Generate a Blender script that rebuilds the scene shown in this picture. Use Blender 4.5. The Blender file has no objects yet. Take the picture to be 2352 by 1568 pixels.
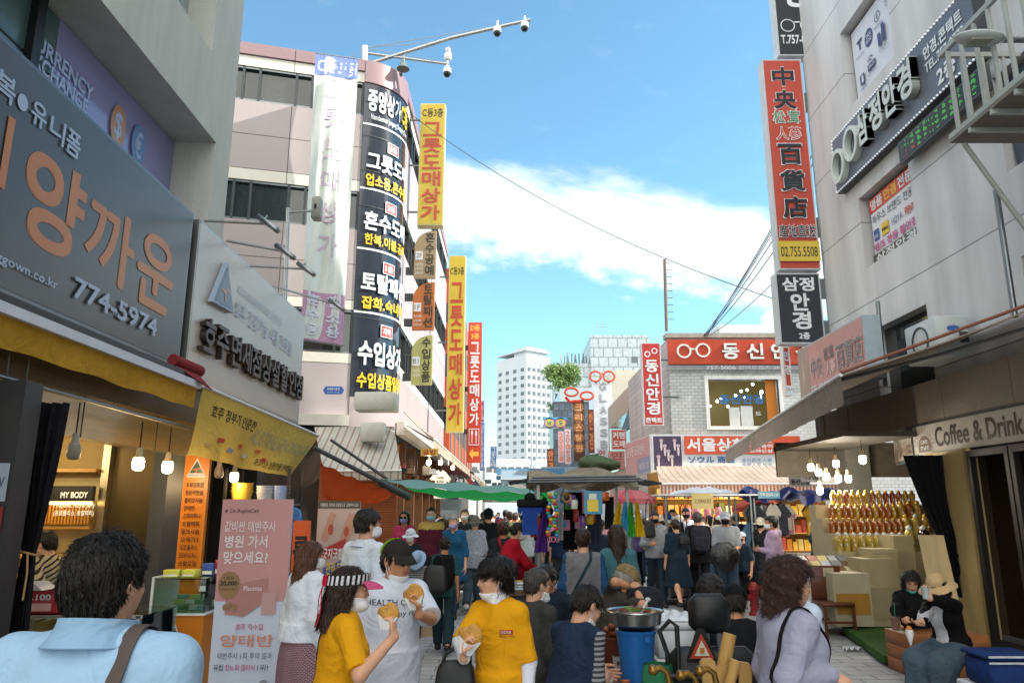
import bpy,bmesh,math,random
from math import sin,cos,pi
import numpy as np
from mathutils import Vector as Vc,Matrix
R=math.radians
sc=bpy.context.scene
COL=sc.collection
rnd=random.Random(7)
# ---------------- camera, sky, sun, exposure
F,CX,CY,HZ=1699.0,1176.0,784.0,1.70
PITCH=R(12.8);cp,sp=cos(PITCH),sin(PITCH)
cam=bpy.data.cameras.new('camera');co=bpy.data.objects.new('camera',cam);COL.objects.link(co)
cam.sensor_width=36;cam.lens=F/2352*36;cam.clip_start=.05;cam.clip_end=3000
co.location=(0,0,HZ);co.rotation_euler=(pi/2+PITCH,0,0);sc.camera=co
SUN=Vc((.80,-.10,.62)).normalized()
def dirp(px,py):
 a,b=(px-CX)/F,(CY-py)/F
 return Vc((a,cp-b*sp,sp+b*cp))
def atY(px,py,Y):
 d=dirp(px,py);return Vc((0,0,HZ))+d*(Y/d.y)
def atX(px,py,X):
 d=dirp(px,py);return Vc((0,0,HZ))+d*(X/d.x)
def atZ(px,py,Z=0.0):
 d=dirp(px,py);return Vc((0,0,HZ))+d*((Z-HZ)/d.z)
w=bpy.data.worlds.new('World');sc.world=w;w.use_nodes=True
def sky():
 nt=w.node_tree;N=nt.nodes;L=nt.links;bg=N['Background']
 s=N.new('ShaderNodeTexSky');s.sky_type='NISHITA';s.sun_disc=False
 s.sun_elevation=math.asin(SUN.z);s.sun_rotation=math.atan2(SUN.x,SUN.y)
 s.air_density=1.0;s.dust_density=.1;s.ozone_density=2.2
 tc=N.new('ShaderNodeTexCoord')
 a=dirp(950,462).normalized();b=dirp(1800,592).normalized()
 n=a.cross(b).normalized()
 if n.z<0:n=-n
 t=(b-a).normalized();u=n.cross(t)
 def dot(v,off=None):
  m=N.new('ShaderNodeVectorMath');m.operation='DOT_PRODUCT'
  L.new(tc.outputs['Generated'],m.inputs[0]);m.inputs[1].default_value=v;return m.outputs['Value']
 def M(op,*args):
  m=N.new('ShaderNodeMath');m.operation=op
  for i,x in enumerate(args):
   if isinstance(x,(int,float)):m.inputs[i].default_value=x
   else:L.new(x,m.inputs[i])
  return m.outputs[0]
 dn,dt=dot(n),dot(t)
 cb=N.new('ShaderNodeCombineXYZ');L.new(M('MULTIPLY',dt,2.6),cb.inputs[0]);L.new(M('MULTIPLY',dn,8.0),cb.inputs[1])
 nz=N.new('ShaderNodeTexNoise');L.new(cb.outputs[0],nz.inputs['Vector']);nz.inputs['Scale'].default_value=2.4;nz.inputs['Detail'].default_value=9;nz.inputs['Roughness'].default_value=.55;nz.inputs['Distortion'].default_value=.3
 cb2=N.new('ShaderNodeCombineXYZ');L.new(M('MULTIPLY',dt,7.0),cb2.inputs[0]);L.new(M('MULTIPLY',dn,12.0),cb2.inputs[1])
 n2=N.new('ShaderNodeTexNoise');L.new(cb2.outputs[0],n2.inputs['Vector']);n2.inputs['Scale'].default_value=2.6;n2.inputs['Detail'].default_value=8;n2.inputs['Roughness'].default_value=.6
 band=M('SUBTRACT',1.12,M('DIVIDE',M('ABSOLUTE',M('ADD',dn,M('MULTIPLY',M('SUBTRACT',n2.outputs['Fac'],.5),.05))),.078))
 v=M('ADD',M('MULTIPLY',band,1.5),M('MULTIPLY',M('SUBTRACT',nz.outputs['Fac'],.5),2.6))
 v=M('ADD',v,M('MULTIPLY',M('SUBTRACT',n2.outputs['Fac'],.5),1.5))
 r=N.new('ShaderNodeMapRange');r.interpolation_type='SMOOTHSTEP';L.new(v,r.inputs['Value']);r.inputs['From Min'].default_value=.1;r.inputs['From Max'].default_value=1.35;r.inputs['To Max'].default_value=.85
 wisp=N.new('ShaderNodeMapRange');wisp.interpolation_type='SMOOTHSTEP';L.new(n2.outputs['Fac'],wisp.inputs['Value']);wisp.inputs['From Min'].default_value=.55;wisp.inputs['From Max'].default_value=.95;wisp.inputs['To Max'].default_value=.12
 back=N.new('ShaderNodeMapRange');back.interpolation_type='SMOOTHSTEP';L.new(M('ADD',M('MULTIPLY',dot((0,-1,0)),1.0),M('MULTIPLY',n2.outputs['Fac'],.5)),back.inputs['Value']);back.inputs['From Min'].default_value=.05;back.inputs['From Max'].default_value=.45;back.inputs['To Max'].default_value=.8  # unseen bright cloud bank added behind the camera to lift the shaded street
 fac=M('MAXIMUM',r.outputs[0],wisp.outputs[0])
 tint=N.new('ShaderNodeMix');tint.data_type='RGBA';tint.blend_type='MULTIPLY';tint.inputs[0].default_value=1
 L.new(s.outputs[0],tint.inputs[6]);tint.inputs[7].default_value=(.86,1.12,1.02,1)
 mx=N.new('ShaderNodeMix');mx.data_type='RGBA';L.new(fac,mx.inputs[0]);L.new(tint.outputs[2],mx.inputs[6]);mx.inputs[7].default_value=(5.6,5.85,5.8,1)
 m2=N.new('ShaderNodeMix');m2.data_type='RGBA';L.new(back.outputs[0],m2.inputs[0]);L.new(mx.outputs[2],m2.inputs[6]);m2.inputs[7].default_value=(12.2,11.8,10.9,1)
 L.new(m2.outputs[2],bg.inputs[0]);bg.inputs[1].default_value=.13
sky()
sl=bpy.data.lights.new('sun','SUN');so=bpy.data.objects.new('sun',sl);COL.objects.link(so)
sl.energy=3.6;sl.angle=R(.5);sl.color=(1,.95,.87)
so.rotation_euler=SUN.to_track_quat('Z','Y').to_euler();so.location=(30,-5,40)
sc.view_settings.view_transform='Standard';sc.view_settings.look='None';sc.view_settings.exposure=1.15;sc.view_settings.gamma=1
sc.render.engine='CYCLES'
sc.cycles.max_bounces=8;sc.cycles.diffuse_bounces=5;sc.cycles.glossy_bounces=3;sc.cycles.transmission_bounces=4;sc.cycles.transparent_max_bounces=6
sc.cycles.use_denoising=True;sc.cycles.sample_clamp_indirect=6
# ---------------- materials
def lin(h):
 if not isinstance(h,str):return tuple(h)+(1,)
 h=h.lstrip('#');c=[int(h[i:i+2],16)/255 for i in (0,2,4)]
 return tuple((x/12.92 if x <= .04045 else ((x+.055)/1.055)**2.4) for x in c)+(1,)
MC={}
def mat(c,rough=.6,metal=0,var=.12,scale=6,bump=.0,bscale=None,emit=0,trans=0,kind='',stretch=(1,1,1),spec=.4,coat=0):
 key=(c,rough,metal,var,scale,bump,bscale,emit,trans,kind,stretch,spec,coat)
 if key in MC:return MC[key]
 m=bpy.data.materials.new((kind or 'paint'));m.use_nodes=True;nt=m.node_tree;N=nt.nodes;L=nt.links
 p=N['Principled BSDF'];out=N['Material Output'];col=lin(c)
 p.inputs['Roughness'].default_value=rough;p.inputs['Metallic'].default_value=metal;p.inputs['Specular IOR Level'].default_value=spec;p.inputs['Coat Weight'].default_value=coat
 tc=N.new('ShaderNodeTexCoord');mp=N.new('ShaderNodeMapping');L.new(tc.outputs['Object'],mp.inputs[0]);mp.inputs['Scale'].default_value=stretch
 nz=N.new('ShaderNodeTexNoise');L.new(mp.outputs[0],nz.inputs[0]);nz.inputs['Scale'].default_value=scale;nz.inputs['Detail'].default_value=6;nz.inputs['Roughness'].default_value=.6
 mx=N.new('ShaderNodeMix');mx.data_type='RGBA';L.new(nz.outputs['Fac'],mx.inputs[0])
 mx.inputs[6].default_value=tuple(min(1,x*(1-var*1.6)) for x in col[:3])+(1,);mx.inputs[7].default_value=tuple(min(1,x*(1+var*1.6)) for x in col[:3])+(1,)
 L.new(mx.outputs[2],p.inputs['Base Color'])
 if bump:
  b=N.new('ShaderNodeBump');n2=N.new('ShaderNodeTexNoise');L.new(mp.outputs[0],n2.inputs[0]);n2.inputs['Scale'].default_value=bscale or scale*4;n2.inputs['Detail'].default_value=5
  L.new(n2.outputs['Fac'],b.inputs['Height']);b.inputs['Strength'].default_value=bump;b.inputs['Distance'].default_value=.005 if kind== 'cloth' else .02;L.new(b.outputs[0],p.inputs['Normal'])
  if kind== 'cloth':
   n3=N.new('ShaderNodeTexNoise');L.new(tc.outputs['Object'],n3.inputs[0]);n3.inputs['Scale'].default_value=7;n3.inputs['Detail'].default_value=2.5;n3.inputs['Distortion'].default_value=1.6;b3=N.new('ShaderNodeBump');b3.inputs['Strength'].default_value=.55;b3.inputs['Distance'].default_value=.035;L.new(n3.outputs['Fac'],b3.inputs['Height']);L.new(b3.outputs[0],b.inputs['Normal'])
 if emit:
  p.inputs['Emission Color'].default_value=col;p.inputs['Emission Strength'].default_value=emit
 if trans:
  t=N.new('ShaderNodeBsdfTranslucent');L.new(mx.outputs[2],t.inputs[0]);ms=N.new('ShaderNodeMixShader');ms.inputs[0].default_value=trans
  L.new(p.outputs[0],ms.inputs[1]);L.new(t.outputs[0],ms.inputs[2]);L.new(ms.outputs[0],out.inputs[0])
 MC[key]=m;return m
def patmat(kind,c1,c2,rough=.7,**k):
 """brick / stripes / tiles laid out in object space"""
 key=(kind,c1,c2,rough,tuple(sorted(k.items())))
 if key in MC:return MC[key]
 m=bpy.data.materials.new(kind);m.use_nodes=True;nt=m.node_tree;N=nt.nodes;L=nt.links
 p=N['Principled BSDF'];p.inputs['Roughness'].default_value=rough;p.inputs['Specular IOR Level'].default_value=k.get('spec',.35)
 tc=N.new('ShaderNodeTexCoord');mp=N.new('ShaderNodeMapping');L.new(tc.outputs['Object'],mp.inputs[0])
 mp.inputs['Rotation'].default_value=k.get('rot',(0,0,0));s=k.get('s',1);mp.inputs['Scale'].default_value=(s,s,s) if not isinstance(s,tuple) else s
 nz=N.new('ShaderNodeTexNoise');m9=N.new('ShaderNodeMapping');L.new(tc.outputs['Object'],m9.inputs[0]);m9.inputs['Scale'].default_value=(1,1,.14 if k.get('streak') else 1);L.new(m9.outputs[0],nz.inputs[0]);nz.inputs['Scale'].default_value=k.get('dirt',1.3);nz.inputs['Detail'].default_value=7
 if kind in ('brick','paving'):
  t=N.new('ShaderNodeTexBrick');L.new(mp.outputs[0],t.inputs[0]);t.inputs['Color1'].default_value=lin(c1);c=lin(c1);v=k.get('v',.75)
  t.inputs['Color2'].default_value=(c[0]*v,c[1]*v,c[2]*v,1);t.inputs['Mortar'].default_value=lin(c2);t.inputs['Scale'].default_value=1
  t.inputs['Mortar Size'].default_value=k.get('mortar',.02);t.inputs['Brick Width'].default_value=k.get('bw',.5);t.inputs['Row Height'].default_value=k.get('bh',.25);t.inputs['Mortar Smooth'].default_value=.1;t.inputs['Bias'].default_value=k.get('bias',0)
  colr,fac=t.outputs['Color'],t.outputs['Fac']
 else:
  t=N.new('ShaderNodeTexWave');t.wave_type='BANDS';t.bands_direction=k.get('axis','X');t.wave_profile='SIN';L.new(mp.outputs[0],t.inputs[0]);t.inputs['Scale'].default_value=1;t.inputs['Distortion'].default_value=0
  cr=N.new('ShaderNodeValToRGB');cr.color_ramp.interpolation='CONSTANT';cr.color_ramp.elements[0].color=lin(c1);cr.color_ramp.elements[1].color=lin(c2);cr.color_ramp.elements[1].position=k.get('duty',.5)
  L.new(t.outputs['Fac'],cr.inputs[0]);colr,fac=cr.outputs[0],None
 mx=N.new('ShaderNodeMix');mx.data_type='RGBA';mx.blend_type='MULTIPLY';mx.inputs[0].default_value=1
 rp=N.new('ShaderNodeMapRange');L.new(nz.outputs['Fac'],rp.inputs[0]);rp.inputs['From Min'].default_value=.3;rp.inputs['From Max'].default_value=.7;rp.inputs['To Min'].default_value=k.get('dmin',.75);rp.inputs['To Max'].default_value=1.05
 L.new(colr,mx.inputs[6]);L.new(rp.outputs[0],mx.inputs[7]);L.new(mx.outputs[2],p.inputs['Base Color'])
 if fac is not None:
  b=N.new('ShaderNodeBump');b.invert=True;L.new(fac,b.inputs['Height']);b.inputs['Strength'].default_value=.6;b.inputs['Distance'].default_value=.01;L.new(b.outputs[0],p.inputs['Normal'])
 if k.get('trans'):
  tr=N.new('ShaderNodeBsdfTranslucent');L.new(mx.outputs[2],tr.inputs[0]);ms=N.new('ShaderNodeMixShader');ms.inputs[0].default_value=k['trans']
  L.new(p.outputs[0],ms.inputs[1]);L.new(tr.outputs[0],ms.inputs[2]);L.new(ms.outputs[0],N['Material Output'].inputs[0])
 MC[key]=m;return m
def glassmat(tint='#dfeee8',rough=.03,alpha=.25):
 key=('glass',tint,rough,alpha)
 if key in MC:return MC[key]
 m=bpy.data.materials.new('glass');m.use_nodes=True;nt=m.node_tree;N=nt.nodes;L=nt.links
 g=N.new('ShaderNodeBsdfGlossy');g.inputs['Roughness'].default_value=rough;g.inputs[0].default_value=(.9,.95,.95,1)
 t=N.new('ShaderNodeBsdfTransparent');t.inputs[0].default_value=lin(tint)
 fr=N.new('ShaderNodeFresnel');fr.inputs[0].default_value=1.5;a=N.new('ShaderNodeMath');a.operation='ADD';a.use_clamp=True;L.new(fr.outputs[0],a.inputs[0]);a.inputs[1].default_value=alpha*.3
 ms=N.new('ShaderNodeMixShader');L.new(a.outputs[0],ms.inputs[0]);L.new(t.outputs[0],ms.inputs[1]);L.new(g.outputs[0],ms.inputs[2]);L.new(ms.outputs[0],N['Material Output'].inputs[0])
 MC[key]=m;return m
def paint(c,**k):k.setdefault('rough',.45);return mat(c,**k)
def metal(c='#9a9c9c',rough=.35,**k):return mat(c,rough=rough,metal=.9,kind='metal',**k)
def cloth(c,trans=0,**k):k.setdefault('bump',.25);k.setdefault('scale',9);k.setdefault('bscale',60);return mat(c,rough=.85,kind='cloth',trans=trans,spec=.15,**k)
def sign(c,**k):k.setdefault('var',.09);k.setdefault('stretch',(1,1,.35));return mat(c,rough=k.pop('rough',.35),scale=2.5,kind='sign_paint',**k)
# ---------------- objects
def tag(o,label=None,cat=None,group=None,kind=None):
 if label:o['label']=label
 if cat:o['category']=cat
 if group:o['group']=group
 if kind:o['kind']=kind
 return o
def thing(name,label,cat,loc=(0,0,0),rz=0,group=None):
 o=bpy.data.objects.new(name,None);COL.objects.link(o);o.empty_display_size=.1
 o.location=loc;o.rotation_euler=(0,0,rz);return tag(o,label,cat,group)
class MB:
 def __init__(s):s.v=[];s.f=[];s.m=[];s.mats=[];s.sm=[];s.starts=[]
 def mi(s,m):
  if m not in s.mats:s.mats.append(m)
  return s.mats.index(m)
 def add(s,vs,fs,m,smooth=False):
  b=len(s.v);s.starts.append((b,len(s.f)));s.v+=[tuple(v) for v in vs];i=s.mi(m)
  for f in fs:s.f.append(tuple(b+k for k in f));s.m.append(i);s.sm.append(smooth)
  return s
 def box(s,lo,hi,m,bev=0,rot=None,piv=None):
  x0,y0,z0=lo;x1,y1,z1=hi
  if bev:
   b=bev;vs=[];
   for z,i in ((z0,b),(z0+b,0),(z1-b,0),(z1,b)):
    j=b if i== 0 else b
    vs+=[(x0+b,y0+i,z),(x1-b,y0+i,z),(x1-i,y0+b,z),(x1-i,y1-b,z),(x1-b,y1-i,z),(x0+b,y1-i,z),(x0+i,y1-b,z),(x0+i,y0+b,z)]
   fs=[tuple(range(7,-1,-1)),tuple(range(24,32))]
   for k in range(3):
    for q in range(8):fs.append((k*8+q,k*8+(q+1) % 8,k*8+8+(q+1) % 8,k*8+8+q))
  else:
   vs=[(x,y,z) for z in (z0,z1) for x,y in ((x0,y0),(x1,y0),(x1,y1),(x0,y1))]
   fs=[(3,2,1,0),(4,5,6,7),(0,1,5,4),(1,2,6,5),(2,3,7,6),(3,0,4,7)]
  if rot is not None:
   c=Vc(piv if piv else ((x0+x1)/2,(y0+y1)/2,(z0+z1)/2));vs=[rot@(Vc(v)-c)+c for v in vs]
  return s.add(vs,fs,m)
 def quad(s,a,b,c,d,m):return s.add([a,b,c,d],[(0,1,2,3)],m)
 def slab(s,a,b,c,d,t,m):
  """a quad given thickness t along its normal"""
  a,b,c,d=map(Vc,(a,b,c,d));n=(b-a).cross(d-a).normalized()*t
  return s.add([a,b,c,d,a-n,b-n,c-n,d-n],[(0,1,2,3),(7,6,5,4),(0,4,5,1),(1,5,6,2),(2,6,7,3),(3,7,4,0)],m)
 def prism(s,poly,O,U,V,d,m,smooth=False):
  """polygon in the plane O+u*U+v*V pushed back by d along -N"""
  O,U,V=Vc(O),Vc(U),Vc(V);n=U.cross(V).normalized()*d
  a=[O+U*p[0]+V*p[1] for p in poly];k=len(a)
  return s.add(a+[p-n for p in a],[tuple(range(k)),tuple(range(2*k-1,k-1,-1))]+[(i,i+k,(i+1) % k+k,(i+1) % k) for i in range(k)],m,smooth)
 def tube(s,pts,r,m,n=8,close=False,cap=True):
  pts=[Vc(p) for p in pts];rr=r if isinstance(r,(list,tuple)) else [r]*len(pts);b=len(s.v);vs=[]
  K=len(pts);up=None
  for i,p in enumerate(pts):
   t=(pts[(i+1) % K if close else min(i+1,K-1)]-pts[(i-1) % K if close else max(i-1,0)]).normalized()
   if up is None:up=t.orthogonal().normalized()
   else:up=(up-t*up.dot(t)).normalized() if (up-t*up.dot(t)).length>1e-5 else t.orthogonal().normalized()
   bi=t.cross(up)
   vs+=[p+(up*cos(2*pi*k/n)+bi*sin(2*pi*k/n))*rr[i] for k in range(n)]
  fs=[(i*n+k,i*n+(k+1) % n,((i+1) % K)*n+(k+1) % n,((i+1) % K)*n+k) for i in range(K if close else K-1) for k in range(n)]
  if cap and not close:fs+=[tuple(range(n-1,-1,-1)),tuple(range((K-1)*n,K*n))]
  return s.add(vs,fs,m,True)
 def lathe(s,prof,c,m,n=16,ax=None,sx=1,sy=1):
  vs=[];c=Vc(c);q=ax
  for r,z in prof:
   for k in range(n):
    p=Vc((r*sx*cos(2*pi*k/n),r*sy*sin(2*pi*k/n),z));vs.append(c+(q@p if q is not None else p))
  K=len(prof);fs=[(i*n+k,i*n+(k+1) % n,(i+1)*n+(k+1) % n,(i+1)*n+k) for i in range(K-1) for k in range(n)]
  if prof[0][0]>1e-4:fs.append(tuple(range(n-1,-1,-1)))
  if prof[-1][0]>1e-4:fs.append(tuple(range((K-1)*n,K*n)))
  return s.add(vs,fs,m,True)
 def ball(s,c,r,m,n=12,k=7):
  rx,ry,rz=r if isinstance(r,(tuple,list)) else (r,r,r)
  return s.lathe([(sin(pi*i/k)*1.0,-cos(pi*i/k)) for i in range(k+1)],(0,0,0),m,n) and s._fix(c,rx,ry,rz,n*(k+1))
 def _fix(s,c,rx,ry,rz,k):
  for i in range(len(s.v)-k,len(s.v)):v=s.v[i];s.v[i]=(v[0]*rx+c[0],v[1]*ry+c[1],v[2]*rz+c[2])
  return s
 def sheet(s,fn,nu,nv,m,thick=0,smooth=True):
  """fn(u,v)->point, u,v in 0..1; thick gives it a back"""
  vs=[Vc(fn(i/nu,j/nv)) for j in range(nv+1) for i in range(nu+1)];fs=[(j*(nu+1)+i,j*(nu+1)+i+1,(j+1)*(nu+1)+i+1,(j+1)*(nu+1)+i) for j in range(nv) for i in range(nu)]
  if thick:
   k=len(vs);ns=[]
   for j in range(nv+1):
    for i in range(nu+1):
     a=vs[j*(nu+1)+min(i+1,nu)]-vs[j*(nu+1)+max(i-1,0)];b=vs[min(j+1,nv)*(nu+1)+i]-vs[max(j-1,0)*(nu+1)+i];c=a.cross(b);ns.append(c.normalized() if c.length>0 else Vc((0,0,1)))
   vs=vs+[v-n*thick for v,n in zip(vs,ns)];fs=fs+[tuple(reversed([q+k for q in f])) for f in fs]
   rim=[i for i in range(nu+1)]+[j*(nu+1)+nu for j in range(1,nv+1)]+[nv*(nu+1)+i for i in range(nu-1,-1,-1)]+[j*(nu+1) for j in range(nv-1,0,-1)]
   fs+=[(a,a+k,b+k,b) for a,b in zip(rim,rim[1:]+rim[:1])]
  return s.add(vs,fs,m,smooth)
 def build_each(s,name,parent=None,limit=100,**k):
  """every added piece becomes an object of its own; past the limit the rest is one"""
  st=s.starts+[(len(s.v),len(s.f))];n=len(s.starts);os=[]
  for i in range(min(n,limit)+(1 if n>limit else 0)):
   j=i+1 if i<limit else n;(v0,f0),(v1,f1)=st[i],st[j];q=MB();q.v=s.v[v0:v1];q.f=[tuple(a-v0 for a in f) for f in s.f[f0:f1]];ms=sorted(set(s.m[f0:f1]));q.mats=[s.mats[a] for a in ms];q.m=[ms.index(a) for a in s.m[f0:f1]];q.sm=s.sm[f0:f1];o=q.build(name,parent,**k);os.append(o)
   if i== limit:o['kind']='stuff'
  return os
 def build(s,name,parent=None,local=False,auto=True):
  me=bpy.data.meshes.new(name);vs=s.v
  if parent is not None and not local:
   r=Matrix.Rotation(-parent.rotation_euler.z,3,'Z');l=parent.location;vs=[r@(Vc(v)-l) for v in vs]
  me.from_pydata([tuple(v) for v in vs],[],s.f)
  for m in s.mats:me.materials.append(m)
  me.polygons.foreach_set('material_index',s.m);me.polygons.foreach_set('use_smooth',s.sm);me.update()
  if auto:
   try:me.set_sharp_from_angle(angle=R(50))
   except Exception:pass
  o=bpy.data.objects.new(name,me);COL.objects.link(o)
  if parent is not None:o.parent=parent
  return o
def solo(mb,name,label,cat,group=None,**k):
 o=mb.build(name,**k);return tag(o,label,cat,group)
def struct(mb,name):
 o=mb.build(name);o['kind']='structure';return o
def dup(root,loc=None,rz=None,label=None,scale=None,mats=None,group=None):
 r=root.copy();COL.objects.link(r)
 if loc is not None:r.location=loc
 if rz is not None:r.rotation_euler=(0,0,rz)
 if scale:r.scale=(scale,)*3 if not isinstance(scale,tuple) else scale
 if label:r['label']=label
 if group:r['group']=group
 def rec(src,dst):
  for ch in list(src.children):
   c=ch.copy();COL.objects.link(c);c.parent=dst
   if mats:
    nm=ch.name.split('.')[0]
    if nm in mats and mats[nm] is not None:
     c.material_slots[0].link='OBJECT';c.material_slots[0].material=mats[nm]
   rec(ch,c)
 rec(root,r);return r
# ---------------- lettering
TC={}
def glyphs(s):
 if s in TC:return TC[s]
 c=bpy.data.curves.new('t','FONT');c.body=s;c.size=1;c.resolution_u=5;c.fill_mode='FRONT'
 o=bpy.data.objects.new('t',c);me=o.to_mesh()
 v=np.array([x.co[:2] for x in me.vertices]) if len(me.vertices) else np.zeros((0,2));f=[tuple(p.vertices) for p in me.polygons]
 o.to_mesh_clear();bpy.data.objects.remove(o);bpy.data.curves.remove(c)
 TC[s]=(v,f);return v,f
class Board:
 """a flat sign: O lower-left corner of its face, U to the right, V up, W x H metres"""
 def __init__(s,root,O,U,V,W,H):
  s.root=root;s.O=Vc(O);s.U=Vc(U).normalized();s.V=Vc(V).normalized();s.N=s.U.cross(s.V);s.W=W;s.H=H;s.mb=MB();s.k=0;s.warp=None
 def P(s,u,v,lift=0):
  if s.warp:return s.warp(u,v,lift)
  return s.O+s.U*u+s.V*v+s.N*lift
 def uv(s,px,py):
  d=dirp(px,py);o=Vc((0,0,HZ));t=(s.O-o).dot(s.N)/d.dot(s.N);q=o+d*t-s.O;return q.dot(s.U),q.dot(s.V)
 def lift(s):s.k+=1;return .003+.0016*s.k
 def poly(s,pts,m,lift=None,d=0):
  l=s.lift() if lift is None else lift;k=len(pts);a=[s.P(u,v,l) for u,v in pts]
  ar=sum(p[0]*q[1]-q[0]*p[1] for p,q in zip(pts,pts[1:]+pts[:1]))
  if ar<0:a.reverse()
  if d:s.mb.prism([(0,0)],s.O,s.U,s.V,0,m) if 0 else s.mb.add(a+[p-s.N*d for p in a],[tuple(range(k)),tuple(range(2*k-1,k-1,-1))]+[(i,i+k,(i+1) % k+k,(i+1) % k) for i in range(k)],m)
  else:s.mb.add(a,[tuple(range(k))],m)
 def rect(s,u0,v0,u1,v1,m,lift=None):
  n=10 if s.warp else 1;l=s.lift() if lift is None else lift
  for i in range(n):
   a,b=u0+(u1-u0)*i/n,u0+(u1-u0)*(i+1)/n
   s.mb.add([s.P(a,v0,l),s.P(b,v0,l),s.P(b,v1,l),s.P(a,v1,l)],[(0,1,2,3)],m)
 def disc(s,u,v,ru,rv,m,n=28):s.poly([(u+ru*cos(2*pi*i/n),v+rv*sin(2*pi*i/n)) for i in range(n)],m)
 def ring(s,u,v,r,t,m,n=28,d=0,asp=1,a0=0,a1=360):
  l=s.lift();c=[R(a0+(a1-a0)*i/n) for i in range(n+1)]
  o=[s.P(u+r*cos(a),v+r*asp*sin(a),l+d) for a in c];i_=[s.P(u+(r-t)*cos(a),v+(r-t)*asp*sin(a),l+d) for a in c];k=n+1
  fs=[(j,j+1,k+j+1,k+j) for j in range(n)];vs=o+i_
  if d:
   vs=vs+[p-s.N*d for p in vs];fs=fs+[(j+2*k,j+1+2*k,j+1,j) for j in range(n)]+[(j+k,j+1+k,j+1+3*k,j+3*k) for j in range(n)]
  s.mb.add(vs,fs,m)
 def text(s,t,u,v,w,h,m,bold=0,ext=0,side=None,fit=True,align='l'):
  """lettering filling the box u,v (lower-left) w x h; bold = stroke growth as a share of h; h is full ink height"""
  V_,f=glyphs(t)
  if not len(V_):return
  lo,hi=V_.min(0),V_.max(0);sz=np.maximum(hi-lo,1e-3);sy=h/sz[1];sx=(w/sz[0]) if w else sy
  if not fit:sx=min(sx,sy)
  ww=sz[0]*sx
  if align== 'c' and w:u+=(w-ww)/2
  b=min(bold,.04)*.8*h;a=min(b,min(bold,.04)*.8*ww/max(1,len(t))*1.05) if w else b;offs=[(0,0)] if not b else [(-a,-b),(a,-b),(a,b),(-a,b),(0,b),(0,-b),(a,0),(-a,0),(0,0)] if bold>.03 else [(-a,0),(a,0),(0,b),(0,-b)]
  if b:sx=max(sx-2*a/sz[0],sx*.6);sy=max(sy-2*b/sz[1],sy*.6);u+=a;v+=b
  base=s.lift()
  for k,(du,dv) in enumerate(offs):
   q=(V_-lo)*[sx,sy]+[u+du,v+dv];ff=f
   if s.warp:q,ff=slice_text(q,f)
   l=base+k*.00025+ext;vs=[s.P(a,c,l) for a,c in q]
   s.mb.add(vs,ff,m)
   if ext:
    cnt={}
    for g in ff:
     for i in range(len(g)):
      e=(g[i],g[(i+1) % len(g)]);cnt[e]=1
    be=[e for e in cnt if (e[1],e[0]) not in cnt]
    n0=len(vs);sv=vs+[p-s.N*ext for p in vs]
    s.mb.add(sv,[(b_,a_,a_+n0,b_+n0) for a_,b_ in be],side or m)
 def tp(s,t,ll,ur,m,**k):
  """text by the photograph's pixels of its lower-left and upper-right corners on this board"""
  a=s.uv(*ll);b=s.uv(*ur);s.text(t,a[0],a[1],b[0]-a[0],b[1]-a[1],m,**k)
 def vtext(s,t,u,v0,v1,w,m,gap=.12,**k):
  """characters stacked from v1 down to v0"""
  n=len(t);h=(v1-v0)/n
  for i,ch in enumerate(t):
   if ch== ' ':continue
   g=gap*h;s.text(ch,u,v1-(i+1)*h+g/2,w,h-g,m,**k)
 def done(s,name='lettering',n=None):
  if s.mb.v:
   o=s.mb.build(name,s.root,auto=False);return o
def slice_text(q,f,step=.12):
 bm=bmesh.new();vs=[bm.verts.new((a,c,0)) for a,c in q]
 for g in f:
  try:bm.faces.new([vs[i] for i in g])
  except Exception:pass
 x0,x1=q[:,0].min(),q[:,0].max();k=int((x1-x0)/step)
 for i in range(1,k+1):
  bmesh.ops.bisect_plane(bm,geom=bm.verts[:]+bm.edges[:]+bm.faces[:],plane_co=(x0+i*step,0,0),plane_no=(1,0,0))
 bm.verts.index_update();Q=np.array([v.co[:2] for v in bm.verts]);FF=[tuple(v.index for v in x.verts) for x in bm.faces];bm.free();return Q,FF
UX,UY,UZ=Vc((1,0,0)),Vc((0,1,0)),Vc((0,0,1))
def board(name,label,cat,O,U,W,H,face,depth=.12,frame=None,group=None,V=UZ,root=None,fw=.03):
 O=Vc(O);U=Vc(U).normalized();V=Vc(V).normalized();N=U.cross(V)
 if root is None:root=thing(name,label,cat,O-N*depth/2+U*W/2,0,group)
 b=MB();C=[O,O+U*W,O+U*W+V*H,O+V*H]
 b.slab(C[0],C[1],C[2],C[3],depth,frame or face)
 b.build('case',root)
 f=MB();e=fw;q=[O+U*e+V*e+N*.004,O+U*(W-e)+V*e+N*.004,O+U*(W-e)+V*(H-e)+N*.004,O+U*e+V*(H-e)+N*.004]
 f.slab(*q,.0035,face);f.build('panel',root)
 B=Board(root,O,U,V,W,H);B.k=1;return B
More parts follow.
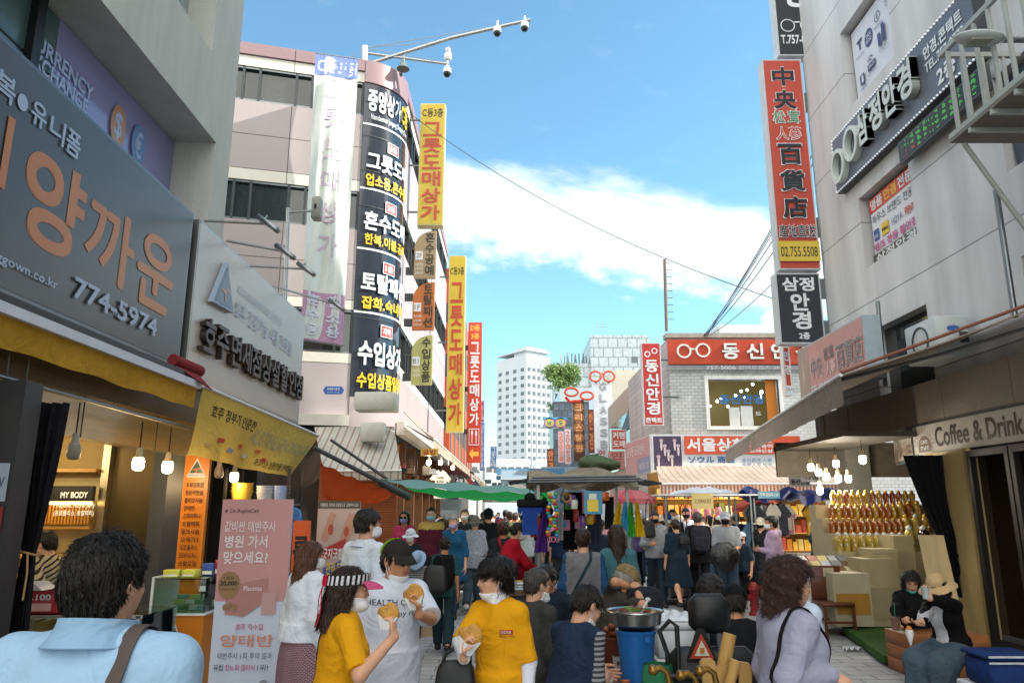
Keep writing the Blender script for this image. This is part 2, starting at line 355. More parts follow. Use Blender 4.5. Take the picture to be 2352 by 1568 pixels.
# ---------------- bodies: distance fields turned into one continuous surface
f32=np.float32
def V3(*a):return np.array(a if len(a)== 3 else a[0],f32)
def rc(p,a,b,r1,r2):
 a=V3(a);b=V3(b);ba=b-a;t=np.clip((p-a)@ba/max(float(ba@ba),1e-9),0,1)
 q=p-a-t[:,None]*ba;return np.sqrt((q*q).sum(1))-(r1+t*(r2-r1))
def el(p,c,r,M=None):
 q=p-V3(c);r=V3(r)
 if M is not None:q=q@M      # M columns = local axes
 a=q/r;k0=np.sqrt((a*a).sum(1));b=a/r;k1=np.sqrt((b*b).sum(1));return k0*(k0-1)/np.maximum(k1,1e-6)
def smin(a,b,k):
 h=np.clip(.5+.5*(b-a)/k,0,1);return b+(a-b)*h-k*h*(1-h)
def smax(a,b,k):return -smin(-a,-b,k)
def wob(p,s,a,ph=0):
 return a*(np.sin(p[:,0]*s+ph+1.7*np.sin(p[:,2]*s*.7+ph))+np.sin(p[:,1]*s*1.1+2.1*ph+1.3*np.sin(p[:,0]*s*.8))+np.sin(p[:,2]*s*.9+p[:,0]*s*.6+ph))/3
def surface(f,lo,hi,h):
 lo=np.array(lo,f32);n=np.maximum(((np.array(hi)-lo)/h).astype(int)//4*4+8,8);C=4;nb=n//C
 g=[np.arange(k) for k in nb];bc=np.stack(np.meshgrid(*g,indexing='ij'),-1).reshape(-1,3)
 cc=(lo+(bc*C+(C-1)/2)*h).astype(f32);d=f(cc);act=np.abs(d)<C*h*2.2
 D=np.repeat(np.repeat(np.repeat(np.sign(d).reshape(nb),C,0),C,1),C,2).astype(f32)
 o=np.stack(np.meshgrid(*[np.arange(C)]*3,indexing='ij'),-1).reshape(-1,3);idx=(bc[act][:,None,:]*C+o[None]).reshape(-1,3)
 if len(idx)== 0:return np.zeros((0,3)),[]
 D[idx[:,0],idx[:,1],idx[:,2]]=f((lo+idx*h).astype(f32))
 I=D<0;nx,ny,nz=D.shape
 cnt=np.zeros((nx-1,ny-1,nz-1),np.int8)
 for i in (0,1):
  for j in (0,1):
   for k in (0,1):cnt+=I[i:nx-1+i,j:ny-1+j,k:nz-1+k]
 cell=(cnt>0) & (cnt<8);ci=np.argwhere(cell);vid=-np.ones(cell.shape,np.int64);vid[cell]=np.arange(len(ci))
 acc=np.zeros((len(ci),3));num=np.zeros(len(ci))
 cor=[np.array((i,j,k)) for i in (0,1) for j in (0,1) for k in (0,1)]
 dv=[D[tuple((ci+c).T)] for c in cor]
 for a in range(8):
  for b in range(a+1,8):
   if abs(cor[a]-cor[b]).sum() != 1:continue
   A,B=dv[a],dv[b];x=(A<0) != (B<0);t=A/np.where(x,A-B,1);acc[x]+=(cor[a]+t[:,None]*(cor[b]-cor[a]))[x];num[x]+=1
 V=lo+(ci+acc/np.maximum(num,1)[:,None])*h;Fs=[]
 for ax in range(3):
  s0=[slice(None)]*3;s1=[slice(None)]*3;s0[ax]=slice(0,-1);s1[ax]=slice(1,None)
  A,B=I[tuple(s0)],I[tuple(s1)];e=np.argwhere(A != B);a1,a2=(ax+1) % 3,(ax+2) % 3
  e=e[(e[:,a1]>0) & (e[:,a2]>0)]
  lim=np.array(cell.shape);e=e[(e[:,a1]<lim[a1]) & (e[:,a2]<lim[a2]) & (e[:,ax]<lim[ax])]
  if not len(e):continue
  q=[]
  for d1,d2 in ((-1,-1),(0,-1),(0,0),(-1,0)):
   c=e.copy();c[:,a1]+=d1;c[:,a2]+=d2;q.append(vid[c[:,0],c[:,1],c[:,2]])
  q=np.stack(q,1);ins=I[tuple(e.T)];q[~ins]=q[~ins][:,::-1];Fs.append(q[(q >=0).all(1)])
 Fq=np.concatenate(Fs) if Fs else np.zeros((0,4),int)
 return V,Fq
def raw(name,parts,mats,parent,scale=1):
 """parts: list of (verts, quads array, material index)"""
 vs=[];fl=[];mi=[];b=0
 for V,Fq,k in parts:
  V=np.asarray(V,float).reshape(-1,3);Fq=np.asarray(Fq).reshape(-1,4) if len(Fq) else np.zeros((0,4),int)
  vs.append(V);fl.append(Fq+b);mi+=(list(k) if hasattr(k,'__len__') else [k]*len(Fq));b+=len(V)
 V=np.concatenate(vs)*scale;Q=np.concatenate(fl)
 me=bpy.data.meshes.new(name);me.vertices.add(len(V));me.vertices.foreach_set('co',V.astype(f32).ravel())
 me.loops.add(Q.size);me.loops.foreach_set('vertex_index',Q.astype(np.int32).ravel());me.polygons.add(len(Q));me.polygons.foreach_set('loop_start',np.arange(0,Q.size,4,dtype=np.int32))
 for m in mats:me.materials.append(m)
 me.polygons.foreach_set('material_index',np.array(mi,np.int32));me.polygons.foreach_set('use_smooth',np.ones(len(Q),bool));me.update(calc_edges=True);me.validate()
 o=bpy.data.objects.new(name,me);COL.objects.link(o);o.parent=parent;return o
def rotm(yaw=0,pitch=0,roll=0):
 """columns: right, forward, up.  pitch>0 looks down, yaw>0 turns to the left, roll>0 tips to the right"""
 m=Matrix.Rotation(yaw,3,'Z')@Matrix.Rotation(-pitch,3,'X')@Matrix.Rotation(roll,3,'Y');return np.array(m,f32)
def nrm(v):v=np.array(v,float);return v/max(np.linalg.norm(v),1e-9)
def two_bone(a,t,l1,l2,pole):
 a=np.array(a,float);t=np.array(t,float);d=t-a;D=min(np.linalg.norm(d),(l1+l2)*.998);d=nrm(d);t=a+d*D
 x=(l1*l1-l2*l2+D*D)/(2*D);hgt=math.sqrt(max(l1*l1-x*x,0));pl=np.array(pole,float);pl=nrm(pl-d*(pl@d));return a+d*x+pl*hgt,t
SKIN=mat('#d3a083',rough=.55,var=.07,scale=14,kind='skin',spec=.35,bump=.05,bscale=180)
SKIN2=mat('#c08a68',rough=.55,var=.07,scale=14,kind='skin',spec=.35,bump=.05,bscale=180)
EYEW=mat('#d9d4cc',rough=.25,var=.02,kind='eye');DARK=mat('#120e0c',rough=.35,var=.05,kind='dark');LIPS=mat('#a8605a',rough=.45,var=.05,kind='lips');BROW=mat('#1d1613',rough=.8,var=.05,kind='brow')
def hairmat(c='#17120f',s=1):return mat(c,rough=.38,var=.5,scale=60,stretch=(1,1,.12),bump=.6,bscale=140,kind='hair',spec=.45)
MASKW=cloth('#e8ebee',var=.03);
FINE={'far':(.024,.013,.012),'mid':(.015,.009,.008),'near':(.0085,.0055,.0045)}
def person(name_label,loc,face=0,h=1.70,lod='mid',group=None,skin=None,lean=.03,twist=0,head=(0,0,0),legs=((.05,.06),(-.05,.06)),sit=False,pz=None,
  arms=None,hand=('relax','relax'),top=None,bottom=None,hair=None,mask=None,hat=None,glasses=None,shoes='#1b1b1d',build=1.0,seed=1,female=False,wrist_up=None,bag=None,splay=.0):
 """local frame: right +X, forward +Y.  arms: per side None or dict(wrist=..., pole=...)"""
 root=thing('person',name_label,'person',loc,face,group);root['figure']=1
 sk=skin or SKIN;s=h/1.70;g0,gh,gd=FINE[lod];rs=random.Random(seed);ph=rs.random()*6
 cl,sl_=cos(lean),sin(lean);up=np.array((0,cl,0))*0+np.array((0,sl_,cl));fw=np.array((0,cl,-sl_));rt=np.array((1.,0,0))
 if twist:ct,st=cos(twist),sin(twist);rt,fw=rt*ct+fw*st,fw*ct-rt*st
 TH,SH=.43,.41
 def leg(sx,t,k):
  hip=np.array((sx*.088,0,0.));kn=hip+TH*np.array((sx*sin(splay)*sin(max(t,0)),sin(t),-cos(t)));an=kn+SH*np.array((0,sin(t-k),-cos(t-k)));return hip,kn,an
 LG=[leg(-1,*legs[0]),leg(1,*legs[1])]
 low=min(l[2][2] for l in LG);P=np.array((0,0,(pz/s if pz else .085-low)))
 LG=[tuple(q+P for q in l) for l in LG]
 bw=build;fem=female
 PEL=P+np.array((0,0,.03));WA=P+up*.16;CH=P+up*.32;NK=P+up*.515;SHO=[P+up*.455+rt*(-.160*bw),P+up*.455+rt*(.160*bw)]
 if fem:SHO=[P+up*.452+rt*(-.143*bw),P+up*.452+rt*(.143*bw)]
 HM=rotm(*head);HM=(np.stack([rt,fw,up],1).astype(f32))@HM if not sit or True else HM
 HD=NK+up*.045+HM[:,2]*.092+HM[:,1]*.018
 AR=[]
 for i,sx in enumerate((-1,1)):
  a=(arms or (None,None))[i];S=SHO[i]
  if a is None:a=dict(wrist=S+np.array((sx*.075,.03+.02*rs.random(),-.52)),pole=(sx*.3,-1,0),abs=1)
  wv=np.array(a['wrist'],float)
  if not a.get('abs'):wv=wv+np.array((0,0,P[2]-.92))*(1 if a.get('rel',1) else 0)
  E_,W_=two_bone(S,wv,.285,.25,a.get('pole',(sx*.6,-1,-.2)));AR.append((S,E_,W_,a))
 # ---- skin
 def f_head(p):
  q=(p-HD.astype(f32))@HM
  d=el(q,(0,-.012,.03),(.074,.094,.086));d=smin(d,el(q,(0,.022,-.045),(.057,.066,.066)),.045);d=smin(d,el(q,(0,.062,-.094),(.022,.02,.018)),.03)
  d=smin(d,el(q,(0,.068,-.035),(.044,.03,.05)),.03)
  ax=np.abs(q[:,0]);qs=np.stack([ax,q[:,1],q[:,2]],1)
  d=smin(d,el(qs,(.034,.062,-.022),(.022,.022,.02)),.02)
  d=smax(d,-el(qs,(.031,.104,.010),(.017,.014,.0105)),.014)
  d=smin(d,rc(q,(0,.086,.016),(0,.107,-.026),.007,.0115),.012);d=smin(d,el(qs,(.0105,.098,-.03),(.008,.009,.007)),.006)
  d=smin(d,el(q,(0,.09,-.0545),(.021,.0085,.0065)),.008);d=smin(d,el(q,(0,.088,-.0655),(.018,.0085,.006)),.008)
  d=smax(d,-rc(qs,(0,.1005,-.060),(.02,.093,-.0605),.0018,.001),.004)
  e=el(qs,(.077,-.012,-.004),(.011,.019,.032));e=smax(e,-el(qs,(.087,-.006,-.002),(.008,.011,.019)),.006);d=smin(d,e,.008)
  n=rc(p,NK-up*.05,HD-HM[:,2]*.045-HM[:,1]*.02,.062,.054);return smin(d,n,.03)
 def f_arm(p,i):
  S,E_,W_,a=AR[i];u=nrm(E_-S);d=rc(p,S,E_,.047*bw,.037*bw);return smin(d,rc(p,E_,W_,.038*bw,.0255),.02)
 def torso(p,k=.0,w=1.0):
  X=np.stack([rt,fw,up],1).astype(f32)
  d=el(p,CH+up*.02+fw*.005,(.148*bw*w+k,.105*bw+k,.185+k),X);d=smin(d,el(p,WA,((.130 if fem else .140)*bw+k,.098*bw+k,.15+k),X),.08)
  d=smin(d,el(p,PEL,((.165 if fem else .155)*bw+k,.118*bw+k,.13+k),X),.08)
  if fem:
   for sx in (-1,1):d=smin(d,el(p,CH+rt*sx*.07+fw*.085-up*.0,(.06+k,.05+k,.06+k)),.04)
  for i in (0,1):d=smin(d,rc(p,NK-up*.025,SHO[i],.038+k*.7,.043*bw+k*.7),.045)
  return d
 def f_leg(p,i,k=0,k2=None):
  hp,kn,an=LG[i];k2=k if k2 is None else k2
  d=rc(p,hp,kn,.080*bw+k,.054*bw+k);d=smin(d,rc(p,kn,an,.052*bw+k2,.036+k2),.03);m=kn+(an-kn)*.3+np.array((0,-.012,0));return smin(d,el(p,m,(.05*bw+k2,.055*bw+k2,.11)),.03)
 FT=[]
 for hp,kn,an in LG:
  dz=max(0,an[2]-.10);fdir=nrm(np.array(((.15 if hp[0]>0 else -.15),1,-min(1.3,dz*6))));FT.append((an,fdir))
 def f_foot(p,i,k=0):
  an,fd=FT[i];hl=an+np.array((0,-.01,-.045))-fd*.02;tz=np.array((0,fd[2],1.)) if abs(fd[2])>.05 else np.array((0,0,1.));to=an+fd*.15-.058*np.array((0,0,1.))*(1 if abs(fd[2])<.05 else .3)
  d=rc(p,hl,to,.036+k,.026+k);return smin(d,rc(p,an,hl,.037+k,.036+k),.03)
 def hands(i):
  S,E_,W_,a=AR[i];sx=(-1,1)[i];fd=nrm(W_-E_);fd=nrm(np.array(a['fdir'],float)) if 'fdir' in a else fd
  pn=np.array(a.get('palm',(-sx,0.2,0)),float);pn=nrm(pn-fd*(pn@fd));sd=np.cross(fd,pn)   # pn: the palm looks this way
  if 'thumb' in a:
   if sd@np.array(a['thumb'],float)<0:sd=-sd
  elif sd@np.array((0,1,0.3))<0:sd=-sd      # sd points to the thumb side
  curl={'relax':.45,'grip':1.15,'hold':.95,'open':.18}[hand[i]];segs=[]
  pc=W_+fd*.055
  for j,(off,ln) in enumerate(((.029,.068),(.010,.076),(-.010,.070),(-.028,.055))):
   b=W_+fd*(.093-.006*abs(j-1))+sd*off;c=b;ang=curl*.55+.05*j;
   for q,fr in enumerate((.45,.31,.24)):
    dr=fd*cos(ang)+pn*sin(ang)+sd*off*1.2*(1-curl*.6);e=c+nrm(dr)*ln*fr;segs.append((c,e,.0088-.0009*q-.0006*(j== 3),.0082-.0009*q-.0006*(j== 3)));c=e;ang+=curl*.75
  b=W_+fd*.03+sd*.026+pn*.006;c=b+nrm(fd*.62+sd*.75+pn*.25)*.045;e=c+nrm(fd*.9+sd*.15+pn*(.3+curl*.7))*.03;e2=e+nrm(fd*.8+pn*(.3+curl))*.024
  segs+=[(b,c,.0125,.0105),(c,e,.0105,.0095),(e,e2,.0095,.0078)]
  Xh=np.stack([sd,fd,pn],1).astype(f32)
  def f(p):
   d=el(p,pc,(.043,.056,.0165),Xh);d=smin(d,rc(p,E_,W_,.038*bw,.0255),.03)
   d=np.maximum(d,-((p-(W_-fd*.05).astype(f32))@fd.astype(f32)))
   for a_,b_,r1,r2 in segs:d=smin(d,rc(p,a_,b_,r1,r2),.005)
   return d
  pts=np.array([W_-fd*.05]+[x[1] for x in segs]+[pc]);return f,pts.min(0)-.035,pts.max(0)+.035,pc+pn*.03,fd,pn
 parts=[]
 pts=[HD,NK]+[q for a in AR for q in a[:3]]+[q for l in LG for q in l]
 lo=np.min(pts,0)-.2;hi=np.max(pts,0)+.2;lo[2]=max(lo[2],.0)
 longsk=bottom and (bottom.get('kind')== 'skirt' or bottom.get('kind')== 'shorts' or bottom.get('len',1)<.95)
 def f_body(p):
  d=torso(p,-.012)
  for i in (0,1):
   d=smin(d,f_arm(p,i),.03);d=smin(d,f_leg(p,i),.04);d=smin(d,f_foot(p,i,-.006),.02)
  return smin(d,rc(p,NK-up*.05,HD-HM[:,2]*.06-HM[:,1]*.02,.06,.05),.03)
 V,Q=surface(f_body,lo,hi,g0);parts.append((V,Q,0))
 V,Q=surface(f_head,HD-.17,HD+.15,gh)
 q=(V-HD)@HM;cq=q[Q].mean(1) if len(Q) else np.zeros((0,3));lm=((np.abs(cq[:,0])<.023) & (cq[:,1]>.085) & (cq[:,2]<-.048) & (cq[:,2]>-.073)).astype(int)*3;parts.append((V,Q,lm))
 grips=[]
 for i in (0,1):
  f,l_,h_,gp,fd,pn=hands(i);V,Q=surface(f,l_,h_,gd);parts.append((V,Q,0));grips.append((gp,fd,pn))
 def hp(V):return np.asarray(V)@HM.T+HD
 def blob(c,r,mi,n=10,k=6):
  m=MB();m.ball(c,r,None,n,k);qs=[f if len(f)== 4 else (f+(f[-1],))[:4] for f in m.f];qs=[x for x in qs if len(set(x))== 4]
  parts.append((hp(np.array(m.v)),np.array(qs),mi))
 def strip(pts,w,mi):
  m=MB();m.tube(pts,w,None,5,cap=False);parts.append((hp(np.array(m.v)),np.array(m.f),mi))
 if lod != 'far' and not (glasses== 'dark'):
  for sx in (-1,1):
   blob((sx*.031,.0855,.010),(.0125,.0078,.0062),1);blob((sx*.031,.0915,.0100),(.0055,.0032,.0055),2)
   strip([(sx*.0165,.0915,.0105),(sx*.025,.0965,.0165),(sx*.034,.0945,.0175),(sx*.0455,.084,.0125)],.0016,2)
 if lod != 'far':
  for sx in (-1,1):strip([(sx*.014,.0985,.026),(sx*.028,.1,.0315),(sx*.040,.094,.0315),(sx*.051,.080,.025)],[.0022,.0034,.003,.0012],2)
 if lod== 'near':   # eye, brow and nostril detail stay on the body mesh
  for sx in (-1,1):blob((sx*.0065,.106,-.0365),(.003,.0032,.0018),2,6,4)
 body=raw('body',parts,[sk,EYEW,DARK,LIPS],root,s)
 # ---- clothes
 X3=np.stack([rt,fw,up],1).astype(f32)
 def tl(p):return (p-P.astype(f32))@X3
 if top:
  k=top.get('fit',.014);slv=top.get('sleeve',.5);hem=top.get('hem',-.06);fold=top.get('fold',.006);neck=top.get('neck',.50);full=top.get('full',1)
  def f_top(p):
   d=torso(p,k);t=tl(p)
   if True:
    lg=hem<-.2;z=np.clip((.04-t[:,2])/max(.04-hem,.01),0,1);fl=top.get('flare',.05 if lg else .012);rx=(.160 if fem else .156)*bw+k+fl*z;ry=.118*bw+k+fl*z*.9
    ang=np.arctan2(t[:,1],t[:,0]);dd=(np.sqrt((t[:,0]/rx)**2+(t[:,1]/ry)**2)-1)*ry*.85+top.get('pleat',.008 if lg else .005)*z*np.sin(ang*(9 if lg else 6)+ph);dd=np.maximum(dd,t[:,2]-(.05 if lg else .10));d=smin(d,dd,.05)
   rd=np.sin(t[:,2]*31+t[:,0]*24*np.sign(t[:,1])+3*np.sin(t[:,0]*9+ph)+ph);d=d+wob(p,17,fold,ph)+wob(p*V3(1,1,.5),41,fold*.35,ph*2)-fold*.5*(1-np.sqrt(np.abs(rd)))*np.clip(.42-t[:,2],0,.3)*3
   d=np.maximum(d,-(t[:,2]-hem));nr=top.get('nr',.066);d=smax(d,-rc(p,NK-up*.045+fw*.012+up*(.5-neck),NK+up*.2-fw*.03,nr,nr+.004),.006)
   if slv>0:
    for i in (0,1):
     S,E_,W_,a=AR[i];u1=nrm(E_-S).astype(f32);u2=nrm(W_-E_).astype(f32);w_=top.get('slw',.016)
     sd=rc(p,S,E_,.045*bw+w_*.8,.041*bw+w_*1.2)
     if slv>.55:
      sd=smin(sd,rc(p,E_,W_,.043*bw+w_*1.2,.030+w_*.8),.02);cut=((p-E_.astype(f32))@u2)-(slv-.5)*2*.245;back=((p-E_.astype(f32))@u1);sd=sd+wob(p,30,.006,ph+i);sd=np.where(back>-.02,np.maximum(sd,cut),sd)
     else:sd=np.maximum(sd+wob(p,26,.004,ph+i),((p-S.astype(f32))@u1)-slv*2*.285)
     d=smin(d,sd,.035)
   if top.get('collar'):ck=top['collar'];c=rc(p,NK-up*.055,NK+up*.012*ck*2+fw*.0,.085,.075);c=np.maximum(c,t[:,2]-(neck+.035*ck-.25*np.maximum(t[:,1]-.02,0)));c=np.maximum(c,-(rc(p,NK-up*.1,NK+up*.1,.063,.066)));d=smin(d,c,.008)
   if top.get('hood'):d=smin(d,el(p,NK-fw*.09-up*.03,(.12,.055,.07),X3),.03)
   return d
  zl=min(lo[2],0);V,Q=surface(f_top,lo-.05,np.array([hi[0]+.05,hi[1]+.05,(NK+up*.2)[2]+.12]),g0);m=top['mat'];mi=0;ms=[m]
  if top.get('band'):   # a second cloth below/above a level or on the sleeves
   t=tl(V.astype(f32));ct=t[Q].mean(1);kind,val,m2=top['band'];ms.append(m2)
   if kind== 'sleeve':c3=V[Q].mean(1);dl=np.minimum(*[np.linalg.norm(c3-((AR[i][0]+AR[i][1])/2+(AR[i][1]-AR[i][0])*.05),axis=1) for i in (0,1)]);mi=((np.abs(ct[:,0])>val)).astype(int)
   elif kind== 'front':mi=((np.abs(ct[:,0])<val) & (ct[:,1]>0) & (ct[:,2]<.46)).astype(int)
   elif kind== 'hemband':mi=(ct[:,2]<val).astype(int)
   else:mi=(ct[:,2]>val).astype(int)
  raw(top.get('name','shirt'),[(V,Q,mi)],ms,root,s)
 if bottom:
  kd=bottom.get('kind','pants');k=bottom.get('fit',.014);wl=bottom.get('waist',.13);ln=bottom.get('len',1.0)
  if kd in ('pants','shorts'):
   def f_bot(p):
    d=el(p,PEL,(.158*bw+k*.6+(.01 if fem else 0),.118*bw+k*.6,.13));d=smin(d,el(p,P+up*.1,(.135*bw+k*.3,.098*bw+k*.3,.12)),.06)
    for i in (0,1):
     hp_,kn,an=LG[i];g=f_leg(p,i,k,k+bottom.get('wide',.006));g=g+wob(p*V3(1,1,.6),24,.006,ph+i)+wob(p,52,.002,ph)
     u=nrm(an-kn).astype(f32);c=((p-kn.astype(f32))@u)-SH*(ln*2-1) if ln>.5 else ((p-hp_.astype(f32))@nrm(kn-hp_).astype(f32))-TH*ln*2
     if sit and ln>.5:g=np.where(((p-kn.astype(f32))@u)>0,np.maximum(g,c),g)
     else:g=np.maximum(g,c)
     d=smin(d,g,.035)
    return np.maximum(d,tl(p)[:,2]-wl)
  else:
   def f_bot(p):
    q=p-P.astype(f32);L_=ln*.9;z=np.clip((wl-q[:,2])/(wl+L_),0,1);fl=bottom.get('flare',.06)
    if sit:
     kc=(LG[0][1]+LG[1][1])/2;ac=(LG[0][2]+LG[1][2])/2;d=smin(rc(p,LG[0][0],LG[0][1]+np.array((-.05,.02,0)),.125,.10+fl),rc(p,LG[1][0],LG[1][1]+np.array((.05,.02,0)),.125,.10+fl),.08)
     a_=kc+(ac-kc)*.9;d=smin(d,rc(p,kc+np.array((-.1,0,-.03)),a_+np.array((-.12,.02,0)),.10+fl,.13+fl*1.5),.08);d=smin(d,rc(p,kc+np.array((.1,0,-.03)),a_+np.array((.12,.02,0)),.10+fl,.13+fl*1.5),.08)
     d=d+bottom.get('pleat',.01)*np.sin(p[:,0]*42+ph+p[:,1]*8)*np.clip((kc[2]+.05-p[:,2])/.3,0,1);d=smin(d,el(p,PEL,(.17,.13,.14)),.06);d=np.maximum(d,a_[2]-.0-p[:,2]);return np.maximum(d+wob(p,19,.006,ph),tl(p)[:,2]-wl)
    rx=.138*bw+k+(.05+fl*.3)*np.sin(np.clip(z*4,0,1.57))+fl*z;ry=.105*bw+k+(.045+fl*.2)*np.sin(np.clip(z*4,0,1.57))+fl*z*.9;ang=np.arctan2(q[:,1],q[:,0])
    d=(np.sqrt((q[:,0]/rx)**2+((q[:,1]-.02*z)/ry)**2)-1)*ry*.85+bottom.get('pleat',.008)*z*np.sin(ang*bottom.get('n',8)+ph)+wob(p,15,.005,ph)
    return np.maximum(np.maximum(d,q[:,2]-wl),-L_-q[:,2])
  V,Q=surface(f_bot,lo-.12,np.array([hi[0]+.12,hi[1]+.12,P[2]+.25]),g0);raw({'pants':'trousers','shorts':'shorts','skirt':'skirt'}[kd],[(V,Q,0)],[bottom['mat']],root,s)
 if shoes:
  m=mat(shoes,rough=.5,kind='shoe');sole=mat('#d6d3cc' if shoes in ('#e4e4e4',) else '#26221f',rough=.8,kind='sole')
  for i in (0,1):
   def f_sh(p,i=i):
    an,fd=FT[i];d=f_foot(p,i,.007);return np.maximum(np.maximum(d,p[:,2]-(an[2]+.0)),((an[2]-.085)-p[:,2]) if abs(fd[2])<.05 else -1.)
   an=FT[i][0];V,Q=surface(f_sh,an-np.array((.14,.12,.1)),an+np.array((.14,.25,.06)),min(g0,.012));mi=(V[Q].mean(1)[:,2]<an[2]-.068).astype(int) if len(Q) else 0
   raw('shoe',[(V,Q,mi)],[m,sole],root,s)
 # ---- head wear
 if hair:
  st=hair.get('style','short');th=hair.get('thick',0);hm=hair['mat']
  def f_hair(p):
   q=(p-HD.astype(f32))@HM;qs=np.stack([np.abs(q[:,0]),q[:,1],q[:,2]],1)
   d=el(q,(0,-.014,.036),(.086+th,.106+th,.093+th));
   fz=hair.get('bangs',.062);fcut=np.maximum(.036-q[:,1]+.2*(q[:,2]-.05),q[:,2]-fz)
   if st in ('short','bowl','curly','bun'):
    d=smin(d,el(q,(0,-.055,-.02),(.073+th,.05+th,.07)),.03)
    low=hair.get('nape',-.072);d=np.maximum(d,low-q[:,2]);side=np.maximum((-.022 if st != 'bowl' else -.0)-q[:,1],q[:,2]-hair.get('side',.012));d=np.maximum(d,-np.maximum(side,.0-qs[:,0]))
    d=np.maximum(d,-fcut)
    if st== 'bun':d=smin(d,el(q,(0,-.12,.0+hair.get('bz',0)),(.04,.035,.04)),.012)
   else:
    L_=hair.get('len',.25);b=smin(rc(q,(0,-.045,0),(0,-.075,-L_),.083,.07),rc(q,(0,-.035,-.02),(0,-.06,-L_*.9),.086,.076),.03)
    for sx in (-1,1):b=smin(b,rc(q,(sx*.074,-.005,.03),(sx*.082,.0-.01*L_,-L_*hair.get('front',.8)),.03,.026),.03)
    b=np.maximum(b,-L_-q[:,2]+.012*np.sin(q[:,0]*90));d=smin(d,b,.03);d=np.maximum(d,-fcut);face_=el(q,(0,.075,-.03),(.066,.085,.10));d=smax(d,-face_,.015)
   if hat:d=np.maximum(d,q[:,2]-(.05 if hat['kind'] != 'visor' else 9))
   if st== 'curly' or hair.get('curl'):d=d+wob(q,95,.010,ph)+wob(q,160,.006,ph)
   else:d=d+.0035*np.sin(np.arctan2(q[:,0],q[:,1]+.03)*26+4*np.sin(q[:,2]*30+ph))+wob(q,60,.004,ph)
   return d
  L_=hair.get('len',.0) if st== 'long' else 0;V,Q=surface(f_hair,HD-np.array((.2,.2,.17+L_)),HD+.2,gh*1.15)
  pp=[(V,Q,0)]
  nb=hair.get('strands',{'far':0,'mid':260,'near':2600}[lod])
  if nb and len(Q):
   rg=np.random.default_rng(seed);pool=np.arange(len(Q));zz_=((V-HD)@HM)[:,2][Q].mean(1)
   if hat and hat['kind'] != 'visor':pool=pool[zz_<.03]
   fi=rg.choice(pool,nb);c=V[Q[fi]].mean(1);nn=np.cross(V[Q[fi,1]]-V[Q[fi,0]],V[Q[fi,3]]-V[Q[fi,0]]);nn /= np.linalg.norm(nn,axis=1)[:,None]+1e-9
   crown=HD+HM@np.array((0,-.03,.12));fl=c-crown;fl=fl+np.array((0,0,-1.0))*(.35 if st != 'long' else 1.2)*np.linalg.norm(fl,axis=1)[:,None];fl -= nn*(fl*nn).sum(1)[:,None];fl /= np.linalg.norm(fl,axis=1)[:,None]+1e-9
   if st== 'curly' or hair.get('curl'):fl=fl+rg.normal(0,.9,fl.shape);fl /= np.linalg.norm(fl,axis=1)[:,None]
   sd=np.cross(nn,fl);ln=hair.get('slen',.025)*(.6+.8*rg.random(nb))[:,None];wd=((hair.get('sw') or {'near':.0016,'mid':.003}.get(lod,.004))*(.6+.8*rg.random(nb)))[:,None]
   a=c-nn*.003;zc_=((c-HD)@HM)[:,2][:,None];RR=np.where(zc_>-.03,.10,.35);b=a+fl*ln*.5-nn*(ln*.5)**2/(2*RR)+nn*.0035*(.5+rg.random(nb))[:,None];e=a+fl*ln-nn*ln**2/(2*RR)+nn*(.001+hair.get('lift',.003)*rg.random(nb)[:,None])+sd*rg.normal(0,.25,nb)[:,None]*ln
   SV=np.concatenate([a-sd*wd,a+sd*wd,b-sd*wd,b+sd*wd,e-sd*wd*.25,e+sd*wd*.25]);ii=np.arange(nb);SQ=np.concatenate([np.stack([ii,ii+nb,ii+3*nb,ii+2*nb],1),np.stack([ii+2*nb,ii+3*nb,ii+5*nb,ii+4*nb],1)]);pp.append((SV,SQ,0))
  raw('hair',pp,[hm],root,s)
 def hmb(mb,name):mb.v=[tuple((HM@np.array(v)+HD)*s) for v in mb.v];return mb.build(name,root,local=True)
 if mask:
  dn=mask.get('dz',0)
  def f_mk(p):
   q=(p-HD.astype(f32))@HM;d=f_head(p)-.008;zc=-.052+dn;b=np.abs(q[:,2]-zc-.05*(.07-q[:,1]))-mask.get('hh',.040);d=np.maximum(np.maximum(d,b),.018+mask.get('y',0)-q[:,1]);n=el(q,(0,.07,zc),(.06,.056,.042));d2=np.maximum(np.maximum(n,b),.03-q[:,1]);return smin(d,d2,.01) if dn>-.045 else d-.004
  V,Q=surface(f_mk,HD-.17,HD+.15,gh);pp=[(V,Q,0)]
  for sx in (-1,1):
   for z0,z1 in ((-.03+dn,.012),(-.08+dn,-.03)):
    m=MB();m.tube([(sx*.060,.036,z0),(sx*.073,.012,(z0+z1)/2),(sx*.0795,-.01,z1)],.0016,None,4,cap=False);pp.append((hp(np.array(m.v)),np.array(m.f),0))
  raw('mask',pp,[mask['mat']],root,s)
 if glasses:
  m=MB();fr=DARK
  for sx in (-1,1):
   if glasses== 'dark':m.prism([(.026*cos(R(a))*(1 if abs(cos(R(a)))<.8 else .95),.0185*sin(R(a))+.002*cos(R(a))*sx) for a in range(0,360,20)],(sx*.033,.112,.008),(-1,-.25*sx,0),(0,0,1),.005,mat('#0b0b0c',rough=.08,var=.02,kind='lens'))
   m.tube([(sx*.033+.025*cos(R(a)),.111-.006*abs(cos(R(a))),.006+.0195*sin(R(a))) for a in range(0,360,24)],.0018 if glasses != 'dark' else .0028,fr,5,close=True)
   m.tube([(sx*.058,.106,.012),(sx*.078,.05,.014),(sx*.081,-.012,.012),(sx*.08,-.03,-.005)],.0018 if glasses != 'dark' else .003,fr,5)
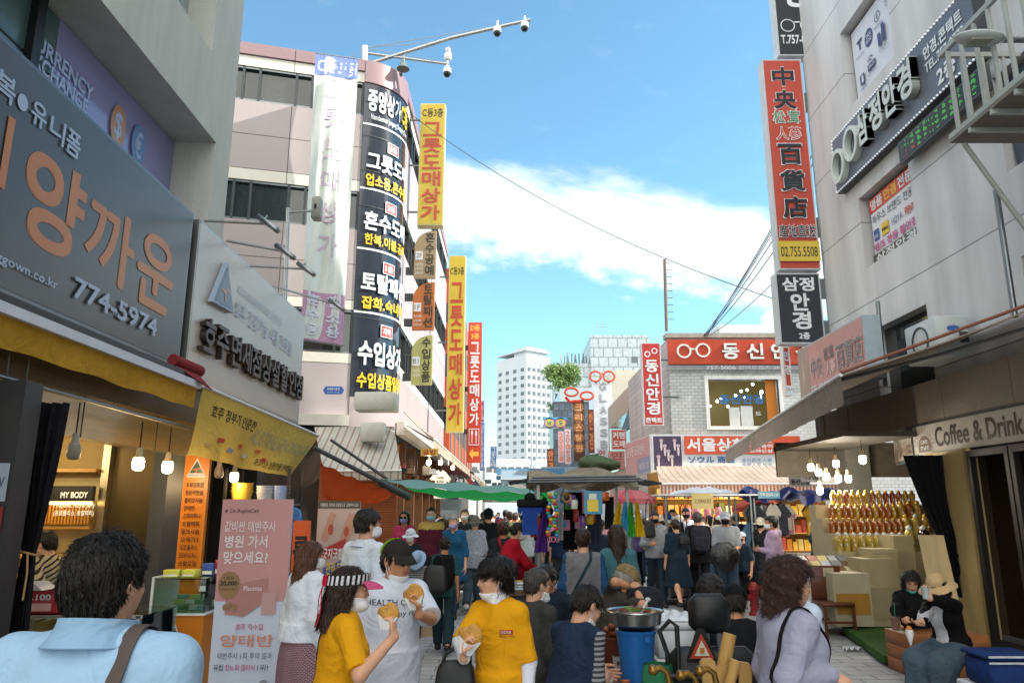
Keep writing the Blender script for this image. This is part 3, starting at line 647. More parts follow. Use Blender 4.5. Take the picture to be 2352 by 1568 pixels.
  m.tube([(-.009,.115,.01),(0,.117,.013),(.009,.115,.01)],.0018,fr,5);hmb(m,'glasses')
 if hat:
  kd=hat['kind'];m=MB();hm_=hat['mat'];b2=hat.get('mat2',hm_)
  def dome(th0,th1,m_,e=0,zc=.034,base=.0,ph0=0,ph1=2*pi,zs=1.0):
   def fn(u,v):
    a=ph0+(ph1-ph0)*u;t=th0+(th1-th0)*v;return ((.091+e)*cos(t)*sin(a),-.014+(.111+e)*cos(t)*cos(a),zc+base+(.098+e)*zs*sin(t))
   m.sheet(fn,28,7,m_,thick=-.004)
  if kd in ('cap','capback'):
   sg=1 if kd== 'cap' else -1
   dome(R(2),R(88),hm_,.004)
   if b2 is not hm_:dome(R(2),R(80),b2,.0075,ph0=pi*.62,ph1=pi*1.38)
   m.ball((0,-.014,.139),(.009,.009,.005),b2,8,5)
   def br(u,v):
    a=(u-.5)*1.9;r=1+v*.62*cos(a*.72);return ((.093)*sin(a)*(1+.12*v),-.014+(.113)*cos(a)*r*1.0*sg,.044-.03*v*v-.016*abs(a)*v*1.4)
   m.sheet(br,14,6,hat.get('brim',hm_),thick=.006 if sg>0 else -.006)
  elif kd in ('bucket','sun'):
   W_=hat.get('w',.07);dome(R(-8),R(88),hm_,.006)
   def br(u,v):
    a=2*pi*u;r=1+v*(W_/.1);return ((.096)*r*sin(a),-.014+(.116)*r*cos(a),.022-hat.get('droop',.5)*W_*v*v+.008*v*sin(a*3+ph)+.006*v*sin(a*7))
   m.sheet(br,40,5,b2,thick=.004)
  elif kd== 'visor':
   for k in range(52):
    def bd(u,v):a=2*pi*(k+u)/52;return ((.105)*sin(a),-.018+(.128)*cos(a),.052+.018*cos(a)+(v-.5)*.05)
    m.sheet(bd,2,2,hm_ if k % 2 else hat['mat3'],thick=-.004)
   def br(u,v):
    a=(u-.5)*1.9;r=1+v*.66*cos(a*.72);return ((.105)*sin(a)*(1+.14*v),-.018+(.128)*cos(a)*r,.052-.028*v*v-.014*abs(a)*v)
   m.sheet(br,16,6,b2,thick=.005)
  hmb(m,'hat' if kd != 'visor' else 'visor')
 def toworld(q):r_=Matrix.Rotation(face,3,'Z');return Vc(loc)+r_@Vc(np.array(q)*s)
 root_info[root.name]=dict(grips=[(toworld(g[0]),g[1],g[2]) for g in grips],J=dict(P=P,NK=NK,SHO=SHO,HD=HD,HM=HM,AR=AR,up=up,fw=fw,rt=rt),s=s,W=toworld)
 return root
root_info={}
# ================= the ground and the buildings
gm=patmat('paving','#b0b0b0','#66676a',.75,s=1,bw=.42,bh=.21,mortar=.008,v=.82,dirt=.8,dmin=.6)
g=MB();g.quad((-400,-60,0),(400,-60,0),(400,700,0),(-400,700,0),gm);struct(g,'ground')
STUC=mat('#b9bbb4',rough=.9,var=.14,scale=5,bump=.5,bscale=90,kind='stucco',stretch=(1,1,.15));STUD=mat('#a3a69e',rough=.9,var=.1,scale=3,bump=.3,bscale=90,kind='stucco')
STEEL=mat('#b8ab90',rough=.28,metal=.85,var=.15,scale=3,bump=.03,bscale=40,kind='steel',stretch=(1,1,8));BLK=paint('#17181a');DKG=paint('#3c4043');WHT=paint('#d9dad6');GREYM=metal('#7f8486');POLE=metal('#a9abab',rough=.45)
GLS=glassmat();DGLS=mat('#2b3236',rough=.08,var=.3,scale=.8,kind='window_glass',spec=.8);CGLS=glassmat('#b9c4bc',.02,.5)
# ---- stucco building on the left
A=thing('stucco_building','grey stucco building with a deep window recess filled by purple film','building',(-5.5,3,0))
b=MB();X0,X1=-4.32,-3.75
b.box((X0,8.58,0),(X1,9.05,14),STUC);b.box((X0,-6,6.23),(X1,8.58,7.27),STUC);b.box((X0,-6,9.3),(X1,8.58,14),STUC)
b.box((X0,8.22,7.27),(X1,8.58,9.3),STUC);b.box((X0,-6,7.27),(X1,5.3,9.3),STUC);b.box((X0,-6,2.62),(X1,8.58,4.0),STUD);b.box((X0,-6,4.0),(X1,1.5,6.23),STUC)
b.box((-9,-6,2.62),(X0,9.05,14),STUD);b.box((-9,8.75,0),(X0,9.05,2.62),STUD);b.build('wall',A)
f=MB();PUR=mat('#8f8fc0',rough=.12,var=.06,scale=1.2,kind='film',spec=.6)
f.box((-4.30,6.15,4.0),(-4.27,8.57,6.22),PUR);wf=f.build('window',A)
f=MB();fr=paint('#5a5e64')
for y in (6.14,7.38):f.box((-4.27,y,4.0),(-4.255,y+.022,6.22),fr)
f.box((-4.27,6.17,5.32),(-4.256,8.57,5.34),fr);f.box((-4.27,8.545,4.0),(-4.25,8.57,6.22),WHT);f.box((-4.27,6.17,6.19),(-4.25,8.54,6.225),paint('#7a6a55'));f.build('frame',wf)
B=Board(wf,(-4.26,6.16,4.0),UY,UZ,2.4,2.22);LB=sign('#a9bde0')
wf_off=wf
def lettered(B,parent):
 if B.mb.v:return B.mb.build('lettering',None,auto=False)
B.tp('URRENCY',(85,105),(212,218),LB,bold=.06);
B.mb.v=[];B.mb.f=[];B.mb.m=[];B.mb.sm=[];B.mb.mats=[]
def two(u0,v0,u1,v1,t):B.text(t,u0,v0,u1-u0,v1-v0,LB,bold=.05)
def pxuv(px,py):return B.uv(px,py)
a1=pxuv(84,120);a2=pxuv(215,250);a3=pxuv(205,265)
vt=(pxuv(84,80)[1]+pxuv(212,195)[1])/2;vb=(pxuv(84,112)[1]+pxuv(205,232)[1])/2;ub,ue=pxuv(80,110)[0],pxuv(213,215)[0]
two(ub,vb,ue,vt,'URRENCY');h_=vt-vb;two(ub-.02,vb-h_*1.12,ue-.06,vb-h_*.12,'XCHANGE')
for (px,py),c,t in (((270,290),'#b98a62','$'),((316,333),'#5f86b8','€')):
 u,v=pxuv(px,py);B.disc(u,v,.15,.24,sign(c));B.text(t,u-.075,v-.16,.15,.32,LB,bold=.03)
o=lettered(B,wf);o.parent=A;o.data.transform(Matrix.Translation(-A.location));
f=MB();gp=mat('#4f6a68',rough=.25,var=.4,scale=2,kind='pane',spec=.6)
f.box((-4.30,1.5,4.0),(-4.275,5.75,6.22),gp);f.box((-4.28,5.75,4.0),(-4.2,5.86,6.22),BLK);f.box((-4.30,5.86,4.0),(-4.275,6.14,6.22),gp)
for z in (4.9,5.6):f.box((-4.275,1.5,z),(-4.268,6.13,z+.02),BLK)
f.build('side_window',A)
f=MB();f.box((-4.2,5.3,7.27),(-4.16,8.2,9.3),mat('#93a9bd',rough=.1,var=.5,scale=4,kind='poster_glass',spec=.6));f.box((-4.15,8.06,7.27),(-4.1,8.2,9.3),paint('#8f9a9a'));f.build('upper_window',A)
# ---- low shop annexe that carries the pale sign
L=thing('shop_annexe','low shop annexe under the pale duty free sign','building',(-5,10.4,0))
b=MB();b.box((-8,9.05,2.5),(-3.62,11.8,4.7),STUD);b.box((-8,11.5,0),(-3.9,11.8,2.5),DKG);b.box((-8,9.05,0),(-7.8,11.5,2.5),DKG);b.build('wall',L)
b=MB()
for i in range(26):b.box((-4.6,9.1+i*.092,0),(-4.55,9.15+i*.092,2.5),mat('#6d5a3c',rough=.5,kind='slat'))
b.build('shutter',L)
# ---- shop interior under the stucco building
S=thing('supplement_shop','lit supplement shop interior with a dark headed shelf wall','shop',(-5.4,6.5,0))
CRM=mat('#b59a5e',rough=.6,var=.08,kind='plaster');b=MB();b.box((-8.6,2.5,0),(-8.4,8.7,2.6),CRM);b.box((-8.4,8.55,0),(-4.42,8.74,2.6),CRM);b.box((-8.6,-6,2.5),(-4.33,8.74,2.6),mat('#4a4438',rough=.7,kind='ceiling'));b.box((-8.4,2.3,0),(-4.4,2.5,2.6),CRM);b.build('wall',S)
b=MB()   # brushed steel wall and door frame to the right of the shelves
b.box((-4.42,8.30,0),(-3.78,8.56,2.5),mat('#54452a',rough=.35,metal=.6,var=.2,scale=2,stretch=(1,1,.2),kind='steel'));b.box((-4.5,8.22,0),(-4.42,8.56,2.5),STEEL);b.box((-3.78,7.9,0),(-3.62,8.7,2.6),DKG);b.build('side_panel',S)
sh=MB();wd=mat('#c08f45',rough=.5,scale=4,kind='board')
for z in (.35,.8,1.2,1.5,2.1):sh.box((-6.3,8.15,z),(-4.52,8.5,z+.035),wd)
sh.box((-6.3,8.5,0),(-4.52,8.54,2.05),mat('#d0c48a',rough=.5,kind='board'));sh.build('shelf',S)
h=MB();h.box((-6.3,8.1,1.79),(-4.5,8.16,1.95),paint('#1b1512'));h.box((-6.3,8.09,1.755),(-4.5,8.12,1.785),mat('#ffd98a',emit=2.2,kind='lamp'));h.build('header',S)
q=MB();rs=random.Random(4)
for z in (.39,.84):
 x=-6.2
 while x<-4.65:
  w_=rs.uniform(.08,.14);hh=rs.uniform(.18,.26);c=rs.choice(['#1b1a1a','#2c2420','#c4a25a','#e3dcc4','#8a5a2b','#3a4a3a']);t=thing('supplement_box',{'#1b1a1a':'black','#2c2420':'dark brown','#c4a25a':'gold','#e3dcc4':'cream','#8a5a2b':'tan','#3a4a3a':'dark green'}[c]+' supplement carton on the '+('lower' if z<.5 else 'upper')+' lit shop shelf','box',(x+w_/2,8.26,z),0,'supplement cartons on the shop shelves');q=MB();q.box((-w_/2,-.06,0),(w_/2,.06,hh),paint(c));q.build('carton',t,local=True);x+=w_+.015
hc=MB();hc.box((-6.0,8.12,1.55),(-4.52,8.15,1.75),patmat('honeycomb','#c98a28','#6e3c10',.5,s=(9,1,16),duty=.62));hc.build('picture',S)
B=Board(S,(-6.0,8.1,1.6),UX,UZ,1.3,.6);IV=mat('#e9e2cf',rough=.5,emit=.25,kind='letters')
B.O.y=8.095;B.tp('MY BODY',(139,1143),(203,1129),IV,bold=.06)
B.O.y=8.11;B.tp('Propolis, Royal Jelly',(123,1168),(220,1153),IV,bold=.02);B.tp('(프로폴리스, 로얄제리)',(123,1186),(217,1171),IV,bold=.02);B.done()
aw=thing('yellow_awning','yellow shop awning rolled into its white cassette under the grey sign','awning',(-3.35,5,2.9))
YEL=cloth('#c79a34',trans=.25,var=.15);b=MB();b.box((-3.44,1,2.98),(-3.2,7.42,3.03),paint('#262420'));b.box((-3.22,1,2.89),(-3.15,7.42,2.96),paint('#c9cdd6'));b.build('cassette',aw)
b=MB();b.tube([(-3.28,1,3.0),(-3.28,7.4,3.0)],.055,YEL,12);b.build('roll',aw)
b=MB();b.sheet(lambda u,v:(-3.19+.012*sin(u*30)*v,1+u*6.4,2.89-.2*v-.008*sin(u*50)*v),90,4,YEL);b.build('valance',aw)
b=MB();b.tube([(-3.3,3.5,2.55),(-3.3,8.6,2.5)],.018,GREYM,8);
for y in (4.75,4.95):b.tube([(-3.3,y,2.85),(-3.29,y,2.3)],.006,GREYM,5)
b.build('rail',aw)
fa=MB();fa.box((-3.72,1,2.28),(-3.55,8.6,2.62),STEEL);fa.box((-3.75,1,2.62),(-3.5,8.6,3.0),paint('#5a4c34'))
for y in (3.2,4.6,6.1,7.4):fa.box((-3.55,y,2.28),(-3.546,y+.01,2.62),DKG)
solo(fa,'fascia','brushed steel fascia above the supplement shop entrance','fascia')
# ---- pink corner building
C_=thing('corner_mall','pink panelled corner mall with a rounded dark glass corner','building',(-6,20,0))
PNK=mat('#a79d9d',rough=.45,var=.06,scale=.7,kind='panel');PNT=mat('#8d7478',rough=.45,var=.06,kind='panel');CRE=mat('#d6d2c6',rough=.5,var=.06,kind='panel');JNT=paint('#4c3f3c');WIN=mat('#2c302e',rough=.06,var=.6,scale=.9,kind='window_glass',spec=.9)
ph=R(15);du=Vc((-cos(ph),-sin(ph),0));nf=Vc((sin(ph),-cos(ph),0))
XS=-2.9;RC=1.2;CC=Vc((XS-RC,18.27,0));FP=CC+nf*RC;SP=Vc((XS,18.27,0));LEV=[(3.8,5.05,PNK),(5.05,5.3,JNT),(5.3,6.35,'w'),(6.35,6.6,CRE),(6.6,8.4,PNK),(8.4,9.4,'w'),(9.4,9.7,CRE),(9.7,11.5,PNK),(11.5,12.42,'w'),(12.42,12.72,CRE),(12.72,13.05,PNT)]
LEV[1]=(5.05,5.3,CRE)
def facade(P0,U,L_,N,win,pan,fr,step,x_off=0,blank=False):
 """flat facade P0 + U*s: bands of panels and ribbon windows"""
 for z0,z1,m in LEV:
  def bx(s0,s1,za,zb,d0,d1,mb,mm):
   p=[P0+U*s0+N*d0,P0+U*s1+N*d0,P0+U*s1+N*d1,P0+U*s0+N*d1];vs=[(v.x,v.y,z) for z in (za,zb) for v in p];mb.add(vs,[(3,2,1,0),(4,5,6,7),(0,1,5,4),(1,2,6,5),(2,3,7,6),(3,0,4,7)],mm)
  if m== 'w':
   s=0;k=0
   while s<L_:e=step*.5 if k % 2 else step*.22;bx(s,min(s+e,L_),z0,z1,-.3,-.12,win,WIN);bx(s,s+.06,z0,z1,-.12,-.02,fr,DKG);s+=e;k+=1
   bx(0,L_,z0,z0+.05,-.1194,-.03,fr,GREYM);bx(0,L_,z1-.05,z1,-.1194,-.03,fr,GREYM)
  else:
   d=.05 if m is PNT else .0;s=0;g_=.008
   while s<L_:
    e=min(s+step,L_);zs=[z0,(z0+z1)/2,z1] if z1-z0>1.5 else [z0,z1]
    for za,zb in zip(zs,zs[1:]):bx(s+g_,e-g_,za+g_,zb-g_,-.3,d,pan,m)
    s=e
   bx(0,L_,z0,z1,-.3,-.02,fr,JNT)
wn,pn_,fr_=MB(),MB(),MB();facade(FP,du,15,nf,wn,pn_,fr_,1.75);facade(SP,UY,13.2,UX,wn,pn_,fr_,2.2)
core=MB();core.box((-18,19.2,0),(XS-.32,31.4,12.9),DKG);core.add([(FP.x-.1,FP.y+.35,0),(XS-.35,18.6,0),(XS-.35,19.2,0),(-18,19.2,0),(FP.x+du.x*15,FP.y+du.y*15+.35,0)]+[(FP.x-.1,FP.y+.35,12.9),(XS-.35,18.6,12.9),(XS-.35,19.2,12.9),(-18,19.2,12.9),(FP.x+du.x*15,FP.y+du.y*15+.35,12.9)],[(0,1,6,5),(1,2,7,6),(3,4,9,8),(4,0,5,9),(5,6,7,8,9)],DKG);core.build('core',C_)
pn_.build('cladding',C_);wn.build_each('window',C_);fr_.build_each('mullion',C_)
def arc(t,r):a=ph-pi/2+t*(pi/2-ph);return CC+Vc((cos(a),sin(a),0))*r
cn=MB()
def ring_(z0,z1,r,m,r0=.9):cn.sheet(lambda u,v:arc(u,r)+UZ*(z0+(z1-z0)*v),20,1,m);cn.sheet(lambda u,v:arc(u,r+(r0-r)*v)+UZ*z1,20,1,m);cn.sheet(lambda u,v:arc(u,r0+(r-r0)*v)+UZ*z0,20,1,m)
ring_(12.42,13.05,RC+.06,PNT);cn.build('corner_cornice',C_);cn=MB();ring_(3.5,4.28,RC+.02,PNK);cn.build('corner_base',C_)
gl=MB();NV=mat('#252b36',rough=.12,var=.25,scale=1.5,kind='dark_glass',spec=.7);gl.sheet(lambda u,v:arc(u,RC+.03)+UZ*(4.28+8.12*v),24,1,NV);gl.build('curved_glass',C_)
B=Board(C_,(0,0,0),UX,UZ,RC*(pi/2-ph),8.12);WA_=B.W
B.warp=lambda u,v,l:arc(u/WA_,RC+.035+l)+UZ*(4.28+v);WL=sign('#d8dce0');YL=sign('#d6b52e');RD=sign('#a8453a')
for v in (2.02,3.62,5.2,6.95):B.rect(.0,v,WA_,v+.05,WL)
for i in range(1,9):B.rect(0,i*.95,WA_,i*.95+.015,DKG)
def ln(t,v,h,m,u0=.08,u1=.98,bold=.05,**k):B.text(t,u0*WA_,v,(u1-u0)*WA_,h,m,bold=bold,**k)
ln('중앙상가',7.35,.62,WL,.06,.7);ln('C동',7.35,.62,YL,.7,.97);ln('Namdaemun Jungang Shopping Town',6.72+.35,.2,WL,.12,.95,.0)
for v,s_ in ((6.35,'3층'),(4.72,'2층'),(3.12,'1층'),(1.52,'지하')):
 B.rect(.42*WA_,v-.03,.66*WA_,v+.27,WL);B.rect(.43*WA_,v-.01,.65*WA_,v+.25,RD);B.text(s_,.46*WA_,v+.03,.16*WA_,.18,WL,bold=.05)
ln('그릇도매',5.72,.5,WL);ln('업소용.혼수용',5.28,.34,YL,.08,.95,.05)
ln('혼수도매',4.12,.5,WL);ln('한복.이불.공예',3.74,.3,YL,.1,.97)
ln('토탈패션',2.55,.5,WL);ln('잡화.숙녀복',2.12,.32,YL,.1,.97)
ln('수입상가',.75,.6,WL);ln('수입상품일체',.2,.38,YL,.08,.97);B.done()
b=MB();q0=FP+du*15;b.slab(q0+nf*.35+UZ*3.8,FP+nf*.35+UZ*3.8,FP+nf*.0+UZ*3.82,q0+UZ*3.82,.06,CRE);b.slab(q0+nf*.35+UZ*3.55,FP+nf*.35+UZ*3.55,FP+nf*.35+UZ*3.79,q0+nf*.35+UZ*3.79,.05,CRE);b.slab(SP+UX*.25+UZ*3.5,SP+UX*.25+UY*13.2+UZ*3.5,SP+UX*.25+UY*13.2+UZ*3.82,SP+UX*.25+UZ*3.82,.2,CRE)
b.build('ledge',C_)
b=MB();wdk=mat('#6e4a2a',rough=.6,var=.3,scale=2,kind='shopfront');b.slab(q0+nf*.0,FP+nf*.0,FP+UZ*3.5,q0+UZ*3.5,.1,mat('#34251a',rough=.7,var=.5,scale=1.5,kind='shopfront'));b.slab(SP-UX*.6,SP+UY*13.2-UX*.6,SP+UY*13.2-UX*.6+UZ*3.5,SP-UX*.6+UZ*3.5,.1,mat('#3a2a1d',rough=.7,var=.5,scale=1.5,kind='shopfront'))
for i in range(7):b.box((XS-.6,18.3+i*2.1,0),(XS-.02,18.42+i*2.1,3.5),wdk)
b.build('shop_front',C_)
# ---- orange building behind it, and further down the left side
Dm=thing('orange_building','orange and grey building beyond the pink mall','building',(-5,40,0));b=MB();fw2=MB();ORG=mat('#b5532e',rough=.5,var=.1,kind='panel')
for i,(z0,z1,m) in enumerate([(3.6,5,ORG),(5,6,WIN),(6,7.3,ORG),(7.3,8.3,WIN),(8.3,9.7,ORG),(9.7,10.6,WIN),(10.6,12.2,ORG)]):(b if m is ORG else fw2).box((-12,31.5,z0),(-2.75+(.08 if m is ORG else 0),50,z1),m)
b.box((-12,31.5,0),(-3.3,50,3.6),DKG)
for i in range(8):b.box((-2.8,32+i*2.3,3.6),(-2.6,32.3+i*2.3,12.2),mat('#8f8a86',rough=.6,kind='panel'))
b.build('wall',Dm);fw2.build_each('window',Dm)
for i,(y0,y1,h_,c,xx) in enumerate([(50.5,62,9,'#b8b6b0',-2.9),(62.5,80,11,'#9a9690',-3.2),(80.5,100,8,'#c0beb6',-3.6)]):
 t=thing('street_building',['pale three storey building past the orange one','grey building with blue signs further down the left side','low pale building far down the left side of the street'][i],'building',(-6,(y0+y1)/2,0));b=MB();m=mat(c,rough=.7,kind='wall');b.box((-14,y0,0),(xx,y1,h_),m);b.build('wall',t);f=MB()
 for z in np.arange(4,h_-1.2,2.6):f.box((xx,y0+.5,z),(xx+.03,y1-.5,z+1.3),WIN)
 f.build_each('window',t)
# ---- right hand stone building
GRN=patmat('brick','#d0d0d1','#96969a',.55,streak=1,s=1,rot=(pi/2,0,pi/2),bw=1.5,bh=.72,mortar=.012,v=.93,dirt=2.2,dmin=.78)
Bd=thing('stone_building','tall grey stone building with moulded window surrounds on the right','building',(9,4,0));XR=6.3
YW=[(10.85,12.55),(6.9,8.7),(3.2,5)];ZW=[(3.45,4.75),(5.88,7.2),(9.0,10.6),(12.2,13.8),(15.4,17)]
b=MB();T_=.35;zc=[3.0]
def col(y0,y1,z0,z1,mb=b,m=GRN):mb.box((XR,y0,z0),(XR+T_,y1,z1),m)
ys=[-14]+[q for w_ in reversed(YW) for q in w_]+[14.3]
for i in range(0,len(ys),2):col(ys[i],ys[i+1],3.0,20)
for y0,y1 in YW:
 zz=[3.0]+[q for w_ in ZW for q in w_]+[20]
 for i in range(0,len(zz),2):col(y0,y1,zz[i],zz[i+1])
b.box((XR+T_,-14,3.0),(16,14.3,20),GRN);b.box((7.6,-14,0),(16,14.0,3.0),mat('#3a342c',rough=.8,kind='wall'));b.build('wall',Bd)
MLD=mat('#8f8e88',rough=.7,var=.08,kind='stone_trim')
for k,(y0,y1) in enumerate(YW[:2]):
 for j,(z0,z1) in enumerate(ZW[:4]):
  f=MB();f.box((XR+.2,y0+.0,z0),(XR+.24,y1,z1),WIN);wnd=f.build('window',Bd);f=MB();wc=paint('#a4762f') if j in (1,) or k== 1 else paint('#2d2f31')
  for ya,yb,za,zb in ((y0,y0+.08,z0,z1),(y1-.1,y1,z0,z1),(y0+.08,y1-.1,z1-.1,z1),(y0+.08,y1-.1,z0,z0+.05)):f.box((XR+.015,ya,za),(XR+.2,yb,zb),wc)
  f.build('frame',wnd)
  f=MB();f.box((XR-.12,y0-.18,z1+.02),(XR+.02,y1+.18,z1+.12),MLD);f.box((XR-.22,y0-.28,z1+.12),(XR+.02,y1+.28,z1+.2),MLD);f.box((XR-.1,y0-.16,z0-.12),(XR+.02,y1+.16,z0-.0),MLD);f.box((XR-.04,y0-.16,z0),(XR+.02,y0-.01,z1+.02),MLD);f.box((XR-.04,y1+.01,z0),(XR+.02,y1+.16,z1+.02),MLD);f.build('sill',wnd)
WP=sign('#c9ccd6');NVY=sign('#3a3f66')
f=MB();f.box((XR+.17,10.93,9.06),(XR+.19,12.48,10.53),WP);po=f.build('poster',Bd);B=Board(Bd,(XR+.168,12.48,9.06),-UY,UZ,1.55,1.47)
B.disc(.62,.98,.15,.17,NVY);B.text('TAX',.52,.99,.2,.08,WP,bold=.06);B.text('REFUND',.51,.89,.22,.07,WP,bold=.06)
B.ring(.98,1.15,.1,.015,NVY);B.text('i',.965,1.1,.03,.1,NVY,bold=.1);B.text('Information',.85,.95,.28,.05,NVY)
B.text('T',.2,.95,.2,.2,NVY,bold=.1);B.text('hanbok rental',.14,.82,.3,.05,NVY)
B.ring(.6,.5,.12,.02,NVY,a0=30,a1=150);B.ring(.6,.48,.07,.018,NVY,a0=30,a1=150);B.rect(.5,.35,.78,.47,NVY);B.text('Wi-Fi',.53,.38,.22,.06,WP,bold=.05);B.text('Wi-Fi Rental',.48,.26,.3,.05,NVY)
B.rect(.2,.25,.36,.45,NVY);B.rect(.26,.28,.33,.42,WP);B.text('SIM CARD',.18,.14,.26,.06,NVY)
B.rect(.95,.55,1.05,.8,NVY);B.rect(1.1,.55,1.2,.9,NVY);B.text('Luggage',.95,.43,.3,.06,NVY);B.text('환전',1.3,1.1,.15,.2,NVY);B.done()
f=MB();f.box((XR+.14,10.94,6.0),(XR+.158,12.44,7.1),sign('#d5d7dc'));f.build('poster',Bd);B=Board(Bd,(XR+.138,12.47,5.9),-UY,UZ,1.56,1.22)
rd=sign('#c8412e');B.rect(0,.95,1.56,1.22,rd);B.text('명품',.06,.99,.42,.2,WL,bold=.04);B.text('안경',.54,.99,.42,.2,sign('#e0b52a'),bold=.04);B.text('전문',1.02,.99,.45,.2,WL,bold=.04)
B.text('하우스 브랜드 전문',.08,.73,1.35,.16,BLK);B.rect(.08,.42,.26,.62,sign('#2a4f9a'));B.rect(.36,.42,.6,.64,sign('#d8b72a'));B.text('Nikon',.38,.49,.2,.07,BLK,bold=.05);B.text('HOYA',.72,.48,.34,.12,sign('#4a5a80'));B.text('PENTA',1.15,.48,.38,.13,rd,bold=.05);B.text('ZEISS',.1,.46,.14,.06,WL)
B.text('렌즈 전문 할인점',.08,.22,1.4,.15,sign('#c0508a'),bold=.05);B.rect(0,-.0,1.56,.18,sign('#4a4438'));B.text('삼정안경',.1,.02,1.3,.15,WL,bold=.05);B.done()
f=MB();f.box((XR+.1,6.95,5.95),(XR+.118,8.64,7.14),sign('#3f4654'));f.build('poster',Bd);B=Board(Bd,(XR+.098,8.64,5.95),-UY,UZ,1.7,1.2);B.ring(.5,.75,.27,.03,WL);B.ring(1.15,.75,.27,.03,WL);B.text('삼정안경 2층',.2,.1,1.3,.25,WL,bold=.04);B.done()
GBM=mat('#7d7468',rough=.6,var=.18,scale=30,kind='granite');b=MB()
for i in range(14):b.box((XR-.15,-6+i*1.5+.006,2.95),(XR+.3,-6+i*1.5+1.494,3.55),GBM)
b.box((XR-.14,-6,2.94),(XR+.29,15,3.54),DKG);b.build('beam',Bd)
b=MB();b.box((XR-.1,13.9,0),(XR+.35,14.3,3.0),mat('#8a8a80',rough=.35,metal=.5,kind='steel'));b.build('pillar',Bd)
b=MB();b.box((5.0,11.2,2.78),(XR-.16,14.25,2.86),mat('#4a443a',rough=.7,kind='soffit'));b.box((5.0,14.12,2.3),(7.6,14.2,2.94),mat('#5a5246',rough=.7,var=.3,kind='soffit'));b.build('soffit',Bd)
b=MB();b.tube([(XR-.16,14.62,3),(XR-.16,14.62,20)],.07,mat('#8d8a7c',rough=.5,kind='pipe'),10);b.tube([(XR-.06,14.6,3),(XR-.06,14.6,20)],.035,POLE,8);b.build_each('drainpipe',Bd)
# ---- brick optician's building
E_=thing('brick_shop_building','small white brick building with a wide upstairs shop window','building',(9,28,0));WBR=patmat('brick','#c6c9ca','#a5a49f',.6,streak=1,s=1,rot=(pi/2,0,0),bw=.24,bh=.11,mortar=.014,v=.85,dirt=1.1,dmin=.7)
tz=R(7);RZ=Matrix.Rotation(-tz,3,'Z');
b=MB();Y0=25.0;wx0,wx1,wz0,wz1=6.7,9.1,4.45,6.05
for x0,x1,z0,z1 in ((5.4,wx0,0,7.5),(wx1,16,0,7.5),(wx0,wx1,0,wz0),(wx0,wx1,wz1,7.5)):b.box((x0,Y0,z0),(x1,Y0+.3,z1),WBR)
b.box((5.4,Y0+.3,0),(5.7,34,7.5),patmat('brick','#c6c9ca','#a5a49f',.6,streak=1,s=1,rot=(pi/2,0,pi/2),bw=.24,bh=.11,mortar=.014,v=.85,dirt=1.1,dmin=.7));b.box((5.7,Y0+.3,7.3),(16,34,7.48),DKG);b.box((5.7,28.5,0),(16,28.7,7.3),CRM);b.build('wall',E_)
b=MB();CN=mat('#9a968c',rough=.8,var=.25,kind='concrete');b.box((5.32,Y0-.1,7.5),(16,Y0+.4,7.66),CN);b.box((5.3,Y0-.12,6.36),(16,Y0,6.52),mat('#8b8d90',rough=.6,kind='trim'));b.build('parapet',E_)
b=MB()
for ya,yb,za,zb in ((wx0-.12,wx0,wz0-.12,wz1+.12),(wx1,wx1+.12,wz0-.12,wz1+.12),(wx0,wx1,wz1,wz1+.12),(wx0,wx1,wz0-.12,wz0)):b.box((ya,Y0-.06,za),(yb,Y0+.12,zb),WHT)
wn=b.build('window',E_);b=MB();b.box((wx0,Y0+.02,wz0),(wx1,Y0+.04,wz1),GLS);b.build('pane',wn)
b=MB();rs=random.Random(9)
for i in range(16):b.ball((rs.uniform(wx0,wx1),rs.uniform(Y0+.8,Y0+3),rs.uniform(5.2,6.2)),.045,mat('#eaffff',emit=14,kind='lamp'),8,5)
b.build_each('spotlight',E_)
b=MB();b.box((wx0+.7,Y0+.1,wz0),(wx0+1.05,Y0+.13,wz0+.65),WHT);b.box((wx0+1.1,Y0+.1,wz0),(wx0+1.5,Y0+.13,wz0+.7),WHT);b.box((wx0+2.0,Y0+.1,wz0+.0),(wx0+2.35,Y0+.13,wz1),sign('#c97a2a'));b.build_each('display_panel',E_)
B=Board(E_,(wx0,Y0-.005,wz0),UX,UZ,2.4,1.6);B.text('동신안경',.35,.75,1.5,.32,sign('#2f6ea8'),bold=.05);B.text('콘 택 트',.95,.35,.8,.15,WL);B.done()
B=board('sign_board','wide red rooftop sign with white spectacles and four big letters','sign',(5.35,Y0-.16,6.55),UX,8.5,.86,sign('#b5472f'),.16,root=E_)
G3=sign('#d8d8d4');B.ring(.55,.45,.25,.06,G3,d=.04);B.ring(1.2,.48,.25,.06,G3,d=.04);B.rect(.78,.5,.98,.56,G3)
for i,ch in enumerate('동신안경'):B.text(ch,1.85+i*.84,.17,.58,.55,G3,bold=.035,ext=.05)
B.done()
B=Board(E_,(5.35,Y0-.125,6.36),UX,UZ,8,.16);B.text('757-5006',1.3,.02,1.0,.12,WL,bold=.03);B.text('콘택트렌즈 2F',2.4,.02,1.4,.12,WL);B.done()
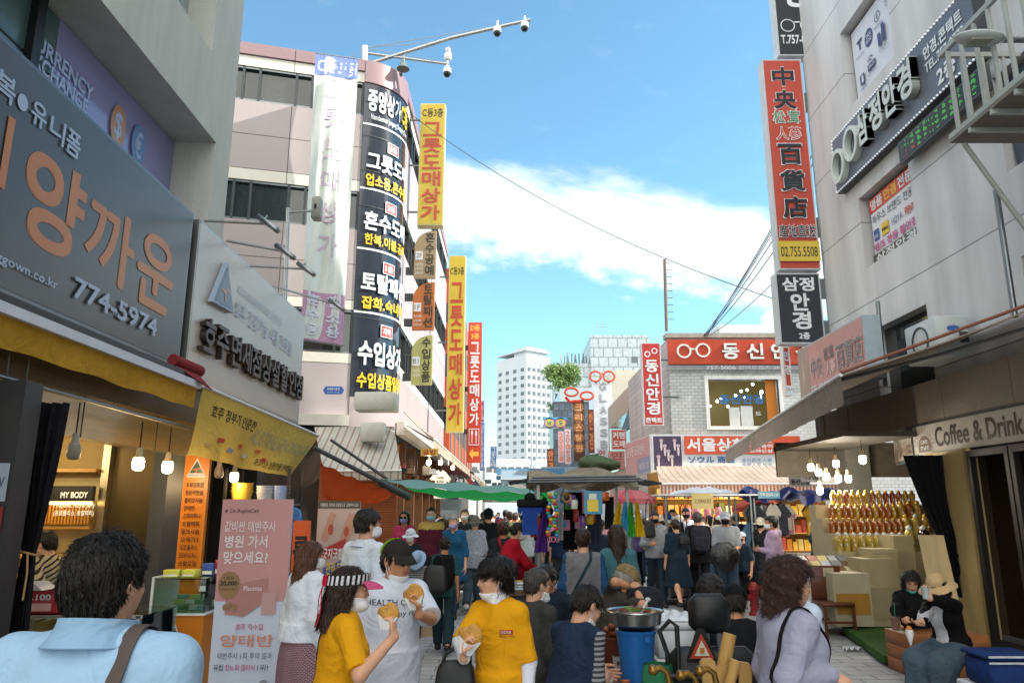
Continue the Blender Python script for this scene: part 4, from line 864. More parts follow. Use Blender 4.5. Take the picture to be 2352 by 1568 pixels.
# ---- far buildings
def block(name,label,lo,hi,wall,win,nx,nz,wx=.55,wz=.5,z0=4,faces='fl',cat='building',ztop=None,winm=WIN):
 t=thing(name,label,cat,((lo[0]+hi[0])/2,(lo[1]+hi[1])/2,0));b=MB();b.box(lo,hi,wall);b.build('wall',t);f=MB();z1=ztop or hi[2]-1
 def face_(c0,c1,put,n):
  st=(c1-c0)/n;sz=(z1-z0)/nz
  for i in range(n):
   for j in range(nz):put(c0+st*(i+(1-wx)/2),c0+st*(i+(1+wx)/2),z0+sz*(j+(1-wz)/2),z0+sz*(j+(1+wz)/2))
 d=max(.02,(hi[0]-lo[0])*.004)
 face_(lo[0],hi[0],lambda a,b_,za,zb:f.box((a,lo[1]-d,za),(b_,lo[1]+d,zb),winm),nx)
 if 'r' in faces:face_(lo[1],hi[1],lambda a,b_,za,zb:f.box((hi[0]-d,a,za),(hi[0]+d,b_,zb),winm),max(2,nx//2))
 if 'l' in faces:face_(lo[1],hi[1],lambda a,b_,za,zb:f.box((lo[0]-d,a,za),(lo[0]+d,b_,zb),winm),max(2,nx//2))
 f.build_each('window',t);return t
WTW=mat('#a6adb2',rough=.6,var=.03,scale=.1,kind='wall');DW=mat('#4c565c',rough=.2,var=.2,kind='window_glass')
sk=thing('office_tower','white office tower with small square windows rising behind the street','building',(2,262,0))
def tower(root,cx,cy,rz,wx_,dy_,H,nx,ny,nz,wall,win,z0=6):
 q=Matrix.Rotation(rz,3,'Z');b=MB();f=MB()
 def T(x,y,z):v=q@Vc((x,y,0));return (cx+v.x,cy+v.y,z)
 def bx(m,mb,x0,y0,z0_,x1,y1,z1):mb.add([T(x,y,z) for z in (z0_,z1) for x,y in ((x0,y0),(x1,y0),(x1,y1),(x0,y1))],[(3,2,1,0),(4,5,6,7),(0,1,5,4),(1,2,6,5),(2,3,7,6),(3,0,4,7)],m)
 bx(wall,b,0,0,0,wx_,dy_,H);sx=wx_/nx;sy=dy_/ny;sz=(H-3-z0)/nz
 for j in range(nz):
  for i in range(nx):bx(win,f,sx*(i+.25),-.08,z0+sz*j,sx*(i+.75),.1,z0+sz*(j+.5))
  for i in range(ny):bx(win,f,-.08,sy*(i+.3),z0+sz*j,.1,sy*(i+.7),z0+sz*(j+.45))
 for a in range(nx+1):bx(wall,b,sx*a-.12,-.25,0,sx*a+.12,0,H-1.5)
 b.build('wall',root);f.build_each('window',root);return bx
bx=tower(sk,4.9,250,R(38),11.0,17,54,5,4,17,WTW,DW,4)
b=MB();bx(WTW,b,1,1,54,10,8,57);bx(WTW,b,0,0,55.5,11,17,56);b.build('roof',sk)
gt=thing('grid_office_building','pale office building clad in square tiles with roof antennas','building',(25,185,0));GRD=patmat('brick','#9fabb0','#7a8488',.35,s=1,rot=(pi/2,0,0),bw=2.4,bh=2.4,mortar=.16,v=.97);b=MB()
b.box((10.8,180,0),(21,200,37),GRD);b.box((19.5,179,0),(34,200,44),GRD);b.box((10.6,179.9,28),(20,180,29.5),DKG);b.box((29.5,178.9,37),(31,179,38.5),DW);b.build('wall',gt);b=MB()
for i in range(13):x=12.5+i*.62;b.tube([(x,182,37),(x-.4*cos(i*2),182,39.2+rnd.random()*1.6)],.2,GREYM,5)
for x in (21.5,23):b.tube([(x,181,44),(x,181,48.5)],.07,GREYM,5);b.tube([(x-.9,181,46.5),(x+.9,181,46.5)],.05,GREYM,5);b.tube([(x-.6,181,47.4),(x+.6,181,47.4)],.05,GREYM,5)
b.build_each('antenna',gt)
dg=thing('dark_glass_building','dark glass building with a roof garden','building',(7.5,92,0));b=MB();b.box((5.0,90,0),(9.8,100,14.6),patmat('brick','#4e5a66','#2e353c',.3,s=1,rot=(pi/2,0,0),bw=.7,bh=.9,mortar=.05,v=.6));b.box((5.9,89.9,14.6),(9.9,100,16.2),mat('#9aa5aa',rough=.3,kind='rail'));b.build('wall',dg)
B=Board(dg,(5.8,89.9,12.3),UX,UZ,4,1);B.text('액세서리',1,.1,2.6,.8,sign('#5c6a86'));B.done()
def tree(name,label,base,h,rad,n,cols,trunk_r=.12,group=None,seed=3):
 t=thing(name,label,'tree',base,0,group);rg=np.random.default_rng(seed);b=MB();base=Vc(base);bk=mat('#4a3a2a',rough=.9,kind='bark');b.tube([base,base+Vc((.05,0,h*.35)),base+Vc((-.05,.05,h*.6))],[trunk_r,trunk_r*.8,trunk_r*.5],bk,8)
 cl=[]
 for i in range(9):
  a=rg.random()*6.28;r_=rad*(.25+.6*rg.random());c=base+Vc((cos(a)*r_,sin(a)*r_,h*(.45+.45*rg.random())));b.tube([base+Vc((0,0,h*.35)),(base+c)/2+Vc((0,0,h*.25)),c],[trunk_r*.5,trunk_r*.3,trunk_r*.12],bk,5);cl.append(c)
 b.build('trunk',t);ms=[mat(c,rough=.6,kind='leaf',trans=.3,var=.25) for c in cols];pts=[]
 for i in range(n):
  c=cl[i % 9];d=rg.normal(0,1,3);d /= np.linalg.norm(d);r_=rad*.55*rg.random()**.6;p=np.array(c)+d*r_*[1,1,.8];pts.append((p,rg.integers(0,len(ms))))
 b=MB();s=rad*.075
 for p,k in pts:
  a=rg.normal(0,1,3);a /= np.linalg.norm(a);c=np.cross(a,rg.normal(0,1,3));c /= np.linalg.norm(c);b.add([p-a*s,p+c*s*.5,p+a*s,p-c*s*.5],[(0,1,2,3)],ms[k])
 b.build('crown',t,auto=False);return t
tree('roof_tree','round green tree growing on the dark building roof',(6.4,93,14.6),5.6,2.5,4200,['#5d7a43','#6f8c4c','#48623a','#8ba360'],.16)
tree('roof_shrub','small bush at the roof edge beside the round tree',(5.1,91,12.6),2.2,1.0,900,['#4d6a33','#5f7c3c','#38522a'],.06)
gb=thing('spectacle_tower','narrow white shop tower with raised vertical lettering','building',(8.2,62,0));b=MB();PLW=mat('#c9ced4',rough=.5,var=.05,kind='panel');b.box((6.7,60,0),(8.2,64,11.8),PLW);b.box((8.2,60.6,0),(12,70,13.0),mat('#b9b4a6',rough=.6,kind='wall'));b.build('wall',gb)
B=Board(gb,(6.75,59.99,3),UX,UZ,1.4,9.2);B.vtext('GLASSBOX',.4,1.5,9.0,.55,sign('#8f969e'),gap=.35,bold=.05,ext=.06);B.done()
b=MB();RG=paint('#c0422e')
for cx_ in (6.85,7.95):b.tube([(cx_+.45*cos(R(a)),59.8,12.35+.42*sin(R(a))) for a in range(0,360,15)],.085,RG,8,close=True)
b.tube([(7.28,59.8,12.5),(7.4,59.8,12.6),(7.52,59.8,12.5)],.07,RG,6);b.tube([(6.9,59.95,11.8),(6.9,59.8,11.95)],.06,RG,6);b.tube([(7.9,59.95,11.8),(7.9,59.8,11.95)],.06,RG,6)
solo(b,'spectacles_sign','giant round red spectacles standing on the white tower','sign')
md=thing('awning_building','beige building with a black awning beside the vertical red sign','building',(6.5,41,0));b=MB();b.box((6.5,36,0),(12,50,8.4),mat('#a9a290',rough=.7,kind='wall'));b.box((6.45,36.5,4),(6.52,49,7),WIN);b.build('wall',md);b=MB();b.slab((5.85,36,5.6),(5.85,40,5.6),(6.45,40,7.2),(6.45,36,7.2),.05,paint('#1d2a22'));b.build('awning',md)
for i,(x0,x1,y0,h_,c) in enumerate([(-6,4,170,13,'#c9ccce'),(-14,-4,150,9,'#b2b6b8'),(3.5,7,110,9,'#d0cfca'),(-3.5,2.5,128,7.5,'#bcc2c6')]):
 block('distant_building',['white low office block closing the end of the street','grey low block far at the left of the street end','pale narrow building left of the roof garden building','small pale building at the very end of the market street'][i],(x0,y0,0),(x1,y0+12,h_),mat(c,rough=.7,kind='wall'),DW,6,3,.8,.45,3,'')
rb=thing('cream_building','cream low building behind the brick optician with roof tank','building',(16,60,0));b=MB();b.box((13,45,0),(30,70,13),mat('#b5bac0',rough=.6,kind='wall'));b.lathe([(1.2,13),(1.2,14),(.9,14.4),(.3,14.6),(.3,15.4)],(17.5,47,0),mat('#c3c8cc',rough=.4,kind='tank'),16);b.build('wall',rb)
# ================= signs, banners, awnings
def tb(B,t,xl,xr,pb,pt,m,**k):
 """text between pixel columns xl..xr, its foot at pixel pb and its head at pixel pt on the board's plane"""
 mid=((pb[0]+pt[0])/2,(pb[1]+pt[1])/2);u0=B.uv(xl,mid[1]+(xl-mid[0])*.6)[0];u1=B.uv(xr,mid[1]+(xr-mid[0])*.6)[0];v0,v1=B.uv(*pb)[1],B.uv(*pt)[1];B.text(t,u0,v0,u1-u0,v1-v0,m,**k)
SG=mat('#4b4a47',rough=.3,metal=.25,var=.2,scale=1.5,kind='brushed_sign',stretch=(1,.3,.2),spec=.6)
B=board('shop_sign','big dark grey shop sign with orange letters and a phone number','sign',(-3.42,2.0,3.12),UY,5.45,1.68,SG,.3,metal('#6d7072'))
OR=sign('#b9763f');LG=sign('#9fb0c8')
tb(B,'양',52,190,(125,588),(100,338),OR,bold=.032);tb(B,'까',196,306,(250,650),(225,447),OR,bold=.03);tb(B,'운',314,396,(350,712),(360,540),OR,bold=.028)
tb(B,'이',-75,20,(-20,420),(-20,235),OR,bold=.06)
tb(B,'복',-14,33,(10,235),(8,165),LG,bold=.03);u,v=B.uv(48,236);B.disc(u,v,.055,.06,LG);tb(B,'유',67,103,(88,296),(86,236),LG,bold=.03);tb(B,'니',110,145,(128,330),(125,268),LG,bold=.03);tb(B,'폼',147,180,(162,360),(164,300),LG,bold=.03)
tb(B,'www.yanggown.co.kr',-150,124,(0,612),(0,582),LG,bold=.03);tb(B,'774-5974',165,354,(240,720),(246,675),LG,bold=.04)
B.done()
PS=mat('#b9b2a8',rough=.35,metal=.25,var=.07,scale=2,kind='pale_sign',stretch=(1,.5,1))
B=board('shop_sign','pale metal duty free shop sign with raised dark letters','sign',(-3.40,7.56,3.02),UY,4.2,1.76,PS,.26,metal('#9a9b98'))
DKB=paint('#2b211c');BRN=paint('#4a3d36');FT_=sign('#a3a9b4')
ch=[('호',447,476),('주',478,508),('면',514,538),('세',541,563),('점',564,586),('상',589,611),('설',612,630),('할',634,651),('인',654,670),('점',671,686)]
v0=B.uv(560,858)[1];v1=B.uv(540,775)[1]
for c,a,b in ch:u0=B.uv(a,840)[0];u1=B.uv(b,840)[0];B.text(c,u0,v0,u1-u0,v1-v0,BRN,bold=.028,ext=.07,side=DKB)
tri=[B.uv(*p) for p in ((510,603),(474,692),(524,719))];B.poly(tri,sign('#8fa0b4'),lift=.07,d=.06);c_=[sum(q[i] for q in tri)/3 for i in (0,1)]
B.poly([(c_[0]+(q[0]-c_[0])*.86,c_[1]+(q[1]-c_[1])*.86) for q in tri],sign('#66788c'),lift=.074);KA=sign('#b3836a')
def roo(B,cu,cv,s,m,l=None):
 pts=[(-.5,.0),(-.3,.16),(-.1,.1),(.05,.22),(.25,.3),(.3,.2),(.42,.22),(.5,.12),(.36,.1),(.2,.16),(.1,.02),(.02,-.1),(.12,-.3),(.02,-.32),(-.06,-.12),(-.02,.02),(-.14,.0),(-.28,.06)];k=l or B.lift()
 B.poly([(cu+a*s,cv+b*s) for a,b in pts],m,lift=k)
roo(B,c_[0],c_[1]-.02,.3,KA,.078);u,v=B.uv(480,695);B.text('AUSTRALIAN MADE',u+.02,v-.0,.36,.05,sign('#c5ced8'))
tb(B,'AUSTRALIAN MADE 남대문점',545,646,(595,712),(595,690),FT_);tb(B,'호주 건강기능 식품 전문점',537,669,(600,772),(600,733),FT_,bold=.015);B.done()
def lamp_arm(p,q,label):
 t=thing('flood_lamp',label,'lamp',p,0,'lamp arms over the pale sign');b=MB();b.tube([p,q],.016,POLE,7);b.build('arm',t);b=MB();q=Vc(q)
 m3=Matrix.Rotation(R(35),3,'Y');b.box(q+Vc((-.16,-.05,-.03)),q+Vc((.14,.05,.03)),metal('#8b8f92'),rot=m3,bev=.012);b.box(q+Vc((-.11,-.04,-.036)),q+Vc((.1,.04,-.031)),mat('#d7d9d0',rough=.2,kind='lamp_glass'),rot=m3,piv=q);b.tube([q+Vc((-.04,-.05,.03)),q+Vc((-.03,0,.1)),q+Vc((-.04,.05,.03))],.008,GREYM,5);b.build('lamp_head',t)
for (a,b,Y0_),lb in zip((((470,507),(618,514),7.75),((520,553),(657,578),8.6),((560,610),(705,618),9.5),((628,657),(775,700),10.8)),('first flood lamp arm above the triangle logo','second flood lamp arm above the pale sign','third flood lamp arm above the pale sign','last flood lamp arm near the hanging white banner')):
 lamp_arm(atY(*a,Y0_),atY(*b,Y0_),lb)
t=thing('surveillance_camera','grey box camera on an angled post above the pale sign','camera',atY(655,690,11.9));b=MB();b.tube([atY(655,690,11.9),atY(662,478,11.9)],.035,POLE,8);b.tube([atY(662,488,11.9),atY(722,484,11.9)],.022,POLE,7);b.build('post',t);b=MB();p=atY(728,480,11.9);b.box(p+Vc((-.075,-.1,-.2)),p+Vc((.075,.1,.2)),mat('#8f8d84',rough=.4,kind='casing'),bev=.02);b.box(p+Vc((-.02,-.11,-.03)),p+Vc((.02,-.1,.05)),BLK);b.build('housing',t)
c4=[atX(430,1045,-3.15),atY(664,1096,10.2),atY(731,1003,11.3),atX(466,890,-3.2)]
def bil(u,v,l=0):
 p=c4[0]*(1-u)*(1-v)+c4[1]*u*(1-v)+c4[2]*u*v+c4[3]*(1-u)*v;n=(c4[1]-c4[0]).cross(c4[3]-c4[0]).normalized();return p+n*(l+.035*sin(u*9)*(1-v)+.02*sin(u*23+v*4)*(1-v))
t=thing('shop_banner','yellow cloth banner hanging below the pale sign','banner',c4[3]);b=MB();b.sheet(lambda u,v:bil(u,v),48,10,cloth('#c9ad55',trans=.3,var=.08));b.build('cloth',t)
B=Board(t,c4[0],c4[1]-c4[0],c4[3]-c4[0],1,1);B.warp=bil;DT=cloth('#3b3524');FA=cloth('#a79a70');B.text('호주 정부가 인증한',.08,.62,.34,.2,DT,bold=.02);B.text('AUSTRALIAN MADE',.42,.42,.52,.28,FA,bold=.03);B.text('마크가 있는 정품만을 판매합니다',.55,.07,.4,.14,DT,bold=.02)
for i,c in enumerate(('#c9a060','#b5482f','#8a8f98','#c4552f','#c9c0a8','#c06a3a','#b03a3a')):u=.08+i*.085;B.rect(u,.16+.12*(i % 2),u+.045,.23+.12*(i % 2),cloth(c))
B.poly([(.94,.5),(.985,.5),(.963,.8)],cloth('#8c9460'));B.done()
t=thing('awning_roller','maroon roller awning tube at the end of the yellow awning','awning',atX(425,840,-3.25));b=MB();MR=cloth('#7a2f33');a_,b_=atX(396,826,-3.3),atX(460,853,-3.2);b.tube([a_,b_],.06,MR,12);b.build('roll',t);b=MB();b.slab(atX(400,840,-3.26),atX(455,862,-3.18),atX(486,896,-3.05),atX(470,886,-3.12),.01,MR);b.build('cloth',t);b=MB();b.tube([c4[3]+UZ*.02,c4[2]+UZ*.02],.02,WHT,8);b.build('front_bar',t)
def vsign(name,label,px0,px1,pt,pb,Y,face,depth=.25,frame=None,group=None):
 p0,p1=atY(px0,pb,Y),atY(px1,pb,Y);zt=atY((px0+px1)/2,pt,Y).z;B=board(name,label,'sign',(p0.x,Y,p0.z),UX,p1.x-p0.x,zt-p0.z,face,depth,frame or face,group);return B
GP='projecting signs along the left side of the street';YS=sign('#c4ab35');RDL=sign('#b5452c');DKL=sign('#3c3a22')
for px0,px1,pt,pb,Y,lb in ((958,1017,238,517,19.05,'shorter high yellow projecting sign on the pink mall corner'),(1024,1064,587,992,25.2,'long low yellow projecting sign further along the pink mall')):
 B=vsign('projecting_sign',lb,px0,px1,pt,pb,Y,YS,.3,paint('#c9c08a'),GP);W,H=B.W,B.H;B.text('C동3층',.08*W,.885*H,.84*W,.075*H*(1 if W/H>.15 else .65),DKL,bold=.03);B.vtext('그릇도매상가',.13*W,.03*H,.85*H,.74*W,RDL,bold=.045);B.done()
 b=MB();O=B.O
 for f_ in (.12,.5,.88):b.tube([O+UZ*H*f_+UY*.15,O+UZ*H*f_+UY*.15-UX*.35],.03,GREYM,6)
 b.build_each('bracket',B.root)
B=vsign('projecting_sign','red projecting sign with white letters and a cutlery symbol',1072,1104,740,1062,39,sign('#b8402a'),.3,None,GP);W,H=B.W,B.H;YT=sign('#dcb548');B.text('D동',.15*W,.935*H,.7*W,.045*H,YT,bold=.05);B.text('3층',.2*W,.875*H,.6*W,.045*H,YT,bold=.05);B.vtext('그릇도매상가',.15*W,.25*H,.86*H,.7*W,WL,bold=.045)
B.rect(.12*W,.12*H,.88*W,.235*H,WL);B.rect(.16*W,.126*H,.84*W,.229*H,sign('#b8402a'));B.rect(.33*W,.135*H,.39*W,.215*H,WL);B.disc(.36*W,.205*H,.07*W,.02*H,WL);B.rect(.62*W,.135*H,.68*W,.19*H,WL);B.disc(.65*W,.2*H,.08*W,.022*H,WL);B.poly([(.15*W,.06*H),(.45*W,.1*H),(.45*W,.075*H),(.85*W,.075*H),(.85*W,.045*H),(.45*W,.045*H),(.45*W,.02*H)],YT);B.done()
b=MB();
for f_ in (.2,.5,.8):b.box((B.O.x-.3,39.1,B.O.z+H*f_),(B.O.x,39.3,B.O.z+H*f_+.25),DKG)
b.build_each('bracket',B.root)
for px0,px1,pt,pb,c,t_,fl,sub,lb in ((950,1000,530,638,'#a08a6a','혼수공예','2F',('이불·한복','수예·커튼','공예·도매'),'tan arched sign marked 2F, highest of the three arched signs'),(946,996,648,757,'#b5662a','토탈패션','1F',('숙녀복','남성복','액세서리'),'orange arched sign marked 1F between the tan and green ones'),(943,991,770,883,'#a9a868','수입상품','B1',('수입상가','수입상품일체'),'olive green arched sign marked B1, lowest of the three arched signs')):
 Y=18.6;fm=sign(c);p0,p1=atY(px0,pb,Y),atY(px1,pb,Y);zt=atY(px0,pt,Y).z;W=p1.x-p0.x;H=zt-p0.z;t=thing('arched_sign',lb,'sign',(p0.x+W/2,Y,p0.z),0,'arched floor signs');rr=.82*W
 pl=[(0,0),(W,0),(W,H)]+[(.9*W+0*0-.9*W*sin(R(a))*1.0,H-.9*W*(1-cos(R(a)))*.9) for a in range(0,91,10)];b=MB();b.prism(pl,p0,UX,UZ,.12,fm);b.build('case',t)
 B=Board(t,p0,UX,UZ,W,H);B.vtext(t_,.50*W,.04*H,.97*H,.42*W,sign('#3a3226'),bold=.035,gap=.1);B.rect(.06*W,.38*H,.4*W,.56*H,WL);B.text(fl,.1*W,.42*H,.25*W,.1*H,DKL)
 for i,s_ in enumerate(sub):B.text(s_,.05*W,(.25-i*.09)*H,.38*W,.06*H,WL)
 B.done();b=MB();b.box((p0.x-.22,Y+.02,p0.z+.1),(p0.x,Y+.1,p0.z+.3),DKG);b.box((p0.x-.22,Y+.02,p0.z+H-.5),(p0.x,Y+.1,p0.z+H-.3),DKG);b.build_each('bracket',t)
for px0,px1,pt,pb,Y,c,tx,lb in ((1104,1112,920,968,46,'#8a3f6a','그릇도매','thin purple sign far down the left side'),(1102,1112,970,1080,47,'#3a68a8','일본상품생활용품','thin blue sign under the purple sign'),(1126,1140,1025,1075,60,'#3f6290','그릇도매','small navy sign hanging beside the white tower')):
 B=vsign('projecting_sign',lb,px0,px1,pt,pb,Y,sign(c),.2,None,GP);B.vtext(tx,.15*B.W,.03*B.H,.97*B.H,.7*B.W,WL);B.done()
GR='stacked signs on the right corner pole'
BKS=sign('#2b3036',rough=.5);RDS=sign('#b44a3c',rough=.45)
def rsign(lb,px0,px1,pt,pb,face,fr):
 Y=14.2;p0,p1=atY(px0,pb,Y),atY(px1,pb,Y);z1=atY(px0,pt,Y).z;B=board('projecting_sign',lb,'sign',(p0.x,Y,p0.z),UX,p1.x-p0.x,z1-p0.z,face,.28,fr,GR);b=MB()
 for f_ in (.2,.8):b.box((p1.x,Y+.08,p0.z+(z1-p0.z)*f_-.2),(p1.x+.3,Y+.2,p0.z+(z1-p0.z)*f_+.2),mat('#6c7476',rough=.5,kind='bracket_paint'))
 b.build_each('bracket',B.root);return B
FRW=paint('#b9bdc0');BL_=sign('#2d3138')
B=rsign('tall red sign with black Chinese characters and yellow phone strip',1790,1886,137,619,RDS,FRW);W,H=B.W,B.H
def oc(t,u,v,w,h,m=BL_):  B.text(t,u-.015,v-.015,w+.03,h+.03,WL,bold=.075);B.text(t,u,v,w,h,m,bold=.04)
for t_,a in (('中',.865),('央',.75)):oc(t_,.22*W,a*H,.56*W,.095*H)
GN=sign('#4f8a62');
for t_,a,b_,m in (('松',.16,.68,GN),('茸',.53,.68,GN),('人',.2,.60,RDS),('蔘',.52,.60,RDS)):B.text(t_,a*W-.012,b_*H-.012,.3*W+.024,.062*H+.024,WL,bold=.06);B.text(t_,a*W,b_*H,.3*W,.062*H,m,bold=.02)
for t_,a in (('百',.48),('貨',.355),('店',.23)):oc(t_,.2*W,a*H,.6*W,.1*H)
B.text('産地直送',.05*W,.14*H,.9*W,.062*H,WL,bold=.06);B.text('産地直送',.06*W,.142*H,.88*W,.058*H,BL_,bold=.02);B.rect(0,.035*H,W,.125*H,sign('#d0b548'));B.text('02.755.5508',.06*W,.055*H,.88*W,.045*H,BL_,bold=.02);B.done()
B=rsign('black sign with white letters under the tall red sign',1793,1897,627,789,BKS,FRW);W,H=B.W,B.H;B.text('삼정',.14*W,.74*H,.72*W,.2*H,WL,bold=.045);B.text('안',.3*W,.46*H,.42*W,.25*H,WL,bold=.045);B.text('경',.3*W,.2*H,.42*W,.25*H,WL,bold=.045);B.text('2층',.42*W,.06*H,.24*W,.1*H,WL,bold=.06);B.done()
B=rsign('black sign with spectacles and phone number above the red sign',1790-1,1887,-70,128,BKS,FRW);W,H=B.W,B.H;B.text('경',.2*W,.55*H,.6*W,.34*H,WL,bold=.05);B.ring(.27*W,.34*H,.17*W,.02,WL);B.ring(.73*W,.34*H,.17*W,.02,WL);B.rect(.43*W,.37*H,.57*W,.385*H,WL);B.text('T.757-0773',.08*W,.13*H,.84*W,.1*H,WL,bold=.05);B.done()
SGR=mat('#6a6e78',rough=.4,metal=.3,var=.12,scale=1.5,kind='sign_panel');B=board('wall_sign','long grey optician wall sign with raised white letters and bulb border','sign',(6.14,13.0,7.5),-UY,4.4,1.08,SGR,.16,DKG);CRMW=sign('#c4cbc6');SID=paint('#8d948f')
B.ring(.36,.40,.26,.06,CRMW,d=.12,asp=1.25);B.ring(.92,.56,.26,.06,CRMW,d=.12,asp=1.25)
for i,c in enumerate('삼정안경'):B.text(c,1.22+i*.47,.3,.4,.6,CRMW,bold=.045,ext=.12,side=SID)
B.text('안경.콘택트',3.2,.68,.95,.22,WL,bold=.05);B.text('TEL.757-0773',3.2,.48,.95,.15,WL,bold=.04);B.text('2층',3.45,.1,.45,.3,WL,bold=.05);B.done()
b=MB();BU=mat('#eaf2ff',emit=.12,kind='lamp');
for i in range(56):
 for v in (.015,1.065):p=B.P(.04+i*.078,v,.015);b.box(p-Vc((.012,)*3),p+Vc((.012,)*3),BU)
for i in range(13):
 p=B.P(.012,.05+i*.08,.015);b.box(p-Vc((.012,)*3),p+Vc((.012,)*3),BU)
b.build_each('bulb',B.root)
p0=atX(2064,352,6.1);B=board('led_sign','narrow black ticker with green dot letters below the grey wall sign','sign',(6.1,p0.y,6.98),-UY,2.15,.36,sign('#15160f'),.1,paint('#4a4d50'));LD=mat('#59d05a',emit=.35,kind='led');LR=mat('#d0503a',emit=.3,kind='led');rs=random.Random(2)
for i in range(86):
 for j in range(11):
  x=i*.0245;on=(sin(i*.9)+sin(j*1.7+i*.35)+rs.uniform(-.6,.6))>.55 and i % 9>1
  if on and 3<i:u,v=.03+x,.05+j*.025;B.mb.add([B.P(u,v,.01),B.P(u+.014,v,.01),B.P(u+.014,v+.014,.01),B.P(u,v+.014,.01)],[(0,1,2,3)],LR if i<22 and j<5 else LD)
B.done()
PK=sign('#b98a86');B=board('light_box_sign','faded pink light box sign slanting beside the air conditioner','sign',(5.6,14.2,3.72),-UY,2.75,1.02,PK,.28,mat('#9fb0ba',rough=.4,kind='casing'));GY=sign('#6f6a70');PW=sign('#d5bcb8');B.rect(.0,0,.5,1.0,sign('#9b8c80'));B.poly([(.22,.9),(.26,.6),(.36,.25),(.28,.45),(.3,.1),(.22,.4),(.12,.15),(.2,.6)],sign('#b8a890'));B.text('中央',.58,.32,.55,.42,PW,bold=.05);B.text('中央',.59,.33,.53,.4,GY,bold=.03);B.text('松茸',1.2,.56,.42,.24,GY,bold=.02);B.text('人蔘',1.25,.3,.4,.24,PW,bold=.02);B.text('百貨店',1.7,.3,.98,.46,PW,bold=.05);B.text('百貨店',1.71,.31,.96,.44,GY,bold=.03);B.text('TEL 02-755-5508  771-0171',.55,.08,2.1,.13,WL,bold=.04);B.done()
CFW=mat('#a9a39a',rough=.5,var=.06,kind='fascia_paint');B=board('cafe_sign','white cafe fascia lettered Coffee and Drink with a rising sun badge','sign',(6.12,11.35,2.48),-UY,2.6,.47,CFW,.12,DKG);DB=sign('#3b332c');EMB=sign('#6b5848');B.text('Coffee & Drink',.62,.1,1.88,.28,DB,bold=.035);B.disc(.33,.12,.17,.17,EMB);B.rect(.14,.0,.52,.12,CFW);B.rect(.16,.05,.5,.14,EMB);B.text('CAFE',.24,.17,.18,.055,WL,bold=.06);B.text('STaRT',.22,.08,.22,.055,WL,bold=.06)
for i in range(11):a=R(10+i*16);B.poly([(.33+.2*cos(a-.03),.12+.2*sin(a-.03)),(.33+.2*cos(a+.03),.12+.2*sin(a+.03)),(.33+.27*cos(a+.02),.12+.27*sin(a+.02)),(.33+.27*cos(a-.02),.12+.27*sin(a-.02))],EMB)
B.done()
dq=Vc((-.32,-.95,0)).normalized();O=Vc((6.12,11.37,2.46))-dq*1.75;B=board('cafe_sign','dimmer angled cafe fascia lettered Coffee and Brunch','sign',O,dq,1.72,.44,mat('#8f867c',rough=.5,kind='fascia_paint'),.1,DKG);B.text('Coffee & Brunch',.45,.08,1.2,.24,EMB,bold=.03);B.disc(.22,.12,.14,.14,EMB);B.done()
B=vsign('projecting_sign','white framed red vertical sign with spectacles on the brick shop corner',1480,1525,787,977,24.7,sign('#b23a34'),.3,paint('#c9ccd0'));W,H=B.W,B.H;B.ring(.3*W,.86*H,.16*W,.035,WL);B.ring(.68*W,.9*H,.16*W,.035,WL);B.vtext('동신안경',.16*W,.12*H,.80*H,.68*W,WL,bold=.045);B.text('콘택트',.08*W,.03*H,.84*W,.065*H,WL,bold=.06);B.done()
b=MB();
for f_ in (.35,.8):b.tube([B.O+UX*W+UZ*H*f_+UY*.15,B.O+UX*(W+.6)+UZ*H*f_+UY*.2],.03,GREYM,6)
b.build_each('bracket',B.root)
Y=22.4;p0=atY(1497,1083,Y);B=board('store_sign','wide white store sign with a mushroom picture and orange letter panel','sign',(p0.x,Y,p0.z),UX,4.6,1.12,sign('#c9ced2'),.2,paint('#c4c8ca'));H=B.H;B.rect(.08,.06,.92,1.06,sign('#4a3f58'))
MU=sign('#b8a4ac');MU2=sign('#cbbcc0')
for i in range(7):x,y=.22+.1*i,.3+.16*((i*3) % 4);B.disc(x,y,.035,.16,MU2,12);B.disc(x,y+.15,.06,.05,MU,12)
B.rect(1.0,.52,4.5,1.06,sign('#c2543a'));B.text('서울상회',1.08,.6,1.75,.4,WL,bold=.045);B.text('산지직송',2.95,.86,.7,.13,WL,bold=.04);B.text('자연송이',2.95,.7,.7,.12,WL,bold=.04);B.text('고려인삼',2.95,.56,.7,.11,WL,bold=.04);BS=sign('#3f6190');B.text('ソウル 商会',1.1,.25,1.4,.22,BS,bold=.04);B.text('ディスカウント ストア',1.1,.07,1.4,.13,BS);B.text('産地直送 人蔘',2.7,.28,.9,.12,BS);B.text('高麗人蔘 松茸',2.7,.16,.9,.1,BS);B.text('TEL:778-8149.754-2461',2.7,.05,1.1,.08,BS);B.done()
q0=atY(1437,1078,25.5);dv=(Vc((p0.x-.02,Y,0))-Vc((q0.x,25.5,0)));B=board('store_sign','side face store sign in pink and blue turning the corner by the mushroom sign','sign',(q0.x,25.5,p0.z-.02),dv,dv.length,1.12,sign('#b88f94'),.15,paint('#c4c8ca'));B.rect(1.6,.03,B.W-.04,.5,sign('#7287ae'));B.text('남대문 도매센터',.3,.62,2.2,.32,WL);B.text('서울상회 인삼',1.7,.15,1.2,.2,WL);B.done()
BRS=sign('#4a2d20');B=vsign('projecting_sign','dark brown vertical sign of octagons topped by red spectacles',1318,1344,918,1060,48,BRS,.3);W,H=B.W,B.H
